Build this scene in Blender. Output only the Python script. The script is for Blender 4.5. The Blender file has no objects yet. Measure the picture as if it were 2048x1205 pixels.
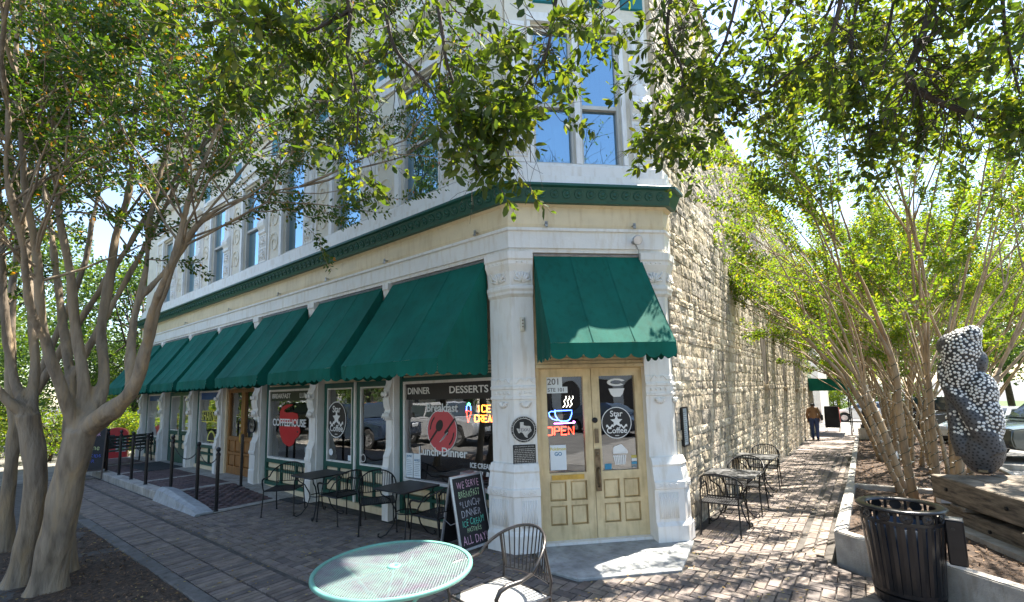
import bpy, bmesh, math, random
import numpy as np
from mathutils import Vector, Matrix, noise as mnoise
R = math.radians
rng = random.Random(7)

# ------------------------------------------------------------------ camera, sky, sun
scene = bpy.context.scene
COL = scene.collection
CAMPOS = Vector((3.831, -5.016, 2.1))
_yaw, _pitch, _roll = 0.6525, 0.1103, -0.0272
_f0 = Vector((-math.sin(_yaw), math.cos(_yaw), 0)); _r0 = Vector((math.cos(_yaw), math.sin(_yaw), 0)); _z = Vector((0, 0, 1))
_fw = math.cos(_pitch) * _f0 + math.sin(_pitch) * _z
_u = -math.sin(_pitch) * _f0 + math.cos(_pitch) * _z
_r = math.cos(_roll) * _r0 + math.sin(_roll) * _u
_up = -math.sin(_roll) * _r0 + math.cos(_roll) * _u
cam = bpy.data.cameras.new('camera')
cam.sensor_fit = 'HORIZONTAL'; cam.sensor_width = 36.0
cam.lens = 36.0 * 912.24 / 2048.0
cam.shift_y = (682 - 602.5) / 2048.0
cam.clip_start = 0.05; cam.clip_end = 2000
camo = bpy.data.objects.new('camera', cam); COL.objects.link(camo)
m = Matrix.Identity(4)
for i, v in enumerate((_r, _up, -_fw)):
    for j in range(3): m[j][i] = v[j]
m.translation = CAMPOS
camo.matrix_world = m
scene.camera = camo

SUN_AZ, SUN_EL = 18.0, 63.0       # azimuth measured from +Y towards +X
world = bpy.data.worlds.new('World'); scene.world = world; world.use_nodes = True
wn = world.node_tree.nodes; wl = world.node_tree.links
for n in list(wn): wn.remove(n)
sky = wn.new('ShaderNodeTexSky'); sky.sky_type = 'NISHITA'; sky.sun_disc = False
sky.sun_elevation = R(SUN_EL); sky.sun_rotation = R(SUN_AZ); sky.air_density = 1.1; sky.dust_density = .6; sky.ozone_density = 1.3
bg = wn.new('ShaderNodeBackground'); bg.inputs['Strength'].default_value = 0.1
wo = wn.new('ShaderNodeOutputWorld')
wl.new(sky.outputs[0], bg.inputs[0]); wl.new(bg.outputs[0], wo.inputs[0])
sun = bpy.data.lights.new('sun', 'SUN'); sun.energy = 5.0; sun.angle = R(0.53); sun.color = (1.0, 0.95, 0.86)
suno = bpy.data.objects.new('sun', sun); COL.objects.link(suno)
sd = Vector((math.sin(R(SUN_AZ)) * math.cos(R(SUN_EL)), math.cos(R(SUN_AZ)) * math.cos(R(SUN_EL)), math.sin(R(SUN_EL))))
suno.rotation_euler = sd.to_track_quat('Z', 'Y').to_euler(); suno.location = (6, 20, 30)
vs = scene.view_settings
vs.view_transform = 'Standard'; vs.look = 'None'; vs.gamma = 1.0; vs.exposure = 2.12; vs.use_white_balance = True; vs.white_balance_temperature = 6650; vs.white_balance_tint = 10; vs.use_curve_mapping = False
scene.cycles.max_bounces = 8; scene.cycles.transparent_max_bounces = 16
scene.cycles.caustics_reflective = False; scene.cycles.caustics_refractive = False

# ------------------------------------------------------------------ helpers
class MB:
    def __init__(s): s.v = []; s.f = []; s.t = None
    def add(s, vs, fs):
        o = len(s.v); s.v.extend([tuple(p) for p in vs]); s.f.extend([tuple(i + o for i in f) for f in fs]); return s
    def box(s, x0, x1, y0, y1, z0, z1, M=None):
        p = [Vector((x, y, z)) for z in (z0, z1) for y in (y0, y1) for x in (x0, x1)]
        if M is not None: p = [M @ q for q in p]
        return s.add(p, [(0, 2, 3, 1), (4, 5, 7, 6), (0, 1, 5, 4), (2, 6, 7, 3), (0, 4, 6, 2), (1, 3, 7, 5)])
    def frus(s, x0, x1, y0, y1, z0, z1, t, M=None, axis='y'):
        """panel in local XZ whose front (y0 side) is inset by t: a bevelled raised panel"""
        a = [(x0, y1, z0), (x1, y1, z0), (x1, y1, z1), (x0, y1, z1)]
        b = [(x0 + t, y0, z0 + t), (x1 - t, y0, z0 + t), (x1 - t, y0, z1 - t), (x0 + t, y0, z1 - t)]
        p = [Vector(q) for q in a + b]
        if M is not None: p = [M @ q for q in p]
        return s.add(p, [(4, 5, 6, 7), (0, 1, 5, 4), (1, 2, 6, 5), (2, 3, 7, 6), (3, 0, 4, 7), (3, 2, 1, 0)])
    def prism(s, pts, a, b, M=None, axis='x'):
        """polygon extruded; axis x: pts are (y,z); axis y: pts are (x,z); axis z: pts are (x,y)"""
        n = len(pts)
        def P(q, t): return {'x': (t, q[0], q[1]), 'y': (q[0], t, q[1]), 'z': (q[0], q[1], t)}[axis]
        p = [Vector(P(q, a)) for q in pts] + [Vector(P(q, b)) for q in pts]
        if M is not None: p = [M @ q for q in p]
        return s.add(p, [tuple(range(n))[::-1], tuple(range(n, 2 * n))] + [(i, (i + 1) % n, n + (i + 1) % n, n + i) for i in range(n)])
    def tube(s, pts, rad, n=6, cap=True):
        pts = [Vector(p) for p in pts]; k = len(pts)
        rad = [rad] * k if not hasattr(rad, '__len__') else rad
        d = (pts[1] - pts[0]).normalized()
        ref = Vector((0, 0, 1)) if abs(d.z) < .9 else Vector((1, 0, 0))
        a = d.cross(ref).normalized(); vs = []
        for i in range(k):
            t = (pts[min(i + 1, k - 1)] - pts[max(i - 1, 0)])
            t = t.normalized() if t.length > 1e-9 else d
            a = (a - t * a.dot(t))
            a = a.normalized() if a.length > 1e-6 else t.orthogonal().normalized()
            b = t.cross(a)
            for j in range(n):
                an = 2 * math.pi * j / n
                vs.append(pts[i] + (a * math.cos(an) + b * math.sin(an)) * rad[i])
        fs = [(i * n + j, i * n + (j + 1) % n, (i + 1) * n + (j + 1) % n, (i + 1) * n + j) for i in range(k - 1) for j in range(n)]
        if cap: fs += [tuple(range(n))[::-1], tuple((k - 1) * n + j for j in range(n))]
        return s.add(vs, fs)
    def lathe(s, prof, n=24, M=None, sx=1, sy=1):
        vs = []; k = len(prof)
        for r, z in prof:
            for j in range(n):
                an = 2 * math.pi * j / n
                q = Vector((r * math.cos(an) * sx, r * math.sin(an) * sy, z)); vs.append(M @ q if M is not None else q)
        fs = [(i * n + j, i * n + (j + 1) % n, (i + 1) * n + (j + 1) % n, (i + 1) * n + j) for i in range(k - 1) for j in range(n)]
        if prof[0][0] > 1e-6 and prof[0] != prof[-1]: fs.append(tuple(range(n))[::-1])
        if prof[-1][0] > 1e-6 and prof[0] != prof[-1]: fs.append(tuple((k - 1) * n + j for j in range(n)))
        return s.add(vs, fs)
    def sweep(s, path, prof, closed=True):
        """profile (out,z) swept along a 2D path with mitred corners; out is to the right of travel"""
        P = [Vector(p) for p in path]; k = len(P); n = len(prof); vs = []
        for i in range(k):
            d1 = (P[i] - P[i - 1]).normalized() if i else None
            d2 = (P[i + 1] - P[i]).normalized() if i < k - 1 else None
            n1 = Vector((d1.y, -d1.x)) if d1 else None; n2 = Vector((d2.y, -d2.x)) if d2 else None
            if n1 is None: m_ = n2
            elif n2 is None: m_ = n1
            else:
                m_ = (n1 + n2); m_ = m_ / m_.length; m_ = m_ / max(.3, m_.dot(n1))
            for o, z in prof: vs.append((P[i].x + m_.x * o, P[i].y + m_.y * o, z))
        fs = []
        for i in range(k - 1):
            for j in range(n if closed else n - 1):
                fs.append((i * n + j, i * n + (j + 1) % n, (i + 1) * n + (j + 1) % n, (i + 1) * n + j))
        if closed: fs += [tuple(range(n))[::-1], tuple((k - 1) * n + j for j in range(n))]
        return s.add(vs, fs)
    def mesh(s, name, smooth=False, fix=True):
        me = bpy.data.meshes.new(name); me.from_pydata(s.v, [], s.f)
        if fix:
            bm = bmesh.new(); bm.from_mesh(me); bmesh.ops.recalc_face_normals(bm, faces=bm.faces); bm.to_mesh(me); bm.free()
        if smooth:
            me.polygons.foreach_set('use_smooth', [True] * len(me.polygons))
        me.update(); return me
    def build(s, name, mat, parent=None, smooth=False, fix=True):
        return ob(name, s.mesh(name, smooth, fix), mat, parent)

def ob(name, me, mat=None, parent=None, M=None):
    o = bpy.data.objects.new(name, me); COL.objects.link(o)
    if mat is not None and me is not None and not me.materials: me.materials.append(mat)
    if parent is not None: o.parent = parent
    if M is not None: o.matrix_local = M
    return o
def empty(name, loc=(0, 0, 0), rz=0, label=None, cat=None, group=None):
    o = bpy.data.objects.new(name, None); COL.objects.link(o); o.location = loc; o.rotation_euler = (0, 0, rz)
    o.empty_display_size = .1
    return tag(o, label, cat, group)
def tag(o, label=None, cat=None, group=None, kind=None):
    if label: o['label'] = label
    if cat: o['category'] = cat
    if group: o['group'] = group
    if kind: o['kind'] = kind
    return o
def copy_tree(o, parent=None):
    c = o.copy(); COL.objects.link(c); c.parent = parent
    for ch in [q for q in o.children]: copy_tree(ch, c)
    return c
def T(x=0, y=0, z=0, rz=0, s=1): return Matrix.Translation((x, y, z)) @ Matrix.Rotation(rz, 4, 'Z') @ Matrix.Scale(s, 4)
def bevel(o, w=.01, seg=1):
    bm = bmesh.new(); bm.from_mesh(o.data)
    bmesh.ops.bevel(bm, geom=[e for e in bm.edges if len(e.link_faces) == 2 and e.calc_face_angle(0) > .5], offset=w, segments=seg, affect='EDGES', clamp_overlap=True)
    bm.to_mesh(o.data); bm.free(); return o

# ---- materials
MATS = {}
def nd(nt, t, **k):
    n = nt.nodes.new(t)
    for a, b in k.items():
        if hasattr(n, a): setattr(n, a, b)
    return n
def mat(name, col, rough=.6, metal=0, var=.15, vscale=3, bump=0, bscale=40, col2=None, spec=.5, tint=None, dirt=0, coat=0, stretch=None):
    """principled material: colour with noise variation (world position), optional per-piece tint attribute, bump"""
    if name in MATS: return MATS[name]
    M = bpy.data.materials.new(name); M.use_nodes = True; nt = M.node_tree; L = nt.links
    b = nt.nodes['Principled BSDF']
    b.inputs['Roughness'].default_value = rough; b.inputs['Metallic'].default_value = metal
    b.inputs['Specular IOR Level'].default_value = spec
    if coat: b.inputs['Coat Weight'].default_value = coat
    geo = nd(nt, 'ShaderNodeNewGeometry'); vec = geo.outputs['Position']
    if stretch:
        mp = nd(nt, 'ShaderNodeMapping'); mp.inputs['Scale'].default_value = stretch; L.new(vec, mp.inputs[0]); vec = mp.outputs[0]
    n1 = nd(nt, 'ShaderNodeTexNoise'); n1.inputs['Scale'].default_value = vscale; n1.inputs['Detail'].default_value = 6; n1.inputs['Roughness'].default_value = .6
    L.new(vec, n1.inputs['Vector'])
    c2 = col2 or tuple(max(0, c * (1 - var * 1.6)) for c in col)
    c1 = tuple(min(1, c * (1 + var * .5)) for c in col)
    rp = nd(nt, 'ShaderNodeValToRGB'); rp.color_ramp.elements[0].position = .32; rp.color_ramp.elements[1].position = .68
    rp.color_ramp.elements[0].color = (*c2, 1); rp.color_ramp.elements[1].color = (*c1, 1)
    L.new(n1.outputs[0], rp.inputs[0]); out = rp.outputs[0]
    if tint:
        at = nd(nt, 'ShaderNodeAttribute'); at.attribute_name = 'tint'
        tr = nd(nt, 'ShaderNodeValToRGB'); els = tr.color_ramp.elements
        while len(els) < len(tint): els.new(.5)
        for i, c in enumerate(tint): els[i].position = i / (len(tint) - 1); els[i].color = (*c, 1)
        L.new(at.outputs['Fac'], tr.inputs[0])
        mx = nd(nt, 'ShaderNodeMixRGB', blend_type='MULTIPLY'); mx.inputs[0].default_value = 1
        L.new(out, mx.inputs[1]); L.new(tr.outputs[0], mx.inputs[2]); out = mx.outputs[0]
    if dirt:
        n2 = nd(nt, 'ShaderNodeTexNoise'); n2.inputs['Scale'].default_value = 14; n2.inputs['Detail'].default_value = 8
        mp2 = nd(nt, 'ShaderNodeMapping'); mp2.inputs['Scale'].default_value = (1, 1, .18); L.new(geo.outputs['Position'], mp2.inputs[0]); L.new(mp2.outputs[0], n2.inputs['Vector'])
        r2 = nd(nt, 'ShaderNodeValToRGB'); r2.color_ramp.elements[0].position = .5; r2.color_ramp.elements[1].position = .72
        r2.color_ramp.elements[0].color = (1, 1, 1, 1); k = 1 - dirt; r2.color_ramp.elements[1].color = (k, k * .95, k * .88, 1)
        L.new(n2.outputs[0], r2.inputs[0])
        mx = nd(nt, 'ShaderNodeMixRGB', blend_type='MULTIPLY'); mx.inputs[0].default_value = 1
        L.new(out, mx.inputs[1]); L.new(r2.outputs[0], mx.inputs[2]); out = mx.outputs[0]
    L.new(out, b.inputs['Base Color'])
    if bump:
        n3 = nd(nt, 'ShaderNodeTexNoise'); n3.inputs['Scale'].default_value = bscale; n3.inputs['Detail'].default_value = 5
        L.new(vec, n3.inputs['Vector'])
        bp = nd(nt, 'ShaderNodeBump'); bp.inputs['Strength'].default_value = bump; bp.inputs['Distance'].default_value = .02
        L.new(n3.outputs[0], bp.inputs['Height']); L.new(bp.outputs[0], b.inputs['Normal'])
    MATS[name] = M; return M
def glass(name, tintc=(.92, .95, .95), boost=1.3, base=.06, refl=(1, 1, 1)):
    if name in MATS: return MATS[name]
    M = bpy.data.materials.new(name); M.use_nodes = True; nt = M.node_tree; L = nt.links
    for n in list(nt.nodes): nt.nodes.remove(n)
    o = nd(nt, 'ShaderNodeOutputMaterial'); mx = nd(nt, 'ShaderNodeMixShader'); tr = nd(nt, 'ShaderNodeBsdfTransparent'); gl = nd(nt, 'ShaderNodeBsdfGlossy')
    tr.inputs[0].default_value = (*tintc, 1); gl.inputs['Roughness'].default_value = 0.0; gl.inputs[0].default_value = (*refl, 1)
    fr = nd(nt, 'ShaderNodeFresnel'); fr.inputs[0].default_value = 1.55
    mm = nd(nt, 'ShaderNodeMath', operation='MULTIPLY_ADD'); mm.inputs[1].default_value = boost; mm.inputs[2].default_value = base; mm.use_clamp = True
    # very slight waviness of old panes
    geo = nd(nt, 'ShaderNodeNewGeometry'); ns = nd(nt, 'ShaderNodeTexNoise'); ns.inputs['Scale'].default_value = 2.2; L.new(geo.outputs['Position'], ns.inputs['Vector'])
    bp = nd(nt, 'ShaderNodeBump'); bp.inputs['Strength'].default_value = .06; bp.inputs['Distance'].default_value = .02
    L.new(ns.outputs[0], bp.inputs['Height']); L.new(bp.outputs[0], gl.inputs['Normal'])
    L.new(fr.outputs[0], mm.inputs[0]); L.new(mm.outputs[0], mx.inputs[0]); L.new(tr.outputs[0], mx.inputs[1]); L.new(gl.outputs[0], mx.inputs[2]); L.new(mx.outputs[0], o.inputs[0])
    MATS[name] = M; return M
def emis(name, col, s):
    if name in MATS: return MATS[name]
    M = bpy.data.materials.new(name); M.use_nodes = True; nt = M.node_tree
    b = nt.nodes['Principled BSDF']; b.inputs['Base Color'].default_value = (*col, 1); b.inputs['Emission Color'].default_value = (*col, 1); b.inputs['Emission Strength'].default_value = s
    MATS[name] = M; return M
def leafmat(name, cols, trans=.5):
    """leaf: diffuse + translucent, colour picked by the per-leaf tint attribute"""
    if name in MATS: return MATS[name]
    M = bpy.data.materials.new(name); M.use_nodes = True; nt = M.node_tree; L = nt.links
    for n in list(nt.nodes): nt.nodes.remove(n)
    o = nd(nt, 'ShaderNodeOutputMaterial'); at = nd(nt, 'ShaderNodeAttribute'); at.attribute_name = 'tint'
    rp = nd(nt, 'ShaderNodeValToRGB'); els = rp.color_ramp.elements
    while len(els) < len(cols): els.new(.5)
    for i, (p, c) in enumerate(cols): els[i].position = p; els[i].color = (*c, 1)
    L.new(at.outputs['Fac'], rp.inputs[0])
    df = nd(nt, 'ShaderNodeBsdfDiffuse'); tl = nd(nt, 'ShaderNodeBsdfTranslucent'); gl = nd(nt, 'ShaderNodeBsdfGlossy'); gl.inputs['Roughness'].default_value = .55
    br = nd(nt, 'ShaderNodeMixRGB', blend_type='MULTIPLY'); br.inputs[0].default_value = 1; br.inputs[2].default_value = (2.3, 2.1, .6, 1)
    L.new(rp.outputs[0], br.inputs[1]); L.new(rp.outputs[0], df.inputs[0]); L.new(br.outputs[0], tl.inputs[0])
    m1 = nd(nt, 'ShaderNodeMixShader'); m1.inputs[0].default_value = trans; L.new(df.outputs[0], m1.inputs[1]); L.new(tl.outputs[0], m1.inputs[2])
    m2 = nd(nt, 'ShaderNodeMixShader'); fr = nd(nt, 'ShaderNodeFresnel'); fr.inputs[0].default_value = 1.12
    m2.inputs[0].default_value = .03; L.new(m1.outputs[0], m2.inputs[1]); L.new(gl.outputs[0], m2.inputs[2]); L.new(m2.outputs[0], o.inputs[0])
    MATS[name] = M; return M

WHITE = mat('white_paint', (.80, .78, .74), .5, var=.06, vscale=1.5, bump=.1, bscale=30, dirt=.13)
CREAM = mat('cream_paint', (.75, .625, .42), .5, var=.08, vscale=2, bump=.06, dirt=.12)
CREAMW = mat('pale_cream_plaster', (.72, .66, .54), .7, var=.08, bump=.5, bscale=9)
GREEN = mat('green_trim_paint', (.010, .085, .062), .42, var=.12, bump=.05)
TAN = mat('tan_door_paint', (.70, .555, .32), .45, var=.12, vscale=4, bump=.08, dirt=.22)
WOOD = mat('varnished_wood', (.33, .15, .045), .38, var=.35, vscale=5, stretch=(9, 9, 1), bump=.06)
AWN = mat('awning_canvas', (.003, .115, .085), .8, var=.16, vscale=1.6, bump=.15, bscale=120, spec=.2, dirt=.14)
IRON = mat('black_iron', (.012, .012, .013), .42, .3, var=.3, vscale=12, bump=.08)
BLACKMET = mat('black_gloss_metal', (.014, .014, .016), .28, .2, var=.2, vscale=6)
STEEL = mat('dull_steel', (.42, .41, .4), .4, .8, var=.2, vscale=10)
BRASS = mat('brass', (.6, .43, .12), .35, .9, var=.15, vscale=12)
CONC = mat('concrete', (.40, .375, .335), .85, var=.22, vscale=4, bump=.35, bscale=60, dirt=.25)
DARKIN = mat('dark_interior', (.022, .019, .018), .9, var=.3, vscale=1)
SLATS = mat('blind_slats', (.30, .42, .55), .6, var=.04)
BLINDS = mat('white_blinds', (.5, .53, .56), .6, var=.04)
GLASS = glass('shop_glass', boost=2.2, base=.1)
GLASSUP = glass('upper_glass', (.38, .62, .8), boost=2.6, base=.33, refl=(.55, .82, 1.0))  # blue of the mirrored sky put into the reflection tint
CHALKBLACK = mat('chalkboard', (.017, .016, .018), .7, var=.35, vscale=4)
LETW = mat('white_vinyl', (.78, .78, .76), .5, var=.03)
LETRED = mat('red_vinyl', (.50, .012, .018), .45, var=.05)
LETPINK = mat('coral_vinyl', (.58, .075, .085), .45, var=.05)
LETBLK = mat('black_vinyl', (.012, .012, .013), .4, var=.05)
PAPER = mat('paper', (.72, .77, .8), .7, var=.05)
ALUM = mat('brushed_aluminium', (.5, .52, .55), .35, .7, var=.12, vscale=15)

# ---- lettering
_dgt = None
def text(s, size, mt, parent, M, name='lettering', ax='CENTER', bold=0, sx=1.0, jitter=0, ay='CENTER', ext=.0012, w=None):
    """flat lettering; M maps text x->right, y->up, z->towards the reader"""
    mb = MB(); xo = 0.0; parts = []
    words = [s] if not jitter else list(s)
    for ch in words:
        cu = bpy.data.curves.new('t', 'FONT'); cu.body = ch; cu.size = size; cu.extrude = ext; cu.offset = bold * size
        cu.resolution_u = 3; cu.align_x = ax if not jitter else 'LEFT'; cu.align_y = 'BOTTOM_BASELINE' if jitter else ay
        to = bpy.data.objects.new('t', cu); COL.objects.link(to); bpy.context.view_layer.update()
        me = bpy.data.meshes.new_from_object(to.evaluated_get(bpy.context.evaluated_depsgraph_get()))
        vs = [v.co.copy() for v in me.vertices]; fs = [tuple(p.vertices) for p in me.polygons]
        wd = (max(v.x for v in vs) if vs else size * .3)
        if jitter:
            an = rng.uniform(-.09, .09) * jitter; dy = rng.uniform(-.05, .05) * size * jitter; k = rng.uniform(.92, 1.12); kx = rng.uniform(.9, 1.05)
            vs = [Vector((v.x * math.cos(an) * kx - v.y * math.sin(an) + xo, (v.x * math.sin(an) + v.y * math.cos(an)) * k + dy, v.z)) for v in vs]
            xo += wd + size * .055
        parts.append((vs, fs)); COL.objects.unlink(to); bpy.data.objects.remove(to); bpy.data.curves.remove(cu); bpy.data.meshes.remove(me)
    if w:
        xx = [v.x for vs, fs in parts for v in vs]; sx = w / max(1e-6, max(xx) - min(xx))
    for vs, fs in parts:
        off = -xo / 2 if jitter and ax == 'CENTER' else 0
        mb.add([M @ Vector(((v.x + off) * sx, v.y - (size * .33 if jitter else 0), v.z)) for v in vs], fs)
    return mb.build(name, mt, parent, fix=False)
def frameM(F, x, y, z):
    """text/flat-art matrix on a wall frame F at local (x,y,z): art x->F.x, art y->F.z, art z->outward (-F.y)"""
    A = Matrix(((1, 0, 0, x), (0, 0, -1, y), (0, 1, 0, z), (0, 0, 0, 1)))
    return F @ A
def flat(pts, mt, parent, M, name, h=.0015):
    n = len(pts); mb = MB()
    mb.add([M @ Vector((p[0], p[1], h)) for p in pts] + [M @ Vector((p[0], p[1], 0)) for p in pts], [tuple(range(n))] + [(i, n + i, n + (i + 1) % n, (i + 1) % n) for i in range(n)])
    return mb.build(name, mt, parent)
def circ(r, n=32, cx=0, cy=0, a0=0, a1=2 * math.pi, sx=1, rot=0):
    o = []
    full = abs(a1 - a0 - 2 * math.pi) < 1e-6
    for i in range(n if full else n + 1):
        a = a0 + (a1 - a0) * i / n; x, y = r * math.cos(a) * sx, r * math.sin(a)
        o.append((cx + x * math.cos(rot) - y * math.sin(rot), cy + x * math.sin(rot) + y * math.cos(rot)))
    return o
def ring(r0, r1, n=36, sx=1):
    return circ(r1, n, sx=sx) , circ(r0, n, sx=sx)
def flatring(r0, r1, mt, parent, M, name, h=.0015, n=36, sx=1):
    a, b = ring(r0, r1, n, sx); mb = MB()
    mb.add([M @ Vector((*p, h)) for p in a] + [M @ Vector((*p, h)) for p in b], [(i, (i + 1) % n, n + (i + 1) % n, n + i) for i in range(n)])
    return mb.build(name, mt, parent)
def star(r, k=.45, n=5, rot=math.pi / 2):
    return [((r if i % 2 == 0 else r * k) * math.cos(rot + i * math.pi / n), (r if i % 2 == 0 else r * k) * math.sin(rot + i * math.pi / n)) for i in range(2 * n)]
def gz(y): return -0.02 * max(0.0, y - 3.0)
def gz(y): return -0.02 * min(57.0, max(0.0, y - 3.0))
C = 1.615                                   # chamfer corner: (0,0) -> (C,C)
def proj(p):
    d = Vector(p) - CAMPOS; k = d.dot(_fw)
    return (9999, 9999, k) if k < .1 else (1024 + 912.24 * d.dot(_r) / k, 682 - 912.24 * d.dot(_up) / k, k)
def struct(o): o['kind'] = 'structure'; return o

# ------------------------------------------------------------------ ground
ASPH = mat('asphalt', (.11, .108, .104), .9, var=.25, vscale=1.2, bump=.3, bscale=90)
def strip(name, x0, x1, y0, y1, dz, mt, parent=None, ny=2):
    mb = MB(); ys = sorted(set([y0, y1] + [y for y in (3.0, 60.0) if y0 < y < y1]))
    for i, y in enumerate(ys): mb.v += [(x0, y, gz(y) + dz), (x1, y, gz(y) + dz)]
    mb.f = [(2 * i, 2 * i + 1, 2 * i + 3, 2 * i + 2) for i in range(len(ys) - 1)]
    return mb.build(name, mt, parent)
struct(strip('ground', -600, 600, -600, 900, -.06, ASPH))
BED = mat('paver_joint_sand', (.10, .088, .076), .95, var=.3, vscale=6, bump=.3)
BRICK = mat('paver_brick', (.26, .228, .20), .8, var=.3, vscale=7, bump=.25, bscale=70,
            tint=[(.58, .55, .57), (1, .91, .86), (.82, .76, .78), (1.08, 1.0, .9), (.7, .62, .6)], dirt=.42)
pav = struct(strip('brick_pavement', -14.5, 3.36, -6.5, 25.0, -.022, BED))
struct(strip('side_pavement', -60, -14.5, -6.5, 12, -.03, mat('pale_paving', (.2, .185, .165), .85, var=.25, vscale=2, bump=.2)))
SLAB = [(.02, .30), (.66, -.36), (1.12, -.38), (1.98, .5), (1.80, 1.62), (1.3, 1.33)]
def inpoly(x, y, P):
    c = False; n = len(P)
    for i in range(n):
        (x1, y1), (x2, y2) = P[i], P[(i + 1) % n]
        if (y1 > y) != (y2 > y) and x < (x2 - x1) * (y - y1) / (y2 - y1) + x1: c = not c
    return c
def paved(x, y):
    if x < 0 and y > -.06: return False
    if 0 <= x < C + .1 and y > x - .06: return False
    if x > 3.3 and y > 1.78 - .806 * (x - 3.39) - .05: return False
    if x < -5.95 and y > -1.70: return False
    if y < -2.93 and x < 0.4: return False
    return not inpoly(x, y, SLAB)
pieces = []     # (cx, cy, sx, sy)
W_ = .118; L_ = 2 * W_
for a in range(int(-14 / W_), int(5.5 / W_)):
    for b in range(int(-5 / W_), int(14 / W_)):
        k = (a - b) % 4
        if k == 0: cx, cy, sx, sy = (a + 1) * W_, (b + .5) * W_, L_, W_
        elif k == 3: cx, cy, sx, sy = (a + .5) * W_, (b + 1) * W_, W_, L_
        else: continue
        def fits(cx, cy, sx, sy):
            if cy - sy / 2 < -2.195 and cx < 1.0: return False
            if cx + sx / 2 > 3.012 and cy > 1.9: return False
            return all(paved(cx + u * sx * .5, cy + v * sy * .5) for u in (-1, 1) for v in (-1, 1))
        if fits(cx, cy, sx, sy): pieces.append((cx, cy, sx, sy))
        else:       # cut bricks along the edges
            for q in (-1, 1):
                hx, hy = (cx + q * W_ / 2, cy) if k == 0 else (cx, cy + q * W_ / 2)
                if fits(hx, hy, W_, W_): pieces.append((hx, hy, W_, W_))
for r0 in (-2.92, -2.555):
    x = -14.3
    while x < .95:
        w = .092; pieces.append((x + w / 2, r0 + .18, w, .355)); x += w
y = 2.0
while y < 14:
    for x in (3.075, 3.205): pieces.append((x, y, .118, .236))
    y += .24
def brickverts(sx, sy, h=.03, g=.007, ins=.005):
    a, b = sx / 2 - g / 2, sy / 2 - g / 2
    return np.array([(-a, -b, -h), (a, -b, -h), (a, b, -h), (-a, b, -h), (-a + ins, -b + ins, 0), (a - ins, -b + ins, 0), (a - ins, b - ins, 0), (-a + ins, b - ins, 0)])
BF = np.array([(4, 5, 6, 7), (0, 1, 5, 4), (1, 2, 6, 5), (2, 3, 7, 6), (3, 0, 4, 7)])
def tinted(me, val):
    at = me.attributes.new('tint', 'FLOAT', 'POINT'); at.data.foreach_set('value', np.broadcast_to(val, (len(me.vertices),)).astype(np.float32).copy() if np.isscalar(val) else np.asarray(val, np.float32))
def merged(name, vs, fs, tints, mt, parent):
    me = bpy.data.meshes.new(name); me.from_pydata(np.concatenate(vs).tolist(), [], np.concatenate(fs).tolist()); tinted(me, np.concatenate(tints)); me.update()
    o = ob(name, me, mt, parent); o['kind'] = 'stuff'; return o
def pave(pieces, parent, mt, zf, nind, name='brick', seed=3):
    rg = random.Random(seed); sc = []
    for p in pieces:
        u, v, k = proj((p[0], p[1], zf(p[0], p[1]))); vis = 0 <= u <= 2048 and 0 <= v <= 1205
        sc.append((k if vis else 999 + k, p))
    sc.sort(key=lambda q: q[0]); cache = {}
    vs, fs, ts = [], [], []; o_ = 0
    for i, (k, p) in enumerate(sc):
        cx, cy, sx, sy = p[:4]; z = zf(cx, cy) + rg.uniform(-.003, .003); sl = -.02 if cy > 3 and zf(0, 10) < -.05 else 0
        tl = Vector((rg.uniform(-.006, .006), rg.uniform(-.006, .006)))
        if i < nind and k < 900:
            key = (round(sx, 3), round(sy, 3), rg.randrange(6))
            if key not in cache:
                me = bpy.data.meshes.new(name); me.from_pydata(brickverts(sx, sy).tolist(), [], BF.tolist()); tinted(me, key[2] / 5.0); me.materials.append(mt); cache[key] = me
            b = bpy.data.objects.new(name, cache[key]); COL.objects.link(b); b.parent = parent; b.location = (cx, cy, z); b.rotation_euler = (tl.x + (sl if sl else 0), tl.y, rg.uniform(-.006, .006))
        else:
            v = brickverts(sx, sy); v[:, 2] += v[:, 0] * tl.y + v[:, 1] * (tl.x + sl); v += (cx, cy, z)
            vs.append(v); fs.append(BF + o_); o_ += 8; ts.append(np.full(8, rg.random()))
    if vs: merged(name + '_field', vs, fs, ts, mt, parent)
pave(pieces, pav, BRICK, lambda x, y: gz(y), 300)
# far end of the alley, too far to tell the bricks apart
FARB = mat('far_brick_paving', (.27, .22, .19), .85, var=.35, vscale=9, bump=.2)
strip('far_paving', 1.75, 3.3, 14.0, 25.0, -.002, FARB, pav)
# kerb strip beside the tree bed, the door slab
mb = MB(); x = -7.6
while x < .35:
    mb.box(x, x + 1.48, -3.07, -2.926, -.1, .012 + rng.uniform(-.003, .003)); x += 1.49
bevel(struct(mb.build('kerb', mat('dark_concrete', (.145, .135, .125), .85, var=.25, vscale=5, bump=.3, dirt=.3))), .008)
mb = MB(); mb.prism(SLAB, -.05, .014, axis='z'); bevel(struct(mb.build('door_slab', mat('smooth_concrete', (.36, .37, .365), .75, var=.3, vscale=2.5, bump=.12, dirt=.2))), .01)

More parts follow.
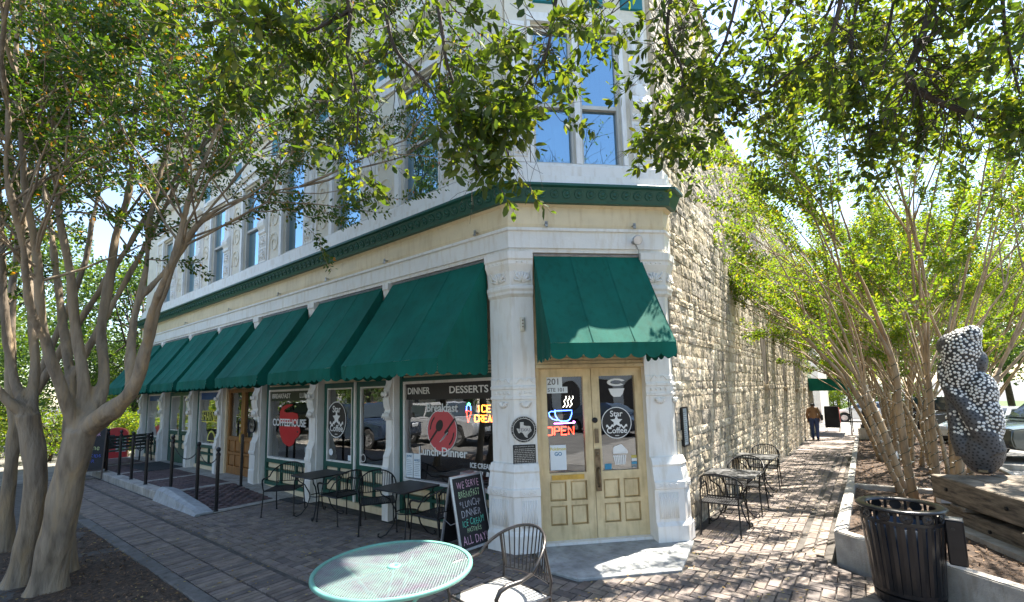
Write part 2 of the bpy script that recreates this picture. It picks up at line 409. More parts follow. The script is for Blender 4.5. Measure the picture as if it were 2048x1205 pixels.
# mulch beds
MULCH = mat('mulch', (.085, .055, .036), .95, var=.5, vscale=18, bump=.8, bscale=50)
CHIP = mat('bark_chips', (.17, .11, .07), .9, var=.5, vscale=9, tint=[(.35, .33, .3), (.8, .75, .7), (1.2, 1.1, .95), (1.6, 1.45, 1.1), (.5, .42, .36)])
def mound(name, poly, z0, hgt=.05, step=.12):
    xs = [p[0] for p in poly]; ys = [p[1] for p in poly]; mb = MB()
    nx = int((max(xs) - min(xs)) / step) + 1; ny = int((max(ys) - min(ys)) / step) + 1; idx = {}
    for i in range(nx + 1):
        for j in range(ny + 1):
            x = min(xs) + (max(xs) - min(xs)) * i / nx; y = min(ys) + (max(ys) - min(ys)) * j / ny
            idx[i, j] = len(mb.v); mb.v.append((x, y, z0 + gz(y) + hgt * (mnoise.noise((x * 1.3, y * 1.3, z0)) * .6 + mnoise.noise((x * 6, y * 6, 3)) * .25)))
    for i in range(nx):
        for j in range(ny):
            x = min(xs) + (max(xs) - min(xs)) * (i + .5) / nx; y = min(ys) + (max(ys) - min(ys)) * (j + .5) / ny
            if inpoly(x, y, poly): mb.f.append((idx[i, j], idx[i + 1, j], idx[i + 1, j + 1], idx[i, j + 1]))
    return struct(mb.build(name, MULCH, smooth=True))
def chips(name, poly, z0, n, size, seed, label):
    rg = np.random.default_rng(seed); P = np.array(poly); vs = []; k = 0
    pts = []
    while len(pts) < n:
        q = rg.uniform(P.min(0), P.max(0))
        if inpoly(q[0], q[1], poly): pts.append(q)
    pts = np.array(pts); z = np.array([z0 + gz(y) + .012 + .05 * (mnoise.noise((x * 1.3, y * 1.3, z0)) * .6 + mnoise.noise((x * 6, y * 6, 3)) * .25) for x, y in pts])
    c = np.column_stack([pts, z]); a = rg.normal(size=(n, 3)); a[:, 2] *= .3; a /= np.linalg.norm(a, axis=1)[:, None]
    b = np.cross(a, rg.normal(size=(n, 3)) * (.4, .4, 0) + (0, 0, 1)); b /= np.linalg.norm(b, axis=1)[:, None]
    L = size * rg.uniform(.5, 1.6, (n, 1)); Wd = L * rg.uniform(.2, .45, (n, 1))
    v = np.stack([c - a * L - b * Wd * .6, c - a * L * .2 - b * Wd, c + a * L, c + a * L * .1 + b * Wd], 1).reshape(-1, 3)
    me = bpy.data.meshes.new(name); me.from_pydata(v.tolist(), [], np.arange(n * 4).reshape(-1, 4).tolist()); tinted(me, np.repeat(rg.random(n), 4)); me.update()
    o = ob(name, me, CHIP); tag(o, label, 'mulch', kind='stuff')
BEDL = [(-6.93, -6.4), (-6.93, -3.07), (.38, -3.07), (.38, -6.4)]
mound('tree_bed', BEDL, -.01); chips('bark_litter', [(-6.9, -5.6), (-6.9, -3.08), (-.8, -3.08), (-1.5, -5.6)], -.01, 9000, .018, 5, 'loose brown bark chips on the bed under the thick grey trunks')

# raised brick platform with a ramp, in front of the far doors
plat = struct(empty('raised_platform'))
def pz(x): return .15 if x < -8.3 else .15 * max(0, (-6.0 - x) / 2.3)
mb = MB(); xs = [-17.2, -8.3, -6.0]
for x in xs: mb.v += [(x, -1.66, -.05), (x, -1.66, pz(x) - .012), (x, .3, pz(x) - .012), (x, .3, -.05)]
mb.f = [(4 * i + j, 4 * i + 4 + j, 4 * i + 4 + (j + 1) % 4, 4 * i + (j + 1) % 4) for i in range(2) for j in range(4)] + [(0, 1, 2, 3), (8, 9, 10, 11)]
mb.build('platform_body', BED, plat)
mb = MB()
def band(x0, x1, y0, y1):
    n = max(1, int((x1 - x0) / .4)) if x1 > -8.3 and x0 < -6 else 1
    for i in range(n):
        a, b = x0 + (x1 - x0) * i / n, x0 + (x1 - x0) * (i + 1) / n
        v = [(a, y0, pz(a) - .02), (b, y0, pz(b) - .02), (b, y1, pz(b) - .02), (a, y1, pz(a) - .02)]
        mb.add(v + [(p[0], p[1], p[2] + .022) for p in v], [(4, 5, 6, 7), (0, 1, 5, 4), (1, 2, 6, 5), (2, 3, 7, 6), (3, 0, 4, 7)])
xb = [-17.2, -15.0, -12.6, -10.4, -8.3, -6.0]
for i in range(5): band(xb[i] + .0, xb[i] + .16, -1.44, -.3)
band(-6.16, -6.0, -1.44, -.3); band(-17.2, -6.0, -.3, .28)
mb.build('concrete_band', CONC, plat)
mb = MB()
for i in range(6):
    a, b = -17.2 + i * 1.484, -17.2 + (i + 1) * 1.484 - .012
    mb.box(a, b, -1.70, -1.445, -.06, .158)
bevel(mb.build('platform_kerb', CONC, plat), .015)
pp = []
for i in range(5):
    x0, x1 = xb[i] + .165, (xb[i + 1] if i < 4 else -6.165)
    nx = int((x1 - x0) / .2); 
    for r in range(11):
        y = -1.43 + .103 * (r + .5)
        for q in range(nx + 1):
            a = x0 + (q - .5 * (r % 2)) * (x1 - x0) / nx; b = a + (x1 - x0) / nx
            a, b = max(a, x0), min(b, x1)
            if b - a > .04: pp.append(((a + b) / 2, y, b - a, .103))
PBRICK = mat('red_brick_paver', (.135, .092, .088), .8, var=.3, vscale=7, bump=.2, tint=[(.6, .6, .65), (1, .9, .9), (.8, .75, .75), (1.1, 1, 1)])
pave(pp, plat, PBRICK, lambda x, y: pz(x) + .002, 120)
mb = MB()   # pale wedge flanking the ramp
for x, h, w in ((-8.40, .16, .2), (-8.30, .27, .2), (-7.9, .265, .2), (-6.35, .09, .2), (-6.05, .02, .2)):
    mb.v += [(x, -1.58 - w, -.03), (x, -1.58 - w * .75, h * .8), (x, -1.58 - w * .3, h), (x, -1.45, h * .85), (x, -1.43, -.03)]
mb.f = [(5 * i + j, 5 * i + 5 + j, 5 * i + 5 + (j + 1) % 5, 5 * i + (j + 1) % 5) for i in range(4) for j in range(5)] + [(0, 1, 2, 3, 4), (20, 21, 22, 23, 24)]
mb.build('ramp_flank', mat('pale_concrete', (.36, .375, .38), .85, var=.15, vscale=6, bump=.06, dirt=.15), plat)

# ------------------------------------------------------------------ corner building
FA = Matrix.Identity(4)
s2 = math.sqrt(.5)
FC = Matrix(((s2, -s2, 0, 0), (s2, s2, 0, 0), (0, 0, 1, 0), (0, 0, 0, 1)))
FS = Matrix(((0, -1, 0, C), (1, 0, 0, C), (0, 0, 1, 0), (0, 0, 0, 1)))
CH = C / s2      # chamfer length
B = empty('corner_building', (0, 0, 0), label='cream and white two storey corner building with green awnings and rough limestone side wall', cat='building')
PATH = [(-17.1, 0), (0, 0), (C, C), (C, C + .22)]
XL = -17.1
# entablature over the shop fronts
mb = MB(); mb.sweep(PATH, [(-.3, 4.06), (.03, 4.06), (.03, 4.12), (.055, 4.12), (.055, 4.36), (.085, 4.37), (.085, 4.41), (-.3, 4.41)]); mb.build('lintel_fascia', WHITE, B)
mb = MB(); mb.sweep(PATH, [(-.3, 4.412), (.045, 4.412), (.06, 4.47), (.06, 4.72), (.11, 4.748), (-.3, 4.748)]); mb.build('frieze', CREAM, B)
mb = MB(); mb.sweep(PATH, [(-.3, 4.75), (.17, 4.75), (.18, 4.78), (.25, 4.94), (.30, 4.95), (.30, 4.985), (-.3, 4.985)]); cor = mb.build('green_cornice', GREEN, B)
mb = MB(); mb.sweep(PATH, [(-.3, 4.988), (.27, 4.988), (.22, 5.03), (.16, 5.06), (.16, 5.16), (.10, 5.19), (.10, 5.34), (.05, 5.37), (.05, 5.40), (-.3, 5.40)]); mb.build('sill_course', WHITE, B)
# rosettes on the green cornice
prof = [(.066, 0), (.066, .012), (.054, .018), (.047, .008), (.03, .006), (.024, .018), (.0, .024)]
mb = MB(); mb.lathe(prof, 12); rme = mb.mesh('rosette', True); rme.materials.append(GREEN)
ang = math.atan2(.07, .16)
for F, x0, x1 in ((FA, XL + .1, .05), (FC, .02, CH + .02)):
    n = int((x1 - x0) / .168)
    for i in range(n):
        Mx = F @ Matrix.Translation((x0 + (i + .5) * (x1 - x0) / n, -.2145, 4.862)) @ Matrix.Rotation(math.pi / 2 + ang, 4, 'X')
        ob('rosette', rme, None, cor, Mx)
# small bracket clips under the frieze
mb = MB(); mb.box(-.02, .02, -.07, .0, -.006, .006); mb.box(-.02, .02, -.07, -.06, -.05, .03); mb.box(-.012, .012, -.1, -.06, -.055, -.045); cme = mb.mesh('clip'); cme.materials.append(STEEL)
for F, xs_ in ((FA, (-.55, -2.7, -4.6, -6.6, -9.3, -12.5)), (FC, (.52, 1.83))):
    for x in xs_: ob('light_clip', cme, None, B, F @ Matrix.Translation((x, -.055, 4.46)))

# --- pilasters of the shop front
prof = [(.02, 0), (-.13, 0), (-.13, .42), (-.115, .44), (-.115, .78), (-.14, .80), (-.14, .86), (-.12, .88), (-.10, 1.02), (-.105, 1.05), (-.06, 1.12), (-.03, 1.2), (-.03, 1.66), (-.07, 1.70),
        (-.085, 1.78), (-.06, 1.84), (-.09, 1.90), (-.11, 1.98), (-.115, 2.04), (-.085, 2.06), (-.085, 2.16), (-.095, 2.18), (-.05, 2.26), (-.03, 2.3), (-.03, 3.6), (-.06, 3.66), (-.06, 3.72), (-.045, 3.74), (-.10, 3.84), (-.115, 3.93), (-.14, 3.95), (-.14, 4.055), (.02, 4.055)]
PIL = [(-17.08, -16.86), (-14.83, -14.53), (-12.27, -11.99), (-10.11, -9.88), (-7.95, -7.60), (-5.39, -5.09), (-2.84, -2.62)]
for a, b in PIL:
    mb = MB(); mb.prism([(y * .8 + .03, z) for y, z in prof], a + .03, b - .03, axis='x'); mb.box(a, b, .03, .32, 0, 4.055)
    o = mb.build('pilaster', WHITE, B)
    o2 = MB()
    for k in range(5): o2.tube([((a + b) / 2 + (k - 2) * .035, -.055, 1.80 - .012 * abs(k - 2)), ((a + b) / 2 + (k - 2) * .05, -.07, 1.66 + .02 * abs(k - 2))], [.018, .012], 5)
    for k in (-1, 1): o2.lathe([(.045, 0), (.045, .02), (.02, .03), (0, .02)], 10, Matrix.Translation(((a + b) / 2 + k * (b - a) * .18, -.085, 2.11)) @ Matrix.Rotation(math.pi / 2, 4, 'X'))
    o2.build('carving', WHITE, o, smooth=True)['kind'] = 'stuff'
# --- corner pillars (two faces each)
cprof = [(-.25, 0), (.15, 0), (.15, .22), (.125, .25), (.11, .27), (.11, .70), (.135, .715), (.135, .80), (.11, .815), (.10, .90), (.075, 1.0), (.09, 1.03), (.05, 1.12), (.0, 1.13),
         (.0, 1.98), (.025, 1.99), (.025, 2.02), (.012, 2.03), (.012, 2.12), (.03, 2.13), (.03, 2.16), (.012, 2.18), (.012, 2.26), (.0, 2.28), (.0, 3.42), (.04, 3.46), (.04, 3.50), (.06, 3.53), (.06, 3.57), (.03, 3.59), (.045, 3.78), (.09, 3.88), (.09, 3.93), (.11, 3.95), (.11, 4.055), (-.25, 4.055)]
def corner_pillar(path):
    mb = MB(); mb.sweep(path, cprof); o = mb.build('corner_pillar', WHITE, B)
    orn = MB()
    for i in range(2):
        a, b = Vector(path[i]), Vector(path[i + 1]); d = (b - a).normalized(); L = (b - a).length
        n_ = Vector((d.y, -d.x)); F = Matrix(((d.x, -n_.x, 0, a.x), (d.y, -n_.y, 0, a.y), (0, 0, 1, 0), (0, 0, 0, 1)))
        m0, m1 = .05, L - .04
        k = max(3, int((m1 - m0) / .028))
        for j in range(k):      # reeding
            x = m0 + (j + .5) * (m1 - m0) / k; orn.tube([F @ Vector((x, -.112, .31)), F @ Vector((x, -.112, .66))], .009, 5)
        k = max(3, int((m1 - m0) / .06))
        for j in range(k):      # rings on the base band, teeth on the upper band and capital beads
            x = m0 + (j + .5) * (m1 - m0) / k
            orn.lathe([(.026, 0), (.026, .012), (.014, .012), (.01, .002), (0, .006)], 8, F @ Matrix.Translation((x, -.134, .757)) @ Matrix.Rotation(math.pi / 2, 4, 'X'))
            orn.lathe([(.022, 0), (.018, .014), (0, .016)], 6, F @ Matrix.Translation((x, -.011, 2.075)) @ Matrix.Rotation(math.pi / 2, 4, 'X'))
            orn.lathe([(.018, 0), (.012, .012), (0, .014)], 6, F @ Matrix.Translation((x, -.088, 3.905)) @ Matrix.Rotation(math.pi / 2, 4, 'X'))
        xc = (m0 + m1) / 2 + (.01 if i == 0 else 0)
        for j in range(7):      # shell fan below the band
            an = math.pi * (j + .5) / 7 + math.pi
            orn.tube([F @ Vector((xc, -.01, 1.95)), F @ Vector((xc + .055 * math.cos(an), -.028, 1.95 + .055 * math.sin(an))), F @ Vector((xc + .085 * math.cos(an), -.012, 1.95 + .085 * math.sin(an)))], [.008, .02, .010], 6)
        for sg in (-1, 1):      # scrolls
            pts = [F @ Vector((xc + sg * (.03 + .1 * t), -.012, 2.24 + .03 * math.sin(t * 5))) for t in np.linspace(0, 1, 8)]
            orn.tube(pts, .011, 5)
            pts = [F @ Vector((xc + sg * (.02 + (m1 - m0) * .42 * t), -.05, 3.64 + .16 * t + .03 * math.sin(t * 6))) for t in np.linspace(0, 1, 9)]
            orn.tube(pts, [.016 - .008 * t for t in np.linspace(0, 1, 9)], 5)
            pts = [F @ Vector((xc + sg * (m1 - m0) * .3 + .03 * math.cos(t), -.055, 3.68 + .03 * math.sin(t))) for t in np.linspace(0, 5.5, 9)]
            orn.tube(pts, .010, 5)
        for j in range(7):      # capital fan
            an = math.pi * (j + .5) / 7
            orn.tube([F @ Vector((xc, -.04, 3.63)), F @ Vector((xc + .12 * math.cos(an), -.06, 3.63 + .14 * math.sin(an)))], [.012, .018], 5)
    orn.build('carving', WHITE, o, smooth=True)['kind'] = 'stuff'
    return o
corner_pillar([(-.39, 0), (0, 0), (.31 * s2, .31 * s2)])
corner_pillar([((CH - .38) * s2, (CH - .38) * s2), (C, C), (C, C + .2)])

# --- shop fronts
def rail(mb, F, x0, x1, z0, z1, y0, y1): mb.box(x0, x1, y0, y1, z0, z1, F)
def panels(F, par, cells, y, mt=CREAM, t=.025, name='panel'):
    for (x0, x1, z0, z1) in cells:
        mb = MB(); mb.frus(x0, x1, y - .012, y + .02, z0, z1, t, F); mb.build(name, mt, par)
def pane(F, par, x0, x1, z0, z1, y, g=None, name='pane'):
    mb = MB(); mb.add([F @ Vector(q) for q in ((x0, y, z0), (x1, y, z0), (x1, y, z1), (x0, y, z1))], [(0, 1, 2, 3)]); return mb.build(name, g or GLASS, par, fix=False)
def window_unit(F, x0, x1, zb, z0, z1, zt, nlow=2, trim=GREEN, bead=WHITE, ysill=.2, name='shop_window', two=False):
    par = empty(name); par.parent = B
    y = ysill; mb = MB()
    rail(mb, F, x0, x0 + .07, zb + .1, zt, y - .05, y + .06); rail(mb, F, x1 - .07, x1, zb + .1, zt, y - .05, y + .06)
    rail(mb, F, x0 + .07, x1 - .07, z1 + .045, z1 + .11, y - .045, y + .06); rail(mb, F, x0 + .07, x1 - .07, z0 - .13, z0 - .045, y - .06, y + .06)
    zm = zb + .1 + (z0 - .13 - zb - .1) * .5
    rail(mb, F, x0 + .07, x1 - .07, zb + .1, zb + .17, y - .045, y + .05); rail(mb, F, x0 + .07, x1 - .07, z0 - .32, z0 - .27, y - .042, y + .05)
    xs = [x0 + .07 + (x1 - x0 - .14) * k / nlow for k in range(nlow + 1)]
    for k in range(1, nlow): rail(mb, F, xs[k] - .025, xs[k] + .025, zb + .17, z0 - .13, y - .043, y + .05)
    mb.build('frame', trim, par)
    mb = MB()
    rail(mb, F, x0 + .07, x0 + .115, z0 - .045, z1 + .045, y - .035, y + .05); rail(mb, F, x1 - .115, x1 - .07, z0 - .045, z1 + .045, y - .035, y + .05)
    rail(mb, F, x0 + .115, x1 - .115, z1, z1 + .045, y - .035, y + .05); rail(mb, F, x0 + .115, x1 - .115, z0 - .045, z0, y - .035, y + .05)
    mb.build('bead', bead, par)
    cells = []
    for k in range(nlow):
        a, b = xs[k] + (0 if k == 0 else .025), xs[k + 1] - (0 if k == nlow - 1 else .025)
        cells += [(a, b, zb + .17, z0 - .32), (a, b, z0 - .27, z0 - .13)]
    panels(F, par, cells, y + .01)
    mb = MB(); rail(mb, F, x0, x1, zb, zb + .1, y - .08, y + .06); mb.build('base_board', CREAM, par)
    pane(F, par, x0 + .11, x1 - .11, z0 - .01, z1 + .01, y + .012)
    mb = MB()
    for k in range(4): rail(mb, F, x0, x1, z1 + .115 + k * .045, z1 + .115 + k * .045 + .03, y - .02 - .012 * (k % 2), y + .05)
    rail(mb, F, x0, x1, z1 + .3, 4.06, y, y + .06); mb.build('transom_board', CREAM, par)
    return par
def deco(par, F, y, items):
    """lettering on the outside of a pane: (string, size, x, z, material, squeeze, bold)"""
    for s, sz, x, z, mt_, wd, bo in items: text(s, sz, mt_, par, frameM(F, x, y, z), bold=bo, w=wd)
YG = .207
def star_logo(par, F, x, z, r, y, sx=1):
    Mx = frameM(F, x, y, z) @ Matrix.Diagonal((sx, 1, 1, 1))
    flat(circ(r, 40), LETBLK, par, Mx, 'logo_disc', .0008); flatring(r * .95, r, LETW, par, Mx, 'logo_rim', .002)
    flat([(a * 1, b + r * .08) for a, b in star(r * .42)], LETW, par, Mx, 'logo_star', .0024)
    for sg in (-1, 1):
        flat([(sg * r * (.2 + .5 * t), -r * .24 + r * .09 * math.sin(t * 9) + r * .06) for t in np.linspace(0, 1, 9)] + [(sg * r * (.2 + .5 * t), -r * .24 + r * .09 * math.sin(t * 9) - r * .08) for t in np.linspace(1, 0, 9)], LETW, par, Mx, 'logo_ribbon', .0022)
    text('Star', r * .52, LETW, par, Mx @ Matrix.Translation((0, r * .56, .0025)), bold=.012); text('Coffee', r * .5, LETW, par, Mx @ Matrix.Translation((0, -r * .5, .0025)), bold=.012)
    flat([(-r * .13, -r * .83), (r * .13, -r * .83), (r * .13, -r * .79), (-r * .13, -r * .79)], LETW, par, Mx, 'logo_line', .0024)

# bay 7: breakfast - lunch - dinner window
w = window_unit(FA, -2.62, -.385, 0, .68, 2.27, 2.6, nlow=3)
mb = MB(); mb.box(-2.51, -.49, YG - .0035, YG - .001, 2.0, 2.27); mb.build('sign_band', LETBLK, w)
deco(w, FA, YG - .005, [('DINNER', .155, -2.19, 2.145, LETW, .56, .018), ('DESSERTS', .155, -1.04, 2.145, LETW, .82, .018), ('Breakfast', .19, -1.63, 1.86, LETW, .72, .018), ('Lunch', .19, -1.95, 1.15, LETW, .46, .018), ('Dinner', .19, -1.36, 1.16, LETW, .56, .018), ('ICE CREAM', .105, -.80, 1.0, LETW, .44, .02)])
Mx = frameM(FA, -1.63, YG - .003, 1.50) @ Matrix.Scale(.78, 4)
flat(circ(.43, 48), LETPINK, w, Mx, 'plate_logo', .0008); flatring(.425, .44, LETW, w, Mx, 'logo_rim', .0018)
flat(circ(.13, 24, -.07, .1, sx=.75, rot=-.6), LETBLK, w, Mx, 'spoon_bowl', .0022)
flat([(-.16, 0.02), (-.13, -.02), (-.36, -.26), (-.385, -.225)], LETBLK, w, Mx, 'spoon_handle', .0020)
flat([(.07, -.03), (.13, .03), (.20, .01), (.17, -.08), (.10, -.10)], LETBLK, w, Mx, 'fork_head', .0022)
flat([(.13, .02), (.16, -.01), (.385, .225), (.36, .26)], LETBLK, w, Mx, 'fork_handle', .0020)
for k in range(4): flat([(.08 + k * .028, -.08 + k * .02), (.092 + k * .028, -.09 + k * .02), (-.06 + k * .034, -.24 + k * .022), (-.072 + k * .034, -.23 + k * .022)], LETW, w, Mx, 'fork_tine', .0024)
for a0 in (2.2, 5.3):
    flat([(.36 * math.cos(a), .36 * math.sin(a)) for a in np.linspace(a0, a0 + .95, 10)] + [(.325 * math.cos(a), .325 * math.sin(a)) for a in np.linspace(a0 + .85, a0 + .1, 9)], LETBLK, w, Mx, 'plate_gleam', .0021)
flat(circ(.022, 12), LETW, w, frameM(FA, -1.68, YG - .004, 1.14), 'dot')
for k, (x, s_) in enumerate(((-2.425, 'JUNE'), (-2.235, 'NOTICE'))):
    mb = MB(); mb.box(x - .088, x + .088, YG - .004, YG - .002, .70, 1.10); pn = mb.build('paper_notice', PAPER, w)
    text(s_, .05, mat('blue_print', (.05, .2, .35), .6), w, frameM(FA, x, YG - .0045, .99 if k else 1.05), bold=.02, w=.13)
    mb = MB()
    for r in range(9): mb.box(x - .07 + .01 * (r % 2), x + .07 - .012 * (r % 3), YG - .0052, YG - .0044, .74 + r * .03, .748 + r * .03)
    mb.build('print', mat('grey_print', (.3, .36, .4), .7), w)
for k in range(4): flat([(x + .02 * k, z) for x, z in ((-.95 + k * .1, .86), (-.9 + k * .1, .86), (-.88 + k * .1, .92), (-.93 + k * .1, .93))], LETW, w, frameM(FA, 0, YG - .004, 0), 'print')
# bay 6: two tall green framed lights with the round logo
par = empty('shop_window'); par.parent = B
def leaf(F, par, x0, x1, zb, zg, zt, y, trim, pm, rows, npan=2, st=.09, bead=WHITE, kick=.2, glassm=None):
    mb = MB(); rail(mb, F, x0, x0 + st, zb, zt, y - .03, y + .03); rail(mb, F, x1 - st, x1, zb, zt, y - .03, y + .03)
    rail(mb, F, x0 + st, x1 - st, zt - st, zt, y - .03, y + .03); rail(mb, F, x0 + st, x1 - st, zg - st * 1.0, zg, y - .03, y + .03)
    rail(mb, F, x0 + st, x1 - st, zb, zb + kick, y - .03, y + .03)
    zs = [zb + kick + (zg - st - zb - kick) * k / rows for k in range(rows + 1)]
    for k in range(1, rows): rail(mb, F, x0 + st, x1 - st, zs[k] - .03, zs[k] + .03, y - .028, y + .03)
    xs = [x0 + st + (x1 - x0 - 2 * st) * k / npan for k in range(npan + 1)]
    for k in range(1, npan): rail(mb, F, xs[k] - .03, xs[k] + .03, zb + kick, zg - st, y - .027, y + .03)
    mb.build('frame', trim, par)
    cells = []
    for r in range(rows):
        for k in range(npan):
            cells.append((xs[k] + (.03 if k else 0), xs[k + 1] - (.03 if k < npan - 1 else 0), zs[r] + (.03 if r else 0), zs[r + 1] - (.03 if r < rows - 1 else 0)))
    panels(F, par, cells, y, pm)
    if bead:
        mb = MB(); g = .03; a, b, c_, d_ = x0 + st, x1 - st, zg, zt - st
        rail(mb, F, a, a + g, c_, d_, y - .025, y + .03); rail(mb, F, b - g, b, c_, d_, y - .025, y + .03); rail(mb, F, a + g, b - g, c_, c_ + g, y - .025, y + .03); rail(mb, F, a + g, b - g, d_ - g, d_, y - .025, y + .03)
        mb.build('bead', bead, par)
    pane(F, par, x0 + st - .005, x1 - st + .005, zg - .005, zt - st + .005, y + .01, glassm)
xm = -3.955
leaf(FA, par, -5.07, xm - .03, .12, .80, 2.36, .2, GREEN, CREAM, 2, 2, .1, kick=.12); leaf(FA, par, xm + .03, -2.86, .12, .80, 2.36, .2, GREEN, CREAM, 2, 2, .1, kick=.12)
mb = MB(); mb.box(xm - .028, xm + .028, .14, .26, .12, 2.36); mb.build('mullion', WHITE, par)
mb = MB(); mb.box(-5.09, -2.84, .12, .26, 0, .12); mb.build('base_board', CREAM, par)
mb = MB(); mb.box(-5.09, -2.84, .2, .26, 2.362, 4.06); mb.build('transom_board', CREAM, par)
star_logo(par, FA, -4.66, 1.63, .36, .2, .95)
flat(circ(.07, 16), PAPER, par, frameM(FA, -4.84, .2, .98), 'sticker'); flat(circ(.075, 18), LETBLK, par, frameM(FA, -3.74, .2, .93), 'sticker', .001); flatring(.06, .072, LETW, par, frameM(FA, -3.74, .199, .93), 'sticker_rim')
flat([(-.07, -.05), (.07, -.05), (.07, .05), (-.07, .05)], PAPER, par, frameM(FA, -4.17, .2, .9), 'sticker')
# bay 5: coffee house window
w = window_unit(FA, -7.58, -5.41, 0, .74, 2.24, 2.6, nlow=3)
mb = MB(); mb.box(-7.46, -5.53, YG - .0035, YG - .001, 2.02, 2.235); mb.build('sign_band', mat('olive_band', (.03, .04, .018), .5), w)
deco(w, FA, YG - .005, [('BREAKFAST', .15, -6.98, 2.13, LETW, .86, .018), ('LUNCH', .15, -5.85, 2.13, LETW, .56, .018), ('COFFEEHOUSE', .23, -6.60, 1.52, LETW, 1.5, .022)])
Mx = frameM(FA, -6.58, YG - .003, 1.44) @ Matrix.Diagonal((1.2, .74, 1, 1))
cup = [(-.38, .0), (-.36, -.16), (-.3, -.34), (-.22, -.48), (-.1, -.56), (.02, -.6), (.12, -.56), (.2, -.48), (.24, -.36), (.36, -.26), (.42, -.14), (.38, .0), (.3, .02)]
flat(cup, LETRED, w, Mx, 'cup_logo', .001)
flat([(-.38, .02), (.28, .02), (.3, .08), (-.38, .08)], LETBLK, w, Mx, 'cup_line', .0014)
flat([(-.38, .1), (.3, .1), (.34, .3), (.3, .4), (.1, .44), (-.1, .42), (-.2, .46), (-.18, .52), (0, .6), (.12, .66), (.1, .68), (-.1, .68), (-.28, .6), (-.36, .46), (-.37, .3)], LETRED, w, Mx, 'steam_logo', .001)
flat(circ(.03, 12, .32, -.14), LETBLK, w, Mx, 'cup_handle', .0014)
flat([(-.09, -.06), (.09, -.06), (.09, .06), (-.09, .06)], mat('grey_card', (.22, .27, .29), .6), w, frameM(FA, -5.78, YG - .003, .97), 'sticker')
# bay 4: varnished double door
def double_door(F, x0, x1, zb, zg, zt, y, trim, pm, rows, npan=2, bead=None, case=WHITE, name='double_door', kick=.2, st=.1):
    par = empty(name); par.parent = B; xm = (x0 + x1) / 2
    leaf(F, par, x0, xm - .004, zb, zg, zt, y, trim, pm, rows, npan, st, bead, kick); leaf(F, par, xm + .004, x1, zb, zg, zt, y, trim, pm, rows, npan, st, bead, kick)
    return par
d = double_door(FA, -9.82, -8.0, .16, 1.12, 2.36, .2, WOOD, WOOD, 2)
mb = MB(); mb.tube([(-8.93, .15, .98), (-8.93, .12, 1.02), (-8.93, .12, 1.2), (-8.93, .15, 1.24)], .012); mb.box(-8.96, -8.9, .155, .17, .95, 1.28); mb.build('handle', BRASS, d)
mb = MB(); mb.box(-9.88, -7.97, .2, .26, 2.362, 4.06); mb.build('transom_board', CREAM, d)
mb = MB(); mb.box(-9.88, -9.822, .12, .26, .15, 2.36); mb.build('door_jamb', CREAM, d); mb = MB(); mb.box(-7.998, -7.95, .12, .26, .15, 2.36); mb.build('door_jamb', CREAM, d)
# bay 3 and bay 1 windows, bay 2 green door
BLUEV = mat('blue_vinyl', (.03, .1, .3), .5); YEL = mat('yellow_vinyl', (.75, .72, .16), .5)
w = window_unit(FA, -11.97, -10.13, .15, .86, 2.3, 2.6, nlow=2)
mb = MB(); mb.box(-11.86, -10.24, YG - .0035, YG - .001, 2.1, 2.3); mb.build('sign_band', BLUEV, w)
text("SHARNEE'S", .36, LETBLK, w, frameM(FA, -11.04, YG - .003, 1.62), bold=.03, w=1.5); text("SHARNEE'S", .36, YEL, w, frameM(FA, -11.04, YG - .006, 1.62), w=1.46)
for k in (0, 1): mb = MB(); mb.box(-11.75, -10.3, YG - .004, YG - .002, 1.46 + k * .3 - .01, 1.48 + k * .3); mb.build('sign_line', YEL, w)
flat(circ(.3, 20, a0=0, a1=math.pi), YEL, w, frameM(FA, -11.0, YG - .003, .92), 'pizza_logo'); flat(circ(.22, 20, a0=0, a1=math.pi), LETBLK, w, frameM(FA, -11.0, YG - .005, .95), 'pizza_logo')
d = double_door(FA, -14.48, -12.32, .16, 1.14, 2.36, .2, GREEN, CREAM, 2, bead=WHITE, kick=.42, st=.12)
mb = MB(); mb.tube([(-13.36, .15, 1.0), (-13.36, .11, 1.03), (-13.36, .11, 1.2), (-13.36, .15, 1.23)], .014); mb.build('handle', STEEL, d)
mb = MB(); mb.box(-14.55, -12.27, .2, .26, 2.362, 4.06); mb.build('transom_board', CREAM, d)
flat(circ(.24, 24), mat('pale_green_vinyl', (.45, .6, .5), .5), d, frameM(FA, -12.85, .2, 1.86) , 'round_sticker'); flat(circ(.1, 16), BLUEV, d, frameM(FA, -12.85, .198, 1.86), 'round_sticker')
for k in (0, 1): flat([(-.2, -.02), (.2, -.02), (.2, .02), (-.2, .02)], PAPER, d, frameM(FA, -12.85, .199, 1.3 + k * .07), 'sticker')
w = window_unit(FA, -16.86, -14.85, .15, .9, 2.28, 2.6, nlow=2)
mb = MB(); mb.box(-16.75, -14.96, YG - .0035, YG - .001, 2.1, 2.28); mb.build('sign_band', BLUEV, w)
text("SHARNEE'S", .3, LETW, w, frameM(FA, -15.9, YG - .004, 1.62), w=1.5, bold=.01)
mb = MB(); mb.box(-17.06, -5.96, .262, .3, .1, 4.06); 
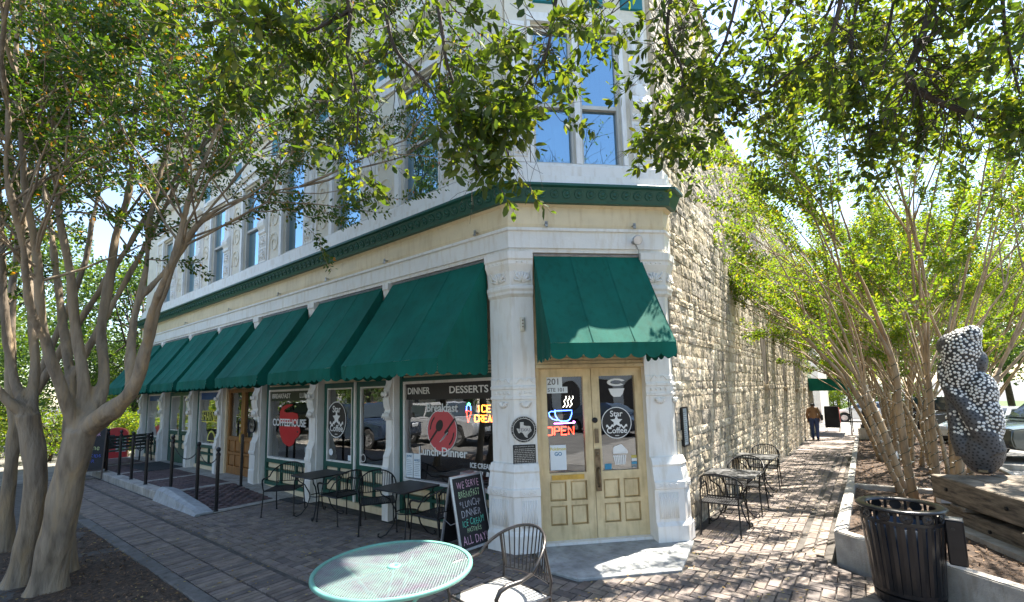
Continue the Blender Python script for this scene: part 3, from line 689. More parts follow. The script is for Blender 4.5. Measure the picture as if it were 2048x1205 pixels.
# corner door on the chamfer
YD = .15
d = double_door(FC, .375, 1.905, .045, .95, 2.40, YD, TAN, TAN, 2, kick=.2, st=.115)
mb = MB(); mb.box(.31, .37, .06, .22, .02, 2.41, FC); mb.box(1.91, 1.97, .06, .22, .02, 2.41, FC)
mb.box(.33, 1.95, .1, .22, 2.405, 4.06, FC)
for k in range(4): mb.box(.32, 1.96, .02 + .02 * k, .1, 2.41 + k * .05, 2.455 + k * .05, FC)
mb.build('door_case', TAN, d)
mb = MB(); mb.box(.33, 1.95, .02, .24, .0, .05, FC); mb.build('threshold', WHITE, d)
mb = MB(); mb.box(.52, .98, .105, .118, .86, .925, FC); mb.build('letter_slot', BRASS, d)
mb = MB(); mb.box(1.15, 1.225, .1, .12, .68, 1.26, FC); mb.tube([FC @ Vector(q) for q in ((1.188, .11, .74), (1.188, .055, .78), (1.188, .05, .9), (1.188, .06, .98), (1.188, .11, 1.0))], .016, 6); mb.box(1.16, 1.215, .105, .12, 1.34, 1.54, FC)
mb.lathe([(.018, 0), (.018, .02), (0, .022)], 10, FC @ Matrix.Translation((1.188, .1, 1.18)) @ Matrix.Rotation(math.pi / 2, 4, 'X')); mb.build('handle', mat('aged_bronze', (.22, .17, .11), .4, .8, var=.3, vscale=15), d)
mb = MB(); mb.lathe([(.04, 0), (.04, .02), (.02, .03), (0, .03)], 14, FC @ Matrix.Translation((1.17, .12, 1.66)) @ Matrix.Rotation(math.pi / 2, 4, 'X')); mb.build('lock', IRON, d)
for z in (.45, 1.4, 2.1):
    for x in (.362, 1.918): mb = MB(); mb.box(x - .012, x + .012, .085, .125, z - .07, z + .07, FC); mb.build('hinge', BRASS, d)
YP = YD + .005
for s_, sz, x, z in (('201', .125, .60, 2.215), ('STE 101', .075, .635, 2.10)):
    mb = MB(); k = .095 if sz > .1 else .19
    wb = (.125, .07) if sz > .1 else (.165, .045)
    flat([(-wb[0], -wb[1]), (wb[0], -wb[1]), (wb[0], wb[1]), (-wb[0], wb[1])], PAPER, d, frameM(FC, x, YP, z), 'number_label', .001); text(s_, sz, mat('grey_letters', (.12, .12, .13), .5), d, frameM(FC, x, YP - .003, z), bold=.01)
star_logo(d, FC, 1.505, 1.61, .225, YP)
mb = MB(); mb.box(.515, .745, YP - .003, YP - .001, .985, 1.33, FC); mb.build('paper_notice', PAPER, d)
text('Pokémon', .06, mat('yellow_print', (.6, .5, .1), .6), d, frameM(FC, .63, YP - .004, 1.275), bold=.02); text('GO', .07, mat('blue_print', (.05, .2, .35), .6), d, frameM(FC, .63, YP - .004, 1.205), bold=.03)
Mx = frameM(FC, 1.53, YP, 1.17)       # cupcake
flat([(.11 * math.cos(a) * (1 + .1 * math.cos(3 * a)), .02 + .10 * math.sin(a) * (1.1 + .08 * math.cos(5 * a))) for a in np.linspace(-.15, math.pi + .15, 22)], LETW, d, Mx, 'cupcake_top')
for k in range(7): flat([(-.1 + k * .029, -.015), (-.1 + k * .029 + .022, -.015), (-.075 + k * .022 + .016, -.15), (-.075 + k * .022, -.15)], LETW, d, Mx, 'cupcake_case')
Mx = frameM(FC, 1.53, YP, 2.12)       # cup with steam
flat([(-.12, -.02), (.12, -.02), (.09, -.1), (.05, -.14), (-.05, -.14), (-.09, -.1)], LETW, d, Mx, 'cup_logo')
flat([(.14 * math.cos(a), .07 + .055 * math.sin(a)) for a in np.linspace(.4, 5.6, 16)] + [(.09 * math.cos(a), .07 + .03 * math.sin(a)) for a in np.linspace(5.6, .4, 16)], LETW, d, Mx, 'steam_logo')
flat([(-.1, -.04), (.0, -.04), (.0, .04), (-.1, .04)], mat('blue_card', (.05, .3, .5), .5), d, frameM(FC, 1.40, YP, 1.0), 'sticker')
for k in range(4): flat([(-.04, -.018), (.04, -.018), (.04, .018), (-.04, .018)], mat(('grey_card', 'blue_card', 'white_vinyl', 'yellow_print')[k], (.3, .3, .3)), d, frameM(FC, 1.74, YP, .99 + k * .045), 'sticker')
# --- awnings
def awning(F, x0, x1, ztop, zfold, zbot, pr, seed, n_sc):
    par = empty('awning'); par.parent = B; rg = random.Random(seed)
    nx, nz = 36, 12; mb = MB(); ph = rg.uniform(0, 6)
    for j in range(nz + 1):
        t = j / nz
        for i in range(nx + 1):
            u = i / nx; x = x0 + (x1 - x0) * u
            sag = .02 * math.sin(math.pi * t) + .03 * abs(math.sin(u * math.pi * 3)) ** .7 * math.sin(math.pi * min(1, t * 1.02)) ** .8 + .012 * mnoise.noise((u * 9 + ph, t * 3, seed)) * t
            mb.v.append(F @ Vector((x, -.02 - pr * t - 0 * sag + sag * .55, ztop + (zfold - ztop) * t - sag * .7)))
    mb.f = [(j * (nx + 1) + i, j * (nx + 1) + i + 1, (j + 1) * (nx + 1) + i + 1, (j + 1) * (nx + 1) + i) for j in range(nz) for i in range(nx)]
    mb.build('canopy', AWN, par, smooth=True)
    for u in (1 / 3, 2 / 3):
        i = round(u * nx); sm_ = MB(); pts = [Vector(mb.v[j * (nx + 1) + i]) for j in range(nz + 1)]; sm_.tube([p + (F.to_3x3() @ Vector((0, -.004, .003))) for p in pts], .0025, 5); sm_.build('seam', AWN, par, smooth=True)
    # valance with scallops, front and both sides
    def valance(pts, zt):
        mb = MB(); L = 0; k = len(pts)
        acc = [0]
        for a, b in zip(pts, pts[1:]): acc.append(acc[-1] + (Vector(b) - Vector(a)).length)
        pitch = acc[-1] / max(1, round(acc[-1] / .2))
        for i, p in enumerate(pts):
            s = acc[i] / pitch; sc = abs(math.sin(math.pi * s)) ** .6
            rip = .016 * math.sin(s * 2.1 + ph) + .008 * mnoise.noise((s * 1.7, ph, 2))
            zt_ = zt(i) if callable(zt) else zt
            for q in (0, .5, 1):
                z = zt_ + (zbot + .05 - .055 * sc - zt_) * q
                mb.v.append(F @ Vector((p[0] + 0, p[1] - rip * q, z)))
        mb.f = [(3 * i + q, 3 * i + 3 + q, 3 * i + 4 + q, 3 * i + 1 + q) for i in range(k - 1) for q in (0, 1)]
        return mb
    N = 80
    valance([(x0 + (x1 - x0) * i / N, -.02 - pr) for i in range(N + 1)], zfold).build('valance', AWN, par, smooth=True)
    for x in (x0 + .002, x1 - .002):
        mb = MB(); n = 28
        for i in range(n + 1):
            t = i / n; y = -.02 - pr * t; z1_ = ztop + (zfold - ztop) * t - .02 * math.sin(math.pi * t); s = pr * t / .2
            rip = .012 * math.sin(t * 14 + ph)
            zb = zbot + .05 - .055 * abs(math.sin(math.pi * s)) ** .6
            for q in (0, .25, .5, .75, 1):
                mb.v.append(F @ Vector((x + rip * q * (1 - t * .6) , y, z1_ + (zb - z1_) * q)))
        mb.f = [(5 * i + q, 5 * i + 5 + q, 5 * i + 6 + q, 5 * i + 1 + q) for i in range(n) for q in range(4)]
        mb.build('side_panel', AWN, par, smooth=True)
    fr = MB(); r = .013; e = .012
    P = lambda x, y, z: F @ Vector((x, y, z))
    for x in (x0 + .04, x1 - .04): fr.tube([P(x, .1, zfold - .04), P(x, -pr, zfold - .04)], r, 5); fr.tube([P(x, 0.0, ztop - .09), P(x, -pr, zfold - .05)], r, 5)
    fr.tube([P(x0 + .04, -pr, zfold - .04), P(x1 - .04, -pr, zfold - .04)], r, 5); fr.tube([P(x0, -.03, ztop - .012), P(x1, -.03, ztop - .012)], .016, 5)
    fr.build('frame', STEEL, par)
AWX = [(-2.58, -.42), (-4.98, -2.87), (-7.48, -5.42), (-9.84, -7.95), (-11.97, -10.13), (-14.5, -12.30), (-16.95, -14.86)]
for i, (a, b) in enumerate(AWX): awning(FA, a, b, 4.03, 2.55, 2.34, 1.0, i, 9)
awning(FC, .335, 1.93, 4.03, 2.66, 2.47, .92, 11, 7)

# --- upper storey
def upper_window(F, x0, x1, z0, zm, z1, y, blind=.75):
    par = empty('sash_window'); par.parent = B; t = .045; mb = MB()
    mb.box(x0, x0 + t, y - .03, y + .1, z0, z1, F); mb.box(x1 - t, x1, y - .03, y + .1, z0, z1, F); mb.box(x0 + t, x1 - t, y - .03, y + .1, z1 - t, z1, F); mb.box(x0 + t, x1 - t, y - .03, y + .1, z0, z0 + t * .8, F)
    mb.box(x0 + t, x1 - t, y - .015, y + .06, zm - .03, zm + .03, F)
    mb.build('frame', mat('pale_sash_paint', (.56, .55, .5), .5, var=.06), par)
    pane(F, par, x0 + t - .004, x1 - t + .004, zm + .026, z1 - t + .004, y + .01, GLASSUP); pane(F, par, x0 + t - .004, x1 - t + .004, z0 + t * .8 - .004, zm - .026, y + .045, GLASSUP)
    mb = MB(); n = int((z1 - z0 - .1) * blind / .028); zt = z1 - .06
    for k in range(n):
        z = zt - k * .028
        mb.add([F @ Vector(q) for q in ((x0 + t + .01, y + .075, z - .016), (x1 - t - .01, y + .075, z - .016), (x1 - t - .01, y + .095, z), (x0 + t + .01, y + .095, z))], [(0, 1, 2, 3)])
    mb.build('blind', SLATS, par, fix=False)
    return par
def scroll_column(F, x0, x1, zb, zt, y, nros=2):
    """engaged column with flower tiles at its foot and a scroll bracket above"""
    w = x1 - x0; xc = (x0 + x1) / 2; mb = MB()
    mb.box(x0, x1, y - .05, y + .05, zb, zb + .72, F)
    mb.prism([(y - .05, zb + .72), (y - .09, zb + .74), (y - .09, zb + .80), (y - .07, zb + .82), (y - .12, zb + .90), (y - .135, zb + .98), (y - .115, zb + 1.05), (y - .07, zb + 1.12), (y - .03, zb + 1.14), (y + .05, zb + 1.14), (y + .05, zb + .72)], x0, x1, F, axis='x')
    mb.box(x0 + .02, x1 - .02, y - .03, y + .05, zb + 1.14, zt, F)
    for k in (-1, 1): mb.tube([F @ Vector((xc + k * w * .22, y - .045, zb + 1.3)), F @ Vector((xc + k * w * .22, y - .045, zt - .1))], w * .13, 8)
    mb.lathe([(w * .42, 0), (w * .42, .03), (w * .3, .05), (0, .05)], 14, F @ Matrix.Translation((xc, y - .03, zb + 1.2)) @ Matrix.Rotation(math.pi / 2, 4, 'X'))
    o = mb.build('column', WHITE, B)
    orn = MB()
    for k in range(nros):
        zc = zb + .2 + k * .34; h = min(.14, w * .4)
        for a, b, c_, d_ in ((-h, h, -h, -h + .015), (-h, h, h - .015, h), (-h, -h + .015, -h + .015, h - .015), (h - .015, h, -h + .015, h - .015)): orn.box(xc + a, xc + b, y - .062, y - .045, zc + c_, zc + d_, F)
        for q in range(8):
            an = q * math.pi / 4; orn.tube([F @ Vector((xc, y - .055, zc)), F @ Vector((xc + h * .5 * math.cos(an), y - .066, zc + h * .5 * math.sin(an))), F @ Vector((xc + h * .82 * math.cos(an), y - .05, zc + h * .82 * math.sin(an)))], [.012, .024, .01], 6)
    orn.build('carving', WHITE, o, smooth=True)['kind'] = 'stuff'
ZU0, ZU1, ZT = 5.40, 7.62, 10.4
WH = .5
wx = [-1.895 - 2.15 * k for k in range(7)]
mb = MB(); pm = MB(); zl = []
def uw(x0, x1, z0, z1, F=FA, y0=.0, y1=.3): mb.box(x0, x1, y0, y1, z0, z1, F)
edges = [XL]
for x in reversed(wx): edges += [x - .5, x + .5]
edges.append(-.02)
for i in range(0, len(edges), 2): uw(edges[i], edges[i + 1], ZU0 - .02, ZU1)
for x in wx: uw(x - .5, x + .5, 5.38, 5.44)
uw(XL, -.02, ZU1, ZT)
sf = 0
fe = [(0.02, .40), (1.03, 1.125), (1.76, CH - .02)]
for a, b in fe: uw(a, b, ZU0 - .02, ZU1, FC)
uw(.40, 1.03, 5.38, 5.41, FC); uw(1.125, 1.76, 5.38, 5.41, FC); uw(.02, CH - .02, ZU1, ZT, FC)
mb.build('upper_wall', CREAMW, B)
for x in wx:
    upper_window(FA, x - .5, x + .5, 5.45, 6.48, ZU1 - .02, .08, .72)
    mb = MB(); mb.box(x - .6, x - .502, -.05, .05, 5.41, 7.66); mb.box(x + .502, x + .535, -.05, .05, 5.41, 7.66); mb.box(x - .6, x + .535, -.06, .05, 7.662, 7.80)
    mb.prism([(-.06, 7.802), (-.14, 7.86), (-.14, 7.92), (.0, 7.92), (.0, 7.802)], x - .64, x + .95, axis='x'); mb.build('window_casing', WHITE, B)
    scroll_column(FA, x + .545, x + .90, 5.41, 7.66, .0)
    if x - .65 > XL + .4:
        mb = MB(); a, b = x - 1.2, x - .65     # framed plaster panel and teal tile above it
        mb.box(a, a + .05, -.03, .01, 5.41, 7.66); mb.box(b - .0, b + .045, -.03, .01, 5.41, 7.66)
        mb.box(a - .02, b + .05, -.04, .01, 7.665, 7.79); mb.box(a, a + .06, -.035, .01, 7.93, 8.62); mb.box(b - .06, b, -.035, .01, 7.93, 8.62); mb.box(a + .06, b - .06, -.035, .01, 7.93, 8.03); mb.box(a + .06, b - .06, -.035, .01, 8.52, 8.62)
        mb.build('panel_trim', WHITE, B)
        mb = MB(); mb.frus(a + .06, b - .06, -.02, .006, 8.03, 8.52, .02); mb.build('teal_tile', mat('teal_tile', (.0, .16, .19), .35, var=.15), B)
        mb = MB()
        for q in range(3):
            zc = 5.8 + q * .62
            pts = [((a + b) / 2 + (.03 + .013 * t) * math.cos(t * 1.1) * 1.6, -.006, zc + (.03 + .013 * t) * math.sin(t * 1.1) * 2) for t in np.linspace(0, 9, 26)]
            mb.tube(pts, .016, 5)
        mb.build('plaster_scroll', CREAMW, B, smooth=True)
for a, b in ((.40, 1.03), (1.125, 1.76)): upper_window(FC, a, b, 5.42, 6.37, ZU1 - .02, .06, .82 if a > 1 else .62)
mb = MB(); mb.box(.345, .398, -.05, .05, 5.41, 7.66, FC); mb.box(1.032, 1.123, -.045, .05, 5.41, 7.66, FC); mb.box(1.762, 1.83, -.05, .05, 5.41, 7.66, FC); mb.box(.34, 1.84, -.06, .05, 7.662, 7.80, FC); mb.build('window_casing', WHITE, B)
scroll_column(FC, .03, .33, 5.41, 7.66, .0); scroll_column(FC, 1.92, 2.22, 5.41, 7.66, .0)
mb = MB(); mb.sweep(PATH, [(-.28, 8.66), (.10, 8.66), (.16, 8.74), (.16, 8.82), (-.28, 8.82)]); mb.sweep(PATH, [(-.28, 10.1), (.12, 10.1), (.2, 10.22), (.48, 10.3), (.5, 10.44), (-.28, 10.44)]); mb.build('upper_cornice', WHITE, B)
mb = MB(); mb.box(1.0, 1.16, -.02, .01, 7.9, 8.6, FC)
mb.build('panel_trim', WHITE, B)
for a in (.45, 1.2, 1.85): mb = MB(); mb.frus(a, a + .38, -.03, .004, 8.0, 8.5, .02, FC); mb.build('teal_tile', mat('teal_tile', (.0, .16, .19)), B)
for k in range(9):
    x = -.6 - k * 1.9; mb = MB(); mb.prism([(.0, 9.5), (-.12, 9.55), (-.16, 9.8), (-.36, 10.0), (-.4, 10.098), (.0, 10.098)], x - .09, x + .09, axis='x'); mb.build('eaves_bracket', GREEN, B)

# --- body: limestone side wall, back, roof, interior
YW0, YW1 = C + .12, 24.0
STONE = mat('limestone', (.68, .60, .47), .9, var=.2, vscale=5, bump=1.0, bscale=18, tint=[(.7, .66, .6), (1.1, 1.04, .98), (.92, .86, .76), (1.2, 1.18, 1.14), (.78, .76, .76)])
def add_streaks(M_, amount=.16):
    nt = M_.node_tree; L = nt.links; b = nt.nodes['Principled BSDF']; src = b.inputs['Base Color'].links[0].from_socket
    geo = nd(nt, 'ShaderNodeNewGeometry')
    def nz(scale, st, lo, hi, det=6):
        mp = nd(nt, 'ShaderNodeMapping'); mp.inputs['Scale'].default_value = st; n = nd(nt, 'ShaderNodeTexNoise'); n.inputs['Scale'].default_value = scale; n.inputs['Detail'].default_value = det; n.inputs['Roughness'].default_value = .65
        r = nd(nt, 'ShaderNodeMapRange'); r.inputs[1].default_value = lo; r.inputs[2].default_value = hi
        L.new(geo.outputs['Position'], mp.inputs[0]); L.new(mp.outputs[0], n.inputs['Vector']); L.new(n.outputs[0], r.inputs[0]); return r.outputs[0]
    a = nz(6, (1, 1, .16), .42, .56); c = nz(.9, (1, 1, .6), .36, .52, 4); d_ = nz(30, (1, 1, .5), .35, .6)
    m1 = nd(nt, 'ShaderNodeMath', operation='MULTIPLY'); m2 = nd(nt, 'ShaderNodeMath', operation='MULTIPLY'); L.new(a, m1.inputs[0]); L.new(c, m1.inputs[1]); L.new(m1.outputs[0], m2.inputs[0]); L.new(d_, m2.inputs[1]); m2.use_clamp = True
    mx = nd(nt, 'ShaderNodeMixRGB', blend_type='MIX'); mx.inputs[2].default_value = (amount * .55, amount * .52, amount * .47, 1)
    L.new(m2.outputs[0], mx.inputs[0]); L.new(src, mx.inputs[1]); L.new(mx.outputs[0], b.inputs['Base Color'])
add_streaks(STONE, .13)
MORT = mat('lime_mortar', (.64, .55, .42), .95, var=.2, vscale=8, bump=.6, bscale=40); 
mb = MB(); mb.box(XL, -.05, .31, .5, 4.1, ZT); mb.box(0, CH - .1, .31, .4, 4.1, ZT, FC)
mb.box(XL, XL + .3, .3, YW1, -.1, 9.0); mb.box(XL + .3, C - .3, YW1 - .3, YW1, -.6, 8.0); mb.build('inner_wall', WHITE, B)
HW = lambda y: 10.3 if y < 6.2 else 8.1
wall = MB(); 
wall.prism([(YW0, -.7), (6.2, -.7), (6.2, 10.3), (YW0, 10.3)], C - .30, C + .0, axis='x'); wall.prism([(6.2, -.7), (YW1, -.7), (YW1, 8.1), (6.2, 8.1)], C - .30, C - .002, axis='x')
wall = wall.build('stone_wall', MORT, B)
NICHE = [(9.35, 10.15, 2.1, 3.55), (13.2, 13.9, 2.0, 3.5), (16.4, 17.1, 1.9, 3.4), (19.2, 19.9, 1.9, 3.3), (9.3, 10.2, 5.3, 7.2), (13.0, 13.8, 4.7, 6.9), (16.2, 17.0, 4.8, 6.9)]
for i, (a, b, z0, z1) in enumerate(NICHE):
    nw = empty('blocked_window'); nw.parent = B
    mb = MB(); mb.box(C - .001, C + .012, a + .05, b - .05, z0, z1); mb.build('boarding', mat('weathered_board', (.16, .13, .1), .8, var=.4, stretch=(6, 6, 1)), nw)
    mb = MB(); mb.box(C, C + .14, a - .1, b + .1, z0 - .12, z0 - .01); bevel(mb.build('sill', STONE, nw), .01); tinted(mb.mesh('x'), .4)
# rough stones, laid in courses
rs = random.Random(21); stones = []; z = -.62
def stone_variant(seed):
    rg = random.Random(seed); mb = MB(); nu, nv = 5, 3
    for j in range(nv + 1):
        for i in range(nu + 1):
            u, v = i / nu - .5, j / nv - .5; e = (i in (0, nu)) or (j in (0, nv))
            d_ = 0 if e else rg.uniform(.7, 1.2)
            ju = 0 if i in (0, nu) else rg.uniform(-.05, .05); jv = 0 if j in (0, nv) else rg.uniform(-.08, .08)
            if e: ju += rg.uniform(-.015, .015); jv += rg.uniform(-.03, .03)
            mb.v.append((d_ if not e else rg.uniform(.35, .95), (u + ju), (v + jv)))
    W1 = nu + 1
    mb.f = [(j * W1 + i, j * W1 + i + 1, (j + 1) * W1 + i + 1, (j + 1) * W1 + i) for j in range(nv) for i in range(nu)]
    bd = [i for i in range(W1)] + [(j + 1) * W1 - 1 for j in range(1, nv + 1)] + [nv * W1 + i for i in range(nu - 1, -1, -1)] + [j * W1 for j in range(nv - 1, 0, -1)]
    o = len(mb.v)
    for q in bd: mb.v.append((-.6, mb.v[q][1], mb.v[q][2]))
    n = len(bd)
    mb.f += [(bd[k], o + k, o + (k + 1) % n, bd[(k + 1) % n]) for k in range(n)]
    return mb
SV = [stone_variant(k) for k in range(12)]
while z < 10.25:
    h = rs.choice((.11, .13, .15, .17, .2, .24)) if z < 4.6 else rs.uniform(.1, .19)
    y = YW0 - rs.uniform(0, .1)
    while y < YW1 - .1:
        L = rs.uniform(.16, .58) * (1 if z < 3 else .85)
        a, b = max(y, YW0), min(y + L, YW1); top = HW((a + b) / 2)
        hit = any(not (b < n0 - .02 or a > n1 + .02 or z + h < m0 - .1 or z > m1 + .02) for n0, n1, m0, m1 in NICHE)
        if z + h > gz(y) - .05 and z + h < top + .05 and b - a > .1:
            if hit:
                for n0, n1, m0, m1 in NICHE:
                    if not (b < n0 or a > n1 or z + h < m0 - .1 or z > m1 + .02):
                        if a < n0 - .08: stones.append((a, n0, z, z + h))
                        if b > n1 + .08: stones.append((n1, b, z, z + h))
                        break
            else: stones.append((a, b, z, z + h))
        y += L
    z += h
cand = []
for s_ in stones:
    c = (C, (s_[0] + s_[1]) / 2, (s_[2] + s_[3]) / 2); u, v, k = proj(c); vis = 1300 < u < 1720 and 0 < v < 1205
    cand.append((-(s_[1] - s_[0]) * (s_[3] - s_[2]) * (c[1] + 5) ** 0 / k ** 3 if vis else 9 + k, s_))
cand.sort(key=lambda q: q[0]); vs, fs, ts = [], [], []; o_ = 0; cache = {}
sm = [np.array(m_.v) for m_ in SV]; sfa = [m_.f for m_ in SV]
vsl, fsl, tsl = [], [], []
for i, (k, (a, b, z0, z1)) in enumerate(cand):
    vi = rs.randrange(12); g = rs.uniform(.006, .016); dep = rs.uniform(.010, .032); sy_, sz_ = b - a - g, z1 - z0 - g
    if i < 300:
        key = (vi, rs.randrange(5))
        if key not in cache:
            me = bpy.data.meshes.new('stone'); me.from_pydata(sm[vi].tolist(), [], sfa[vi]); tinted(me, key[1] / 4); me.materials.append(STONE)
            me.update(); cache[key] = me
        o = bpy.data.objects.new('stone', cache[key]); COL.objects.link(o); o.parent = wall; o.location = (C + .004, (a + b) / 2, (z0 + z1) / 2); o.scale = (dep, sy_, sz_); o.rotation_euler = (rs.uniform(-.012, .012), 0, 0)
    else:
        v = sm[vi] * (dep, sy_, sz_) + (C + .004, (a + b) / 2, (z0 + z1) / 2); vsl.append(v); fsl += [tuple(q + o_ for q in f) for f in sfa[vi]]; o_ += len(v); tsl.append(np.full(len(v), rs.random()))
me = bpy.data.meshes.new('stonework'); me.from_pydata(np.concatenate(vsl).tolist(), [], fsl); tinted(me, np.concatenate(tsl)); me.update(); o = ob('stonework', me, STONE, wall); o['kind'] = 'stuff'
for key, me in list(cache.items()) + [(0, me)]:
    bm = bmesh.new(); bm.from_mesh(me); bmesh.ops.recalc_face_normals(bm, faces=bm.faces); bm.to_mesh(me); bm.free()
mb = MB(); mb.box(C - .32, C + .06, YW0, 6.2, 10.31, 10.42); mb.box(C - .32, C + .06, 6.22, YW1, 8.11, 8.2); mb.build('coping', STONE, B); 
# roof, floors, dark rooms behind the glass
mb = MB(); mb.add([(XL + .2, .4, 9.6), (.2, .4, 9.6), (C - .2, 1.9, 9.6), (C - .2, 6, 9.6), (XL + .2, 6, 9.6)], [(0, 1, 2, 3, 4)]); mb.add([(XL + .2, 6, 7.8), (C - .2, 6, 7.8), (C - .2, YW1 - .2, 7.8), (XL + .2, YW1 - .2, 7.8)], [(0, 1, 2, 3)]); mb.build('roof', mat('roof_felt', (.2, .2, .2), .9), B)
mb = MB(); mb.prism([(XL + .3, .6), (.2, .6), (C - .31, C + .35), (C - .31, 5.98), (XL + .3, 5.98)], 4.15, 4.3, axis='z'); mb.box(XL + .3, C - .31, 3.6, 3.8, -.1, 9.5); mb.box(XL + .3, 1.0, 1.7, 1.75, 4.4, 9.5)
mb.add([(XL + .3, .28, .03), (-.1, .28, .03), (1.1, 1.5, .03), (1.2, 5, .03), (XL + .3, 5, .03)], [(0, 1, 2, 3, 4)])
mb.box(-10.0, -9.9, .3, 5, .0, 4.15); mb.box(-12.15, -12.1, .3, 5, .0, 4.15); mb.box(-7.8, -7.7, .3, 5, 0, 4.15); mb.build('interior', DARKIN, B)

# --- small things fixed to the building
def lamp_head(loc, F):
    o = empty('security_lamp', (0, 0, 0), label='small round steel floodlight on the white beam above the corner door', cat='lamp')
    Mx = F @ Matrix.Translation(loc)
    mb = MB(); mb.lathe([(.035, 0), (.035, .03), (.0, .035)], 12, Mx @ Matrix.Rotation(math.pi / 2, 4, 'X')); mb.tube([Mx @ Vector(q) for q in ((0, -.02, 0), (0, -.07, -.02), (0, -.1, -.0))], .012, 6)
    mb.tube([Mx @ Vector(q) for q in ((.03, -.0, -.03), (.06, -.01, -.12), (.07, 0, -.25), (.05, .01, -.4))], .006, 5); mb.build('bracket', STEEL, o)
    mb = MB(); A = Mx @ Matrix.Translation((0, -.1, .01)) @ Matrix.Rotation(R(115), 4, 'X'); mb.lathe([(.03, -.06), (.05, -.03), (.065, .03), (.07, .06), (.06, .06)], 14, A); mb.build('shade', ALUM, o, smooth=True)
    mb = MB(); mb.lathe([(.058, .045), (.02, .055), (0, .056)], 14, A); mb.build('lens', BLINDS, o, smooth=True)
lamp_head((1.83, -.06, 4.22), FC)
bx = empty('meter_box', label='small cream electric box screwed to the white corner pillar', cat='box')
mb = MB(); mb.box(.115, .185, -.035, -.001, 2.93, 3.13, FC); mb.frus(.12, .18, -.05, -.035, 2.945, 3.115, .012, FC); bevel(mb.build('case', mat('ivory_plastic', (.66, .62, .52), .5), bx), .008)
mb = MB()
for q in range(3): mb.box(.14, .16, -.054, -.048, 2.98 + q * .045, 2.998 + q * .045, FC)
mb.build('dial', mat('brown_plastic', (.2, .14, .1), .5), bx)
# historical plaques on the corner pillar (chamfer face)
PX = .125
tx = empty('round_plaque', label='round black metal TEXAS medallion with pale state outline on the corner pillar', cat='plaque')
Mx = frameM(FC, PX, -.004, 1.58)
mb = MB(); mb.lathe([(.178, 0), (.178, .012), (.17, .018), (0, .018)], 48, Mx); mb.build('disc', mat('black_cast_metal', (.02, .021, .021), .5, .4, var=.3, vscale=20), tx)
SILV = mat('cast_aluminium', (.56, .55, .52), .45, .5, var=.15, vscale=25)
flatring(.145, .152, SILV, tx, Mx @ Matrix.Translation((0, 0, .02)), 'ring'); flatring(.172, .178, SILV, tx, Mx @ Matrix.Translation((0, 0, .0185)), 'ring')
mb = MB()
for q in range(44):
    if q % 8 in (0,): continue
    a = q * 2 * math.pi / 44; A = Mx @ Matrix.Rotation(a, 4, 'Z') @ Matrix.Translation((.162, 0, .0188)); mb.box(-.006, .006, -.003, .004 if q % 3 else .0, 0, .002, A)
mb.build('rim_lettering', SILV, tx)
TXP = [(-.5, .02), (-.2, .02), (-.2, .52), (.1, .52), (.1, .27), (.22, .22), (.4, .2), (.55, .2), (.66, .16), (.68, -.02), (.74, -.12), (.72, -.24), (.55, -.38), (.42, -.5), (.38, -.62), (.42, -.76), (.28, -.73), (.17, -.64), (.02, -.38), (-.08, -.3), (-.2, -.3), (-.26, -.38), (-.36, -.34), (-.42, -.18)]
flat([(x * .165 - .018, y * .165 + .012) for x, y in TXP], SILV, tx, Mx @ Matrix.Translation((0, 0, .019)), 'state_outline', .004)
text('TEXAS', .062, mat('grey_letters', (.12, .12, .13)), tx, Mx @ Matrix.Translation((.005, -.008, .0245)), sx=.95)
pq = empty('text_plaque', label='square black cast plaque with raised lines of text on the corner pillar', cat='plaque')
mb = MB(); mb.box(PX - .155, PX + .155, -.02, -.002, 1.0, 1.375, FC); bevel(mb.build('plate', mat('black_cast_metal', (.02, .021, .021)), pq), .005)
text('EARLY COMMERCIAL BUILDING', .021, SILV, pq, frameM(FC, PX, -.0215, 1.35), sx=.9)
mb = MB(); rl = random.Random(4)
for q in range(13):
    x = PX - .14 + (.01 if q == 0 else 0); zz = 1.318 - q * .0235
    while x < PX + .135:
        w_ = rl.uniform(.012, .04)
        for g in np.arange(x, min(x + w_, PX + .14), .0075): mb.box(g, g + .0045, -.022, -.0195, zz - .0055, zz + .0055, FC)
        x += w_ + .009
mb.build('lettering', SILV, pq)
pq2 = empty('small_plaque', label='small black rectangular plaque below the square plaque on the corner pillar', cat='plaque')
mb = MB(); mb.box(PX - .105, PX + .105, -.02, -.002, .865, .965, FC) if False else mb.box(PX - .1, PX + .1, -.02, -.002, .80, .92, FC); bevel(mb.build('plate', mat('black_cast_metal', (.02, .021, .021)), pq2), .004)
mb = MB()
for q in range(3):
    for g in np.arange(PX - .07 + .015 * (q % 2), PX + .07 - .015 * (q % 2), .009): mb.box(g, g + .005, -.022, -.0195, .893 - q * .022, .901 - q * .022, FC)
mb.box(PX - .018, PX + .018, -.022, -.0195, .822, .834, FC); mb.build('lettering', SILV, pq2)
rp_ = empty('oval_wall_plate', label='small dark round metal plate on the pilaster beside the varnished wooden door', cat='plaque')
mb = MB(); mb.lathe([(.16, 0), (.16, .02), (.12, .03), (0, .03)], 24, Matrix.Translation((-7.78, -.05, 1.45)) @ Matrix.Rotation(math.pi / 2, 4, 'X') @ Matrix.Diagonal((.8, 1, 1, 1))); mb.build('plate', IRON, rp_)
mb = MB(); mb.lathe([(.15, .0), (.15, .008), (.14, .008), (.14, 0)], 24, Matrix.Translation((-7.78, -.081, 1.45)) @ Matrix.Rotation(math.pi / 2, 4, 'X') @ Matrix.Diagonal((.8, 1, 1, 1))); mb.build('rim', STEEL, rp_)
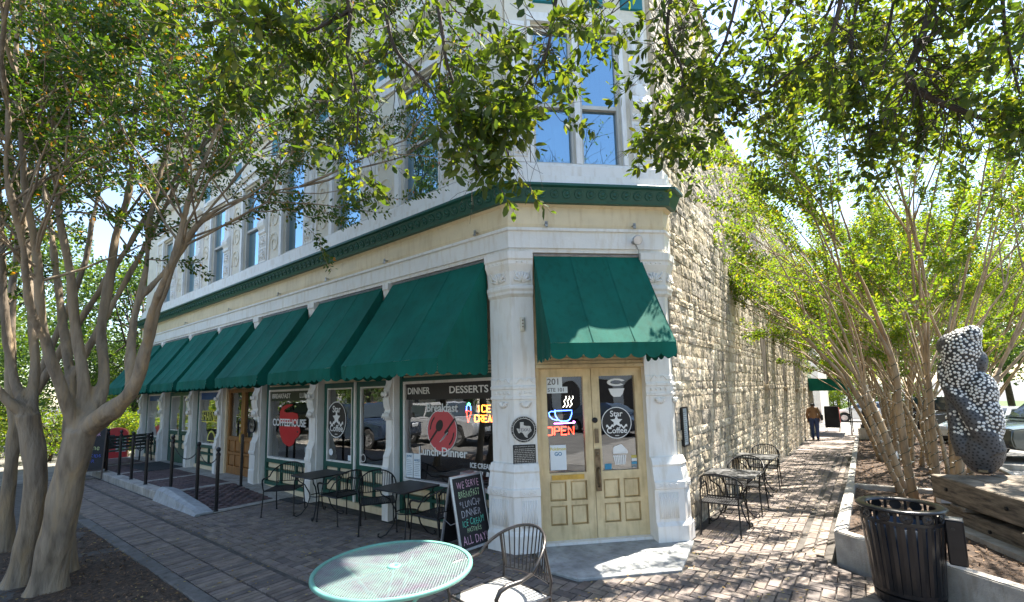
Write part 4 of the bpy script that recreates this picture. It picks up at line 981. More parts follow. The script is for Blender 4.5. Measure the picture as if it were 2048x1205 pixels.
# menu frame on the stone wall
mf = empty('menu_frame', label='glazed menu case in a thin dark frame hanging on the limestone wall', cat='frame')
mb = MB(); y0, y1, z0, z1 = 1.90, 2.16, 1.22, 1.80; xw = C + .036
mb.box(xw, xw + .022, y0, y0 + .022, z0, z1); mb.box(xw, xw + .022, y1 - .022, y1, z0, z1); mb.box(xw, xw + .022, y0 + .022, y1 - .022, z0, z0 + .022); mb.box(xw, xw + .022, y0 + .022, y1 - .022, z1 - .022, z1); mb.box(xw - .03, xw, y0 + .01, y1 - .01, z0 + .01, z1 - .01); mb.build('case', IRON, mf)
mb = MB(); mb.box(xw + .002, xw + .009, y0 + .022, y1 - .022, z0 + .022, z1 - .022); mb.build('menu_sheet', PAPER, mf)
mb = MB()
for q in range(15): mb.box(xw + .0095, xw + .0115, y0 + .05, y1 - .05 - .03 * (q % 3), z0 + .06 + q * .031, z0 + .07 + q * .031)
mb.build('print', mat('grey_print', (.3, .36, .4)), mf)
mb = MB(); mb.add([(xw + .017, y0 + .02, z0 + .02), (xw + .017, y1 - .02, z0 + .02), (xw + .017, y1 - .02, z1 - .02), (xw + .017, y0 + .02, z1 - .02)], [(0, 1, 2, 3)]); mb.build('glass', glass('menu_glass', boost=.6, base=0), mf, fix=False)
# neon signs hanging behind the panes
NB = emis('neon_blue', (.08, .2, 1), 2.6); NR = emis('neon_red', (1, .05, .02), 2.4); NO = emis('neon_orange', (1, .22, .03), 2.2); NW = emis('neon_white', (1, .95, .85), 1.6); NP = emis('neon_violet', (.6, .15, .9), 4); NG = emis('neon_green', (.05, .9, .2), 4)
ns = empty('neon_sign', label='lit neon OPEN sign with blue coffee cup inside the corner door', cat='neon sign')
def neon(par, F, y, pts, mt, r=.008, name='tube'):
    mb = MB(); mb.tube([F @ Vector((x, y, z + (DZ if F is FC else 0))) for x, z in pts], r, 6); return mb.build(name, mt, par, smooth=True)
yb = YD + .07; DZ = -.11
neon(ns, FC, yb, [(.62, 1.93), (.625, 1.85), (.66, 1.79), (.70, 1.765), (.80, 1.765), (.835, 1.79), (.865, 1.86), (.87, 1.915), (.62, 1.915)], NB)
neon(ns, FC, yb, [(.62, 1.90), (.57, 1.91), (.53, 1.89), (.54, 1.84), (.58, 1.80), (.65, 1.78)], NB)
neon(ns, FC, yb, [(.60, 1.735), (.9, 1.735), (.91, 1.75), (.88, 1.76)], NP)
for x in (.74, .79, .84): neon(ns, FC, yb, [(x, 1.96), (x + .035, 2.0), (x + .02, 2.05), (x + .055, 2.09), (x + .05, 2.12)], NW, .006)
def seg_letters(par, F, y, s_, x, z, h, w_, gap, mt, r=.008):
    G = {'O': [[(0, .15), (.15, 0), (.85, 0), (1, .15), (1, .85), (.85, 1), (.15, 1), (0, .85), (0, .15)]], 'P': [[(0, 0), (0, 1), (.8, 1), (1, .85), (1, .6), (.8, .48), (0, .48)]], 'E': [[(1, 0), (0, 0), (0, 1), (1, 1)], [(0, .5), (.8, .5)]], 'N': [[(0, 0), (0, 1), (1, 0), (1, 1)]], 'I': [[(.5, 0), (.5, 1)]], 'C': [[(1, .85), (.85, 1), (.15, 1), (0, .85), (0, .15), (.15, 0), (.85, 0), (1, .15)]], 'R': [[(0, 0), (0, 1), (.8, 1), (1, .85), (1, .6), (.8, .5), (0, .5)], [(.5, .5), (1, 0)]], 'A': [[(0, 0), (.5, 1), (1, 0)], [(.22, .4), (.78, .4)]], 'M': [[(0, 0), (0, 1), (.5, .4), (1, 1), (1, 0)]]}
    for ch in s_:
        if ch in G:
            for st_ in G[ch]: neon(par, F, y, [(x + a * w_, z + b * h) for a, b in st_], mt, r)
        x += w_ + gap
seg_letters(ns, FC, yb, 'OPEN', .50, 1.575, .11, .075, .028, NR, .0095)
mb = MB(); mb.box(.56, .565, yb + .02, yb + .03, 1.55, 2.1, FC); mb.box(.88, .885, yb + .02, yb + .03, 1.55, 2.1, FC); mb.build('mount', IRON, ns)
ns = empty('neon_sign', label='lit orange neon ICE CREAM sign with coloured cone behind the dinner window', cat='neon sign')
seg_letters(ns, FA, .28, 'ICE', -.93, 1.80, .1, .07, .03, NO, .010); seg_letters(ns, FA, .28, 'CREAM', -.98, 1.65, .1, .065, .026, NO, .010)
neon(ns, FA, .28, [(-1.16, 1.82), (-1.12, 1.64), (-1.05, 1.80), (-1.16, 1.82)], NR); neon(ns, FA, .28, [(-1.15, 1.82), (-1.15, 1.88), (-1.11, 1.91), (-1.06, 1.88), (-1.06, 1.82)], NB); neon(ns, FA, .28, [(-1.13, 1.91), (-1.10, 1.94), (-1.07, 1.91)], NG)
mb = MB(); mb.box(-1.15, -1.145, .3, .31, 1.5, 1.85); mb.box(-.7, -.695, .3, .31, 1.5, 1.85); mb.build('mount', IRON, ns)
# a table with papers just inside the dinner window
tb = empty('indoor_table', label='dark table holding white papers inside the dinner window', cat='table')
mb = MB(); mb.box(-2.0, -1.0, .5, 1.1, .68, .72); mb.tube([(-1.5, .8, .03), (-1.5, .8, .68)], .03); mb.lathe([(.25, .03), (.25, .05), (.04, .08)], 16, Matrix.Translation((-1.5, .8, 0))); mb.build('table', mat('dark_wood', (.05, .03, .02), .5), tb)
pb = empty('paper_stack', label='white box of papers on the table inside the dinner window', cat='papers')
mb = MB(); mb.box(-1.62, -1.28, .52, .8, .722, .75); bevel(mb.build('book', BLINDS, pb), .004); mb = MB(); mb.box(-1.58, -1.3, .55, .78, .752, .80); bevel(mb.build('box', PAPER, pb), .004)
# ------------------------------------------------------------------ cafe furniture
def grid_mesh(mb, inside, x0, x1, y0, y1, z, step, w, t=.003, diag=False):
    """expanded metal: thin strips both ways, clipped to a shape by a span function"""
    for ax in (0, 1):
        a0, a1 = (x0, x1) if ax == 0 else (y0, y1); n = int((a1 - a0) / (step if ax == 0 else step * 1.0))
        for i in range(n + 1):
            a = a0 + (a1 - a0) * i / n; sp = inside(ax, a)
            if not sp: continue
            b0, b1 = sp
            if ax == 0: mb.box(a - w / 2, a + w / 2, b0, b1, z, z + t)
            else: mb.box(b0, b1, a - w / 2, a + w / 2, z + .0005, z + t + .0005)
def make_chair(name, metal, seatm, fine=False, H=.86):
    """wrought metal armchair facing +X, hooped spindle back"""
    c = empty(name); sd_ = .25; zs = .44
    s = MB(); hw = .25
    for a, b in (((-.23, -hw), (.25, -hw)), ((.25, -hw), (.25, hw)), ((.25, hw), (-.23, hw)), ((-.23, hw), (-.23, -hw))): s.tube([(a[0], a[1], zs), (b[0], b[1], zs)], .011, 5)
    s.build('seat_frame', metal, c)
    s = MB(); st = .0125 if fine else .03
    grid_mesh(s, lambda ax, a: ((-hw, hw) if ax == 0 else (-.23, .25)), -.23, .25, -hw, hw, zs, st, .0045 if fine else .013); s.build('seat', seatm, c)
    # hoop: plan is an arc at the rear, top highest at the back
    def hoop(t):            # t from -1 (left front) to 1
        a = t * math.pi * .5
        return Vector((-.27 * math.cos(a) - .03 - .04 * math.cos(a), .285 * math.sin(a), .66 + (H - .66) * math.cos(a) ** .8))
    hp = [hoop(-1 + 2 * i / 18) for i in range(19)]
    arm = lambda sg: [(-.03, sg * .285, .66), (.08, sg * .29, .645), (.2, sg * .29, .65), (.26, sg * .288, .635), (.285, sg * .28, .59), (.272, sg * .272, .5), (.262, sg * .262, .44), (.28, sg * .272, .2), (.295, sg * .28, .012)]
    mb = MB(); mb.tube([Vector(p) for p in arm(-1)][::-1][0:0] + hp, .012, 6); mb.build('back_hoop', metal, c, smooth=True)
    for sg in (-1, 1):
        mb = MB(); pts = [Vector(p) for p in arm(sg)]; mb.tube(pts[:6], [.012, .013, .016, .016, .014, .012], 6); mb.build('arm', metal, c, smooth=True)
        mb = MB(); mb.tube(pts[5:], .011, 6); mb.lathe([(.02, 0), (.02, .012), (.012, .016)], 8, Matrix.Translation((.295, sg * .28, 0))); mb.build('leg', metal, c)
        mb = MB(); q = hoop(sg * .62); mb.tube([q, (-.25, sg * .25, zs + .1), (-.235, sg * .245, zs), (-.265, sg * .255, .2), (-.3, sg * .26, .012)], .011, 6); mb.lathe([(.02, 0), (.02, .012), (.012, .016)], 8, Matrix.Translation((-.3, sg * .26, 0))); mb.build('leg', metal, c)
    lo = lambda t: Vector((-.235 - .045 * math.cos(t * 1.5), .235 * t, zs + .085))
    mb = MB(); mb.tube([lo(-1 + 2 * i / 8) for i in range(9)], .008, 5); mb.build('back_rail', metal, c)
    for i in range(13):
        t = -1 + 2 * (i + .5) / 13
        mb = MB(); mb.tube([lo(t), hoop(t * .62)], .0055, 5); mb.build('spindle', metal, c)
    return c
def chair_at(src, x, y, ang, label, group=None, first=False, z=0):
    o = src if first else copy_tree(src)
    o.location = (x, y, z); o.rotation_euler = (0, 0, ang); tag(o, label, 'chair', group); return o
def make_table(name, metal, topm, w=.72, d_=.72, zt=.73):
    t = empty(name); mb = MB()
    mb.prism([(-w / 2 + .03, -d_ / 2), (w / 2 - .03, -d_ / 2), (w / 2, -d_ / 2 + .03), (w / 2, d_ / 2 - .03), (w / 2 - .03, d_ / 2), (-w / 2 + .03, d_ / 2), (-w / 2, d_ / 2 - .03), (-w / 2, -d_ / 2 + .03)], zt - .022, zt, axis='z'); bevel(mb.build('table_top', topm, t), .006)
    mb = MB(); mb.tube([(.16 * math.cos(a), .16 * math.sin(a), .36) for a in np.linspace(0, 2 * math.pi, 21)], .009, 5, cap=False); mb.build('ring', metal, t)
    for sx, sy in ((1, 1), (1, -1), (-1, 1), (-1, -1)):
        a = math.atan2(sy, sx); P = lambda r, z: (r * math.cos(a), r * math.sin(a), z)
        mb = MB(); mb.tube([P(.40, zt - .02), P(.37, zt - .1), P(.25, .55), P(.165, .4), P(.16, .32), P(.2, .18), P(.30, .05), P(.38, .012), P(.415, .03), P(.415, .06), P(.395, .07)], .011, 6); mb.build('leg', metal, t, smooth=True)
    return t
SEATM = mat('black_mesh', (.02, .02, .022), .5, .2)
ch = make_chair('cafe_chair', IRON, SEATM)
chair_at(ch, -4.83, -.72, R(-48), 'black iron armchair beside the red coffeehouse window, its back to the window', None, True)
chair_at(ch, -3.40, -.45, R(180), 'black iron armchair in front of the paired Star Coffee windows, back towards the chalkboard')
chair_at(ch, -2.45, -.42, R(-35), 'black iron armchair under the dinner window, arms open towards the small table')
chair_at(ch, -1.02, -.45, R(180), 'black iron armchair half hidden behind the chalkboard sign')
tbm = make_table('cafe_table', IRON, mat('black_table_top', (.018, .017, .018), .45, .2, var=.3))
tbm.location = (-4.03, -.5, 0); tag(tbm, 'square black iron table between two chairs under the coffee windows', 'table')
t2 = copy_tree(tbm); t2.location = (-1.74, -.42, 0); tag(t2, 'square black iron table under the dinner window beside the chalkboard', 'table')
GTOP = mat('weathered_table_top', (.11, .11, .11), .5, .2, var=.6, vscale=14)
for i, (x, y, la) in enumerate(((2.05, 2.95, 'weathered grey topped square table by the stone wall, nearer the corner door'), (1.98, 5.35, 'weathered grey topped square table by the stone wall, farther from the corner door'))):
    t3 = copy_tree(tbm); t3.location = (x, y, gz(y)); tag(t3, la, 'table')
    for k in t3.children:
        if k.name.startswith('table_top'): k.data = k.data.copy(); k.data.materials.clear(); k.data.materials.append(GTOP)
chair_at(ch, 2.05, 2.27, R(92), 'black iron chair by the stone wall with its back to the corner door')
chair_at(ch, 2.08, 3.72, R(-92), 'black iron chair standing between the two grey tables by the stone wall')
chair_at(ch, 2.0, 6.1, R(-88), 'black iron chair at the far side of the farther grey table', z=gz(6.1))

# foreground chair and round green mesh table
BRZ = mat('bronze_grey_metal', (.075, .07, .068), .3, .65, var=.15, vscale=8)
PALE = mat('pale_grey_mesh', (.52, .52, .5), .45, .2, var=.1)
fc = make_chair('patio_chair', BRZ, PALE, True)
fc.scale = (1.12, 1.12, 1.1); chair_at(fc, 1.40, -2.06, R(-100), 'grey metal armchair with pale mesh seat drawn up to the round green table', None, True)
rt = empty('round_table', (.71, -2.57, 0), label='round mint green metal mesh table with umbrella hole', cat='table')
MINT = mat('mint_enamel', (.19, .46, .385), .35, .2, var=.15, vscale=6); MINT2 = mat('faded_mint_mesh', (.21, .33, .285), .45, .2, var=.5, vscale=5, col2=(.23, .2, .25))
RT = .615
mb = MB(); mb.lathe([(RT - .02, .735), (RT - .004, .742), (RT + .012, .735), (RT + .014, .715), (RT + .004, .705), (RT - .02, .71), (RT - .02, .735)], 72); mb.build('rim', MINT, rt, smooth=True)
mb = MB()
sp = lambda ax, a: None if abs(a) >= RT - .012 else (-math.sqrt((RT - .012) ** 2 - a * a), math.sqrt((RT - .012) ** 2 - a * a))
grid_mesh(mb, sp, -RT, RT, -RT, RT, .724, .0195, .0052, .003)
me = mb.mesh('mesh_top', fix=False); mt_o = ob('mesh_top', me, MINT2, rt); mt_o.rotation_euler = (0, 0, R(37))
mb = MB(); mb.lathe([(.022, .722), (.022, .738), (.05, .738), (.056, .73), (.056, .72)], 24); mb.build('umbrella_collar', MINT, rt, smooth=True)
for k in range(6):
    a = k * math.pi / 3 + .3; mb = MB(); mb.box(.04, RT - .02, -.006, .006, .708, .722, Matrix.Rotation(a, 4, 'Z')); mb.build('top_rib', MINT, rt)
for k in range(4):
    a = k * math.pi / 2 + .5; P = lambda r, z: (r * math.cos(a), r * math.sin(a), z)
    mb = MB(); mb.tube([P(.42, .706), P(.30, .6), P(.12, .42), P(.09, .3), P(.16, .14), P(.36, .012)], .014, 6); mb.build('leg', MINT, rt, smooth=True)
mb = MB(); mb.tube([(.1 * math.cos(a), .1 * math.sin(a), .35) for a in np.linspace(0, 2 * math.pi, 17)], .01, 5, cap=False); mb.build('leg_ring', MINT, rt)

# chalkboard by the corner
def aframe(name, loc, rz, label, w, h, metal, lines, splay=.2, two=True, legs=0):
    a = empty(name, loc, rz, label, 'sign')       # local: board faces -Y, width along X
    for sg in (-1, 1):
        al = math.atan2(splay, h) * sg
        Mx = Matrix.Translation((0, sg * splay, legs)) @ Matrix.Rotation(al, 4, 'X')
        if sg == 1: Mx = Mx @ Matrix.Rotation(math.pi, 4, 'Z')
        fr = .032; mb = MB(); hh = math.hypot(h, splay)
        mb.box(-w / 2, -w / 2 + fr, -.014, .014, -legs, hh, Mx); mb.box(w / 2 - fr, w / 2, -.014, .014, -legs, hh, Mx); mb.box(-w / 2 + fr, w / 2 - fr, -.014, .014, .05, .05 + fr, Mx); mb.box(-w / 2 + fr, w / 2 - fr, -.014, .014, hh - fr, hh, Mx)
        bevel(mb.build('frame', metal, a), .004)
        mb = MB(); mb.box(-w / 2 + fr, w / 2 - fr, -.006, .006, .05 + fr, hh - fr, Mx); mb.build('board', CHALKBLACK, a)
        if sg == -1 or two:
            A = Mx @ Matrix(((1, 0, 0, 0), (0, 0, -1, -.0075), (0, 1, 0, 0), (0, 0, 0, 1)))
            for s_, sz, x, z, mt_, sx in lines: text(s_, sz, mt_, a, A @ Matrix.Translation((x * w, z * hh, 0)), 'chalk_lettering', sx=sx, jitter=1, bold=-.004, ext=.0008)
    for x in (-w / 2 + .016, w / 2 - .016):
        mb = MB(); zz = h * .42; yy = splay * (1 - .42); mb.tube([(x, -yy, zz), (x, 0, zz - .05), (x, yy, zz)], .006, 5); mb.build('hinge_strut', metal, a)
    return a
def chalk(n, c): return mat('chalk_' + n, c, .9, var=.35, vscale=30)
PK, GR, GY, TL, LG, BL = chalk('pink', (.72, .42, .55)), chalk('green', (.45, .62, .36)), chalk('grey', (.42, .42, .46)), chalk('teal', (.12, .62, .46)), chalk('lime', (.62, .68, .3)), chalk('blue', (.08, .13, .55))
aframe('chalkboard_sign', (-.64, -.30, .0), R(84), 'white framed chalkboard sign reading we serve breakfast lunch dinner all day', .58, .98, ALUM,
       [('WE SERVE', .135, 0, .875, PK, .62), ('BREAKFAST', .125, 0, .745, GR, .55), ('*LUNCH*', .125, 0, .62, GY, .7), ('DINNER', .13, -.02, .50, GY, .74), ('ICE CREAM', .12, .0, .385, TL, .62), ('PASTRIES', .085, 0, .29, GR, .7), ('ALL DAY!', .15, 0, .165, PK, .64)], .22)
aframe('chalkboard_sign', (-13.4, -1.98, .0), R(68), 'dark wooden chalkboard sign reading try our new lasagne beside the platform', .78, 1.2, mat('dark_wood', (.05, .03, .02), .5),
       [('TRY OUR', .15, .0, .86, PK, .8), ('NEW', .14, .0, .74, PK, .9), ('Lasagne', .2, 0, .56, LG, .85), ('AND KIDS', .12, .08, .38, BL, .9), ('EAT FOR', .12, -.05, .27, BL, .9), ('$1', .13, 0, .16, BL, 1)], .2, legs=.18)
aframe('chalkboard_sign', (2.35, 24.2, gz(24.2)), R(-6), 'black menu board standing under the green entrance canopy in the alley', .62, 1.15, IRON, [], .18, legs=.15)

# posts with chains along the platform
def make_post():
    o = empty('chain_post'); mb = MB(); mb.lathe([(.04, 0), (.04, .02), (.032, .03), (.032, 1.02), (.04, 1.03), (.04, 1.06), (.03, 1.075)], 14); mb.build('shaft', BLACKMET, o, smooth=False)
    mb = MB(); mb.lathe([(.03, 1.075), (.022, 1.09), (.02, 1.1), (.036, 1.12), (.042, 1.145), (.036, 1.17), (.018, 1.185), (0, 1.19)], 12); mb.build('finial', BLACKMET, o, smooth=True); return o
PP = [(-14.72, -1.5), (-13.6, -1.52), (-12.21, -1.53), (-10.99, -1.55), (-9.77, -1.56), (-8.46, -1.44), (-7.0, -1.42), (-6.06, -1.40)]
p0 = make_post()
for i, (x, y) in enumerate(PP):
    o = p0 if i == 0 else copy_tree(p0); o.location = (x, y, pz(x) + (.006 if y < -1.445 and x < -8.3 else -.002)); tag(o, 'black iron post with ball finial along the raised platform edge', 'post', 'chain posts along the platform')
hr = empty('plain_post', (-7.7, -.31, pz(-7.7)), label='plain black post without finial before the varnished wooden door', cat='post')
mb = MB(); mb.lathe([(.04, 0), (.04, .02), (.03, .03), (.03, 1.16), (.024, 1.17)], 12); mb.build('shaft', BLACKMET, hr); mb = MB(); mb.lathe([(.034, 1.1), (.034, 1.14)], 12); mb.build('collar', BLACKMET, hr)
lk = MB(); n = 10
for i in range(n):
    a0 = 2 * math.pi * i / n; a1 = 2 * math.pi * (i + 1) / n
    pts = []
    for a in (a0, a1): pts.append((.021 * math.cos(a), .011 * math.sin(a), 0))
lk.tube([(.021 * math.cos(a), .011 * math.sin(a), 0) for a in np.linspace(0, 2 * math.pi, 11)], .0042, 4, cap=False); lkm = lk
for i in range(len(PP) - 1):
    if i == 4: continue
    a, b = Vector((*PP[i], pz(PP[i][0]) + 1.02)), Vector((*PP[i + 1], pz(PP[i + 1][0]) + 1.02)); L = (b - a).length; sag = .26 if L > 1.1 else .2
    f = lambda t: a.lerp(b, t) + Vector((0, 0, -sag * 4 * t * (1 - t)))
    mb = MB(); n = int(L / .036)
    for k in range(n):
        t = (k + .5) / n; p = f(t); dr = (f(min(1, t + .02)) - f(max(0, t - .02))).normalized(); q = dr.to_track_quat('X', 'Z').to_matrix().to_4x4()
        Mx = Matrix.Translation(p) @ q @ Matrix.Rotation(math.pi / 2 * (k % 2), 4, 'X'); mb.add([Mx @ Vector(v) for v in lkm.v], lkm.f)
    o = mb.build('chain', IRON); tag(o, 'black chain hanging in a loop between two platform posts', 'chain', 'chains between the platform posts')
# door mats
for (x0, x1, y0, y1, la) in ((-14.4, -12.2, -.95, -.05, 'wide dark grey mat at the far green double door'), (-5.95, -5.2, -.28, -.09, 'small dark mat on the ground beneath the coffeehouse window')):
    z = pz((x0 + x1) / 2); mb = MB(); mb.box(x0, x1, y0, y1, z + .004, z + .016); o = bevel(mb.build('door_mat', mat('rubber_mat', (.03, .033, .036), .9, bump=.3, bscale=150)), .004); tag(o, la, 'mat')
# bench, red box, marker at the end of the facade
bn = empty('park_bench', (-15.1, -.85, .15), R(112), 'dark slatted iron bench at the end of the raised platform', 'bench')
DW = mat('bench_slat', (.03, .035, .03), .6)
for k in range(4): mb = MB(); mb.box(-.75, .75, -.22 + k * .11, -.13 + k * .11, .42, .445); mb.build('seat_slat', DW, bn)
for k in range(4): mb = MB(); mb.box(-.75, .75, -.27, -.25, .52 + k * .1, .6 + k * .1); mb.build('back_slat', DW, bn)
for x in (-.7, .7):
    mb = MB(); mb.tube([(x, .24, 0), (x, .22, .42), (x, -.24, .42), (x, -.3, 0)], .022, 6); mb.tube([(x, -.24, .42), (x, -.285, .93)], .02, 6); mb.tube([(x, -.26, .66), (x, .1, .68), (x, .24, .62), (x, .22, .42)], .018, 6); mb.build('end_frame', IRON, bn)
rb = empty('newspaper_box', (-17.55, -.5, .0), R(72), 'round topped red newspaper box behind the bench', 'box')
RED = mat('red_plastic', (.5, .02, .025), .4, var=.1)
mb = MB(); mb.prism([(-.34, .1), (.34, .1), (.34, .95)] + [(.34 * math.cos(a), .95 + .24 * math.sin(a)) for a in np.linspace(.15, math.pi - .15, 12)] + [(-.34, .95)], -.24, .24, axis='y'); bevel(mb.build('body', RED, rb, smooth=False), .02)
mb = MB(); mb.box(-.26, -.02, -.252, -.236, .55, .95); mb.build('door', LETBLK, rb); mb = MB(); mb.box(.02, .3, -.25, -.236, .35, .9); mb.build('label_panel', BLINDS, rb)
for k in range(5): mb = MB(); mb.box(.08, .24, -.254, -.251, .42 + k * .09, .47 + k * .09); mb.build('print', mat('green_print', (.03, .3, .08), .6), rb)
mb = MB(); mb.box(-.3, .3, -.2, .2, 0, .1); mb.build('foot', IRON, rb)
mk = empty('history_marker', (-23.4, 2.2, gz(2.2)), R(70), 'grey pointed memorial tablet on a post beyond the building', 'marker')
GRN = mat('grey_granite', (.33, .33, .36), .6, var=.15)
mb = MB(); mb.box(-.1, .1, -.06, .06, 0, .55); mb.build('post', GRN, mk); mb = MB(); mb.prism([(-.36, .55), (.36, .55), (.36, 1.65), (.22, 1.82), (.0, 1.9), (-.22, 1.82), (-.36, 1.65)], -.05, .05, axis='y'); bevel(mb.build('tablet', GRN, mk), .012)
mb = MB()
for q in range(16):
    for g in np.arange(-.26, .24, .05): mb.box(g, g + rng.uniform(.025, .042), -.054, -.05, .68 + q * .058, .70 + q * .058)
mb.build('inscription', mat('dark_print', (.1, .1, .11), .7), mk)
# ------------------------------------------------------------------ planters, sculpture, litter bin
PL1 = [(3.39, 1.78), (5.75, -.12), (7.4, -.12), (7.4, 5.55), (3.42, 5.35)]
def kerb_run(name, pts, w, h, closed, par=None):
    mb = MB(); n = len(pts); rngs = range(n if closed else n - 1)
    P = [Vector(p) for p in pts]; inn = []
    for i in range(n):
        p, q, r_ = P[i - 1] if (closed or i) else None, P[i], P[(i + 1) % n] if (closed or i < n - 1) else None
        d1 = (q - p).normalized() if p is not None else None; d2 = (r_ - q).normalized() if r_ is not None else None
        n1 = Vector((-d1.y, d1.x)) if d1 else None; n2 = Vector((-d2.y, d2.x)) if d2 else None
        m_ = n1 if n2 is None else n2 if n1 is None else (n1 + n2).normalized()
        k = 1 if (n1 is None or n2 is None) else 1 / max(.4, m_.dot(n1)); inn.append(q + m_ * w * k)
    for i in rngs:
        a, b, c_, d_ = P[i], P[(i + 1) % n], inn[(i + 1) % n], inn[i]
        mb.add([(v.x, v.y, gz(v.y) + z) for z in (-.08, h) for v in (a, b, c_, d_)], [(0, 1, 5, 4), (1, 2, 6, 5), (2, 3, 7, 6), (3, 0, 4, 7), (4, 5, 6, 7)])
    o = mb.build(name, CONC, par); bm = bmesh.new(); bm.from_mesh(o.data); bmesh.ops.remove_doubles(bm, verts=bm.verts, dist=.001); bm.to_mesh(o.data); bm.free()
    return bevel(o, .012, 2)
tag(kerb_run('planter_wall', PL1, .13, .35, True), 'low concrete wall round the planter beside the litter bin', 'wall')
mound('planter_soil', [(3.5, 1.85), (5.8, .05), (7.3, .05), (7.3, 5.45), (3.52, 5.25)], .27, .05)
chips('bark_litter', [(3.55, 1.95), (5.8, .1), (7.2, .1), (7.2, 5.4), (3.55, 5.2)], .27, 7000, .02, 8, 'loose bark chips inside the concrete planter')
tag(kerb_run('bed_kerb', [(3.36, 6.75), (6.35, 6.85), (6.35, 30), (3.3, 30)], .12, .1, True), 'low concrete kerb round the long mulch bed under the row of wired trees', 'kerb')
mound('long_bed', [(3.45, 6.85), (6.25, 6.95), (6.25, 29.9), (3.4, 29.9)], .05, .06, .2)
chips('bark_litter', [(3.45, 6.9), (6.2, 7), (6.2, 20), (3.42, 20)], .05, 9000, .03, 9, 'loose bark chips on the long bed under the wired trees')
cross = []
for i in range(24):
    for j in range(11): cross.append((3.47 + i * .12 + .06, 5.42 + j * .118, .118, .116))
pave([(a, b, c_, d_) for a, b, c_, d_ in cross], pav, BRICK, lambda x, y: gz(y) + .006, 0, seed=5)

# timber crib under the sculpture
ca = math.atan2(-1.3, .56); CRIB = Matrix.Translation((4.42, 3.28, 0)) @ Matrix.Rotation(ca, 4, 'Z')     # local X along the front face, -Y... +Y is behind it
TIMB = mat('weathered_timber', (.19, .155, .115), .85, var=.5, vscale=4, stretch=(1, 1, 7), bump=.5, bscale=30)
cr = empty('timber_plinth', (4.42, 3.28, .0), ca, 'stacked weathered square timbers carrying the dotted sculpture', 'plinth')
def timber(x0, x1, y0, y1, z0, z1, name='timber'):
    mb = MB(); n = 10
    for i in range(n + 1):
        x = x0 + (x1 - x0) * i / n; j = [rng.uniform(-.006, .006) for _ in range(4)]
        mb.v += [(x, y0 + j[0], z0 + j[1]), (x, y1 + j[2], z0), (x, y1, z1 + j[3]), (x, y0 + j[1], z1 + j[0])]
    mb.f = [(4 * i + q, 4 * i + 4 + q, 4 * i + 4 + (q + 1) % 4, 4 * i + (q + 1) % 4) for i in range(n) for q in range(4)] + [(0, 1, 2, 3), tuple(4 * n + q for q in range(4))]
    return bevel(mb.build(name, TIMB, cr), .012)
timber(0, 2.9, .0, .30, .57, .86); timber(.0, 2.9, .32, .62, .56, .855); timber(0, 2.9, .64, .95, .57, .86); timber(.0, 2.9, .97, 1.27, .565, .858)
timber(.05, 2.9, .04, .34, .27, .50); timber(.05, 2.9, .95, 1.25, .27, .50)
timber(.35, .62, -.02, 1.25, .505, .565, 'spacer'); timber(1.55, 1.82, -.1, 1.25, .44, .568, 'cross_timber'); timber(2.4, 2.68, -.02, 1.25, .505, .565, 'spacer')
for x, z in ((.3, .72), (1.25, .72), (2.3, .72), (.9, .38), (1.9, .38)):
    mb = MB(); mb.lathe([(.022, 0), (.022, .015), (.012, .02), (0, .02)], 10, Matrix.Translation((x, -.002 if z > .5 else .038, z)) @ Matrix.Rotation(math.pi / 2, 4, 'X')); mb.build('bolt', IRON, cr)
mb = MB(); mb.box(-.05, 2.95, -.12, .1, .1, .33); fb = mb.build('footing', CONC, cr)

# dotted twisting sculpture: one closed skin, outline and folds varied with height
sc = empty('dotted_sculpture', (4.97, 3.62, .86), math.atan2(CAMPOS.y - 3.62, CAMPOS.x - 4.97) + math.pi / 2, 'tall twisting torso-like sculpture covered in white pebbles and black dots', 'sculpture')
KX = .00189 / 1.40; KZ = .00189 * .985
def SP(u, y, d=0): h = 1120 - y; return Vector(((u + .13 * h - 505) * KX, d, h * KZ))
def blob(c, ax, tilt, col, n=20):
    """ellipsoid: centre (u, y, depth), semi-axes in outline units and depth in metres, tilt in the picture plane"""
    vs, fs = [], []
    for j in range(n + 1):
        ph = math.pi * j / n
        for i in range(2 * n):
            th = math.pi * i / n; x, y, z = math.sin(ph) * math.cos(th) * ax[0], math.cos(ph) * ax[1], math.sin(ph) * math.sin(th) * ax[2]
            ct, st = math.cos(tilt), math.sin(tilt); q = SP(c[0] + x * ct - y * st, c[1] + x * st + y * ct); vs.append((q.x, c[2] + z, q.z))
    fs = [(j * 2 * n + i, j * 2 * n + (i + 1) % (2 * n), (j + 1) * 2 * n + (i + 1) % (2 * n), (j + 1) * 2 * n + i) for j in range(n) for i in range(2 * n)]
    return vs, fs, col
def limb(path, col):
    m_ = MB(); m_.tube([SP(u, y, d) for u, y, d, r in path], [r for u, y, d, r in path], 14); return m_.v, m_.f, col
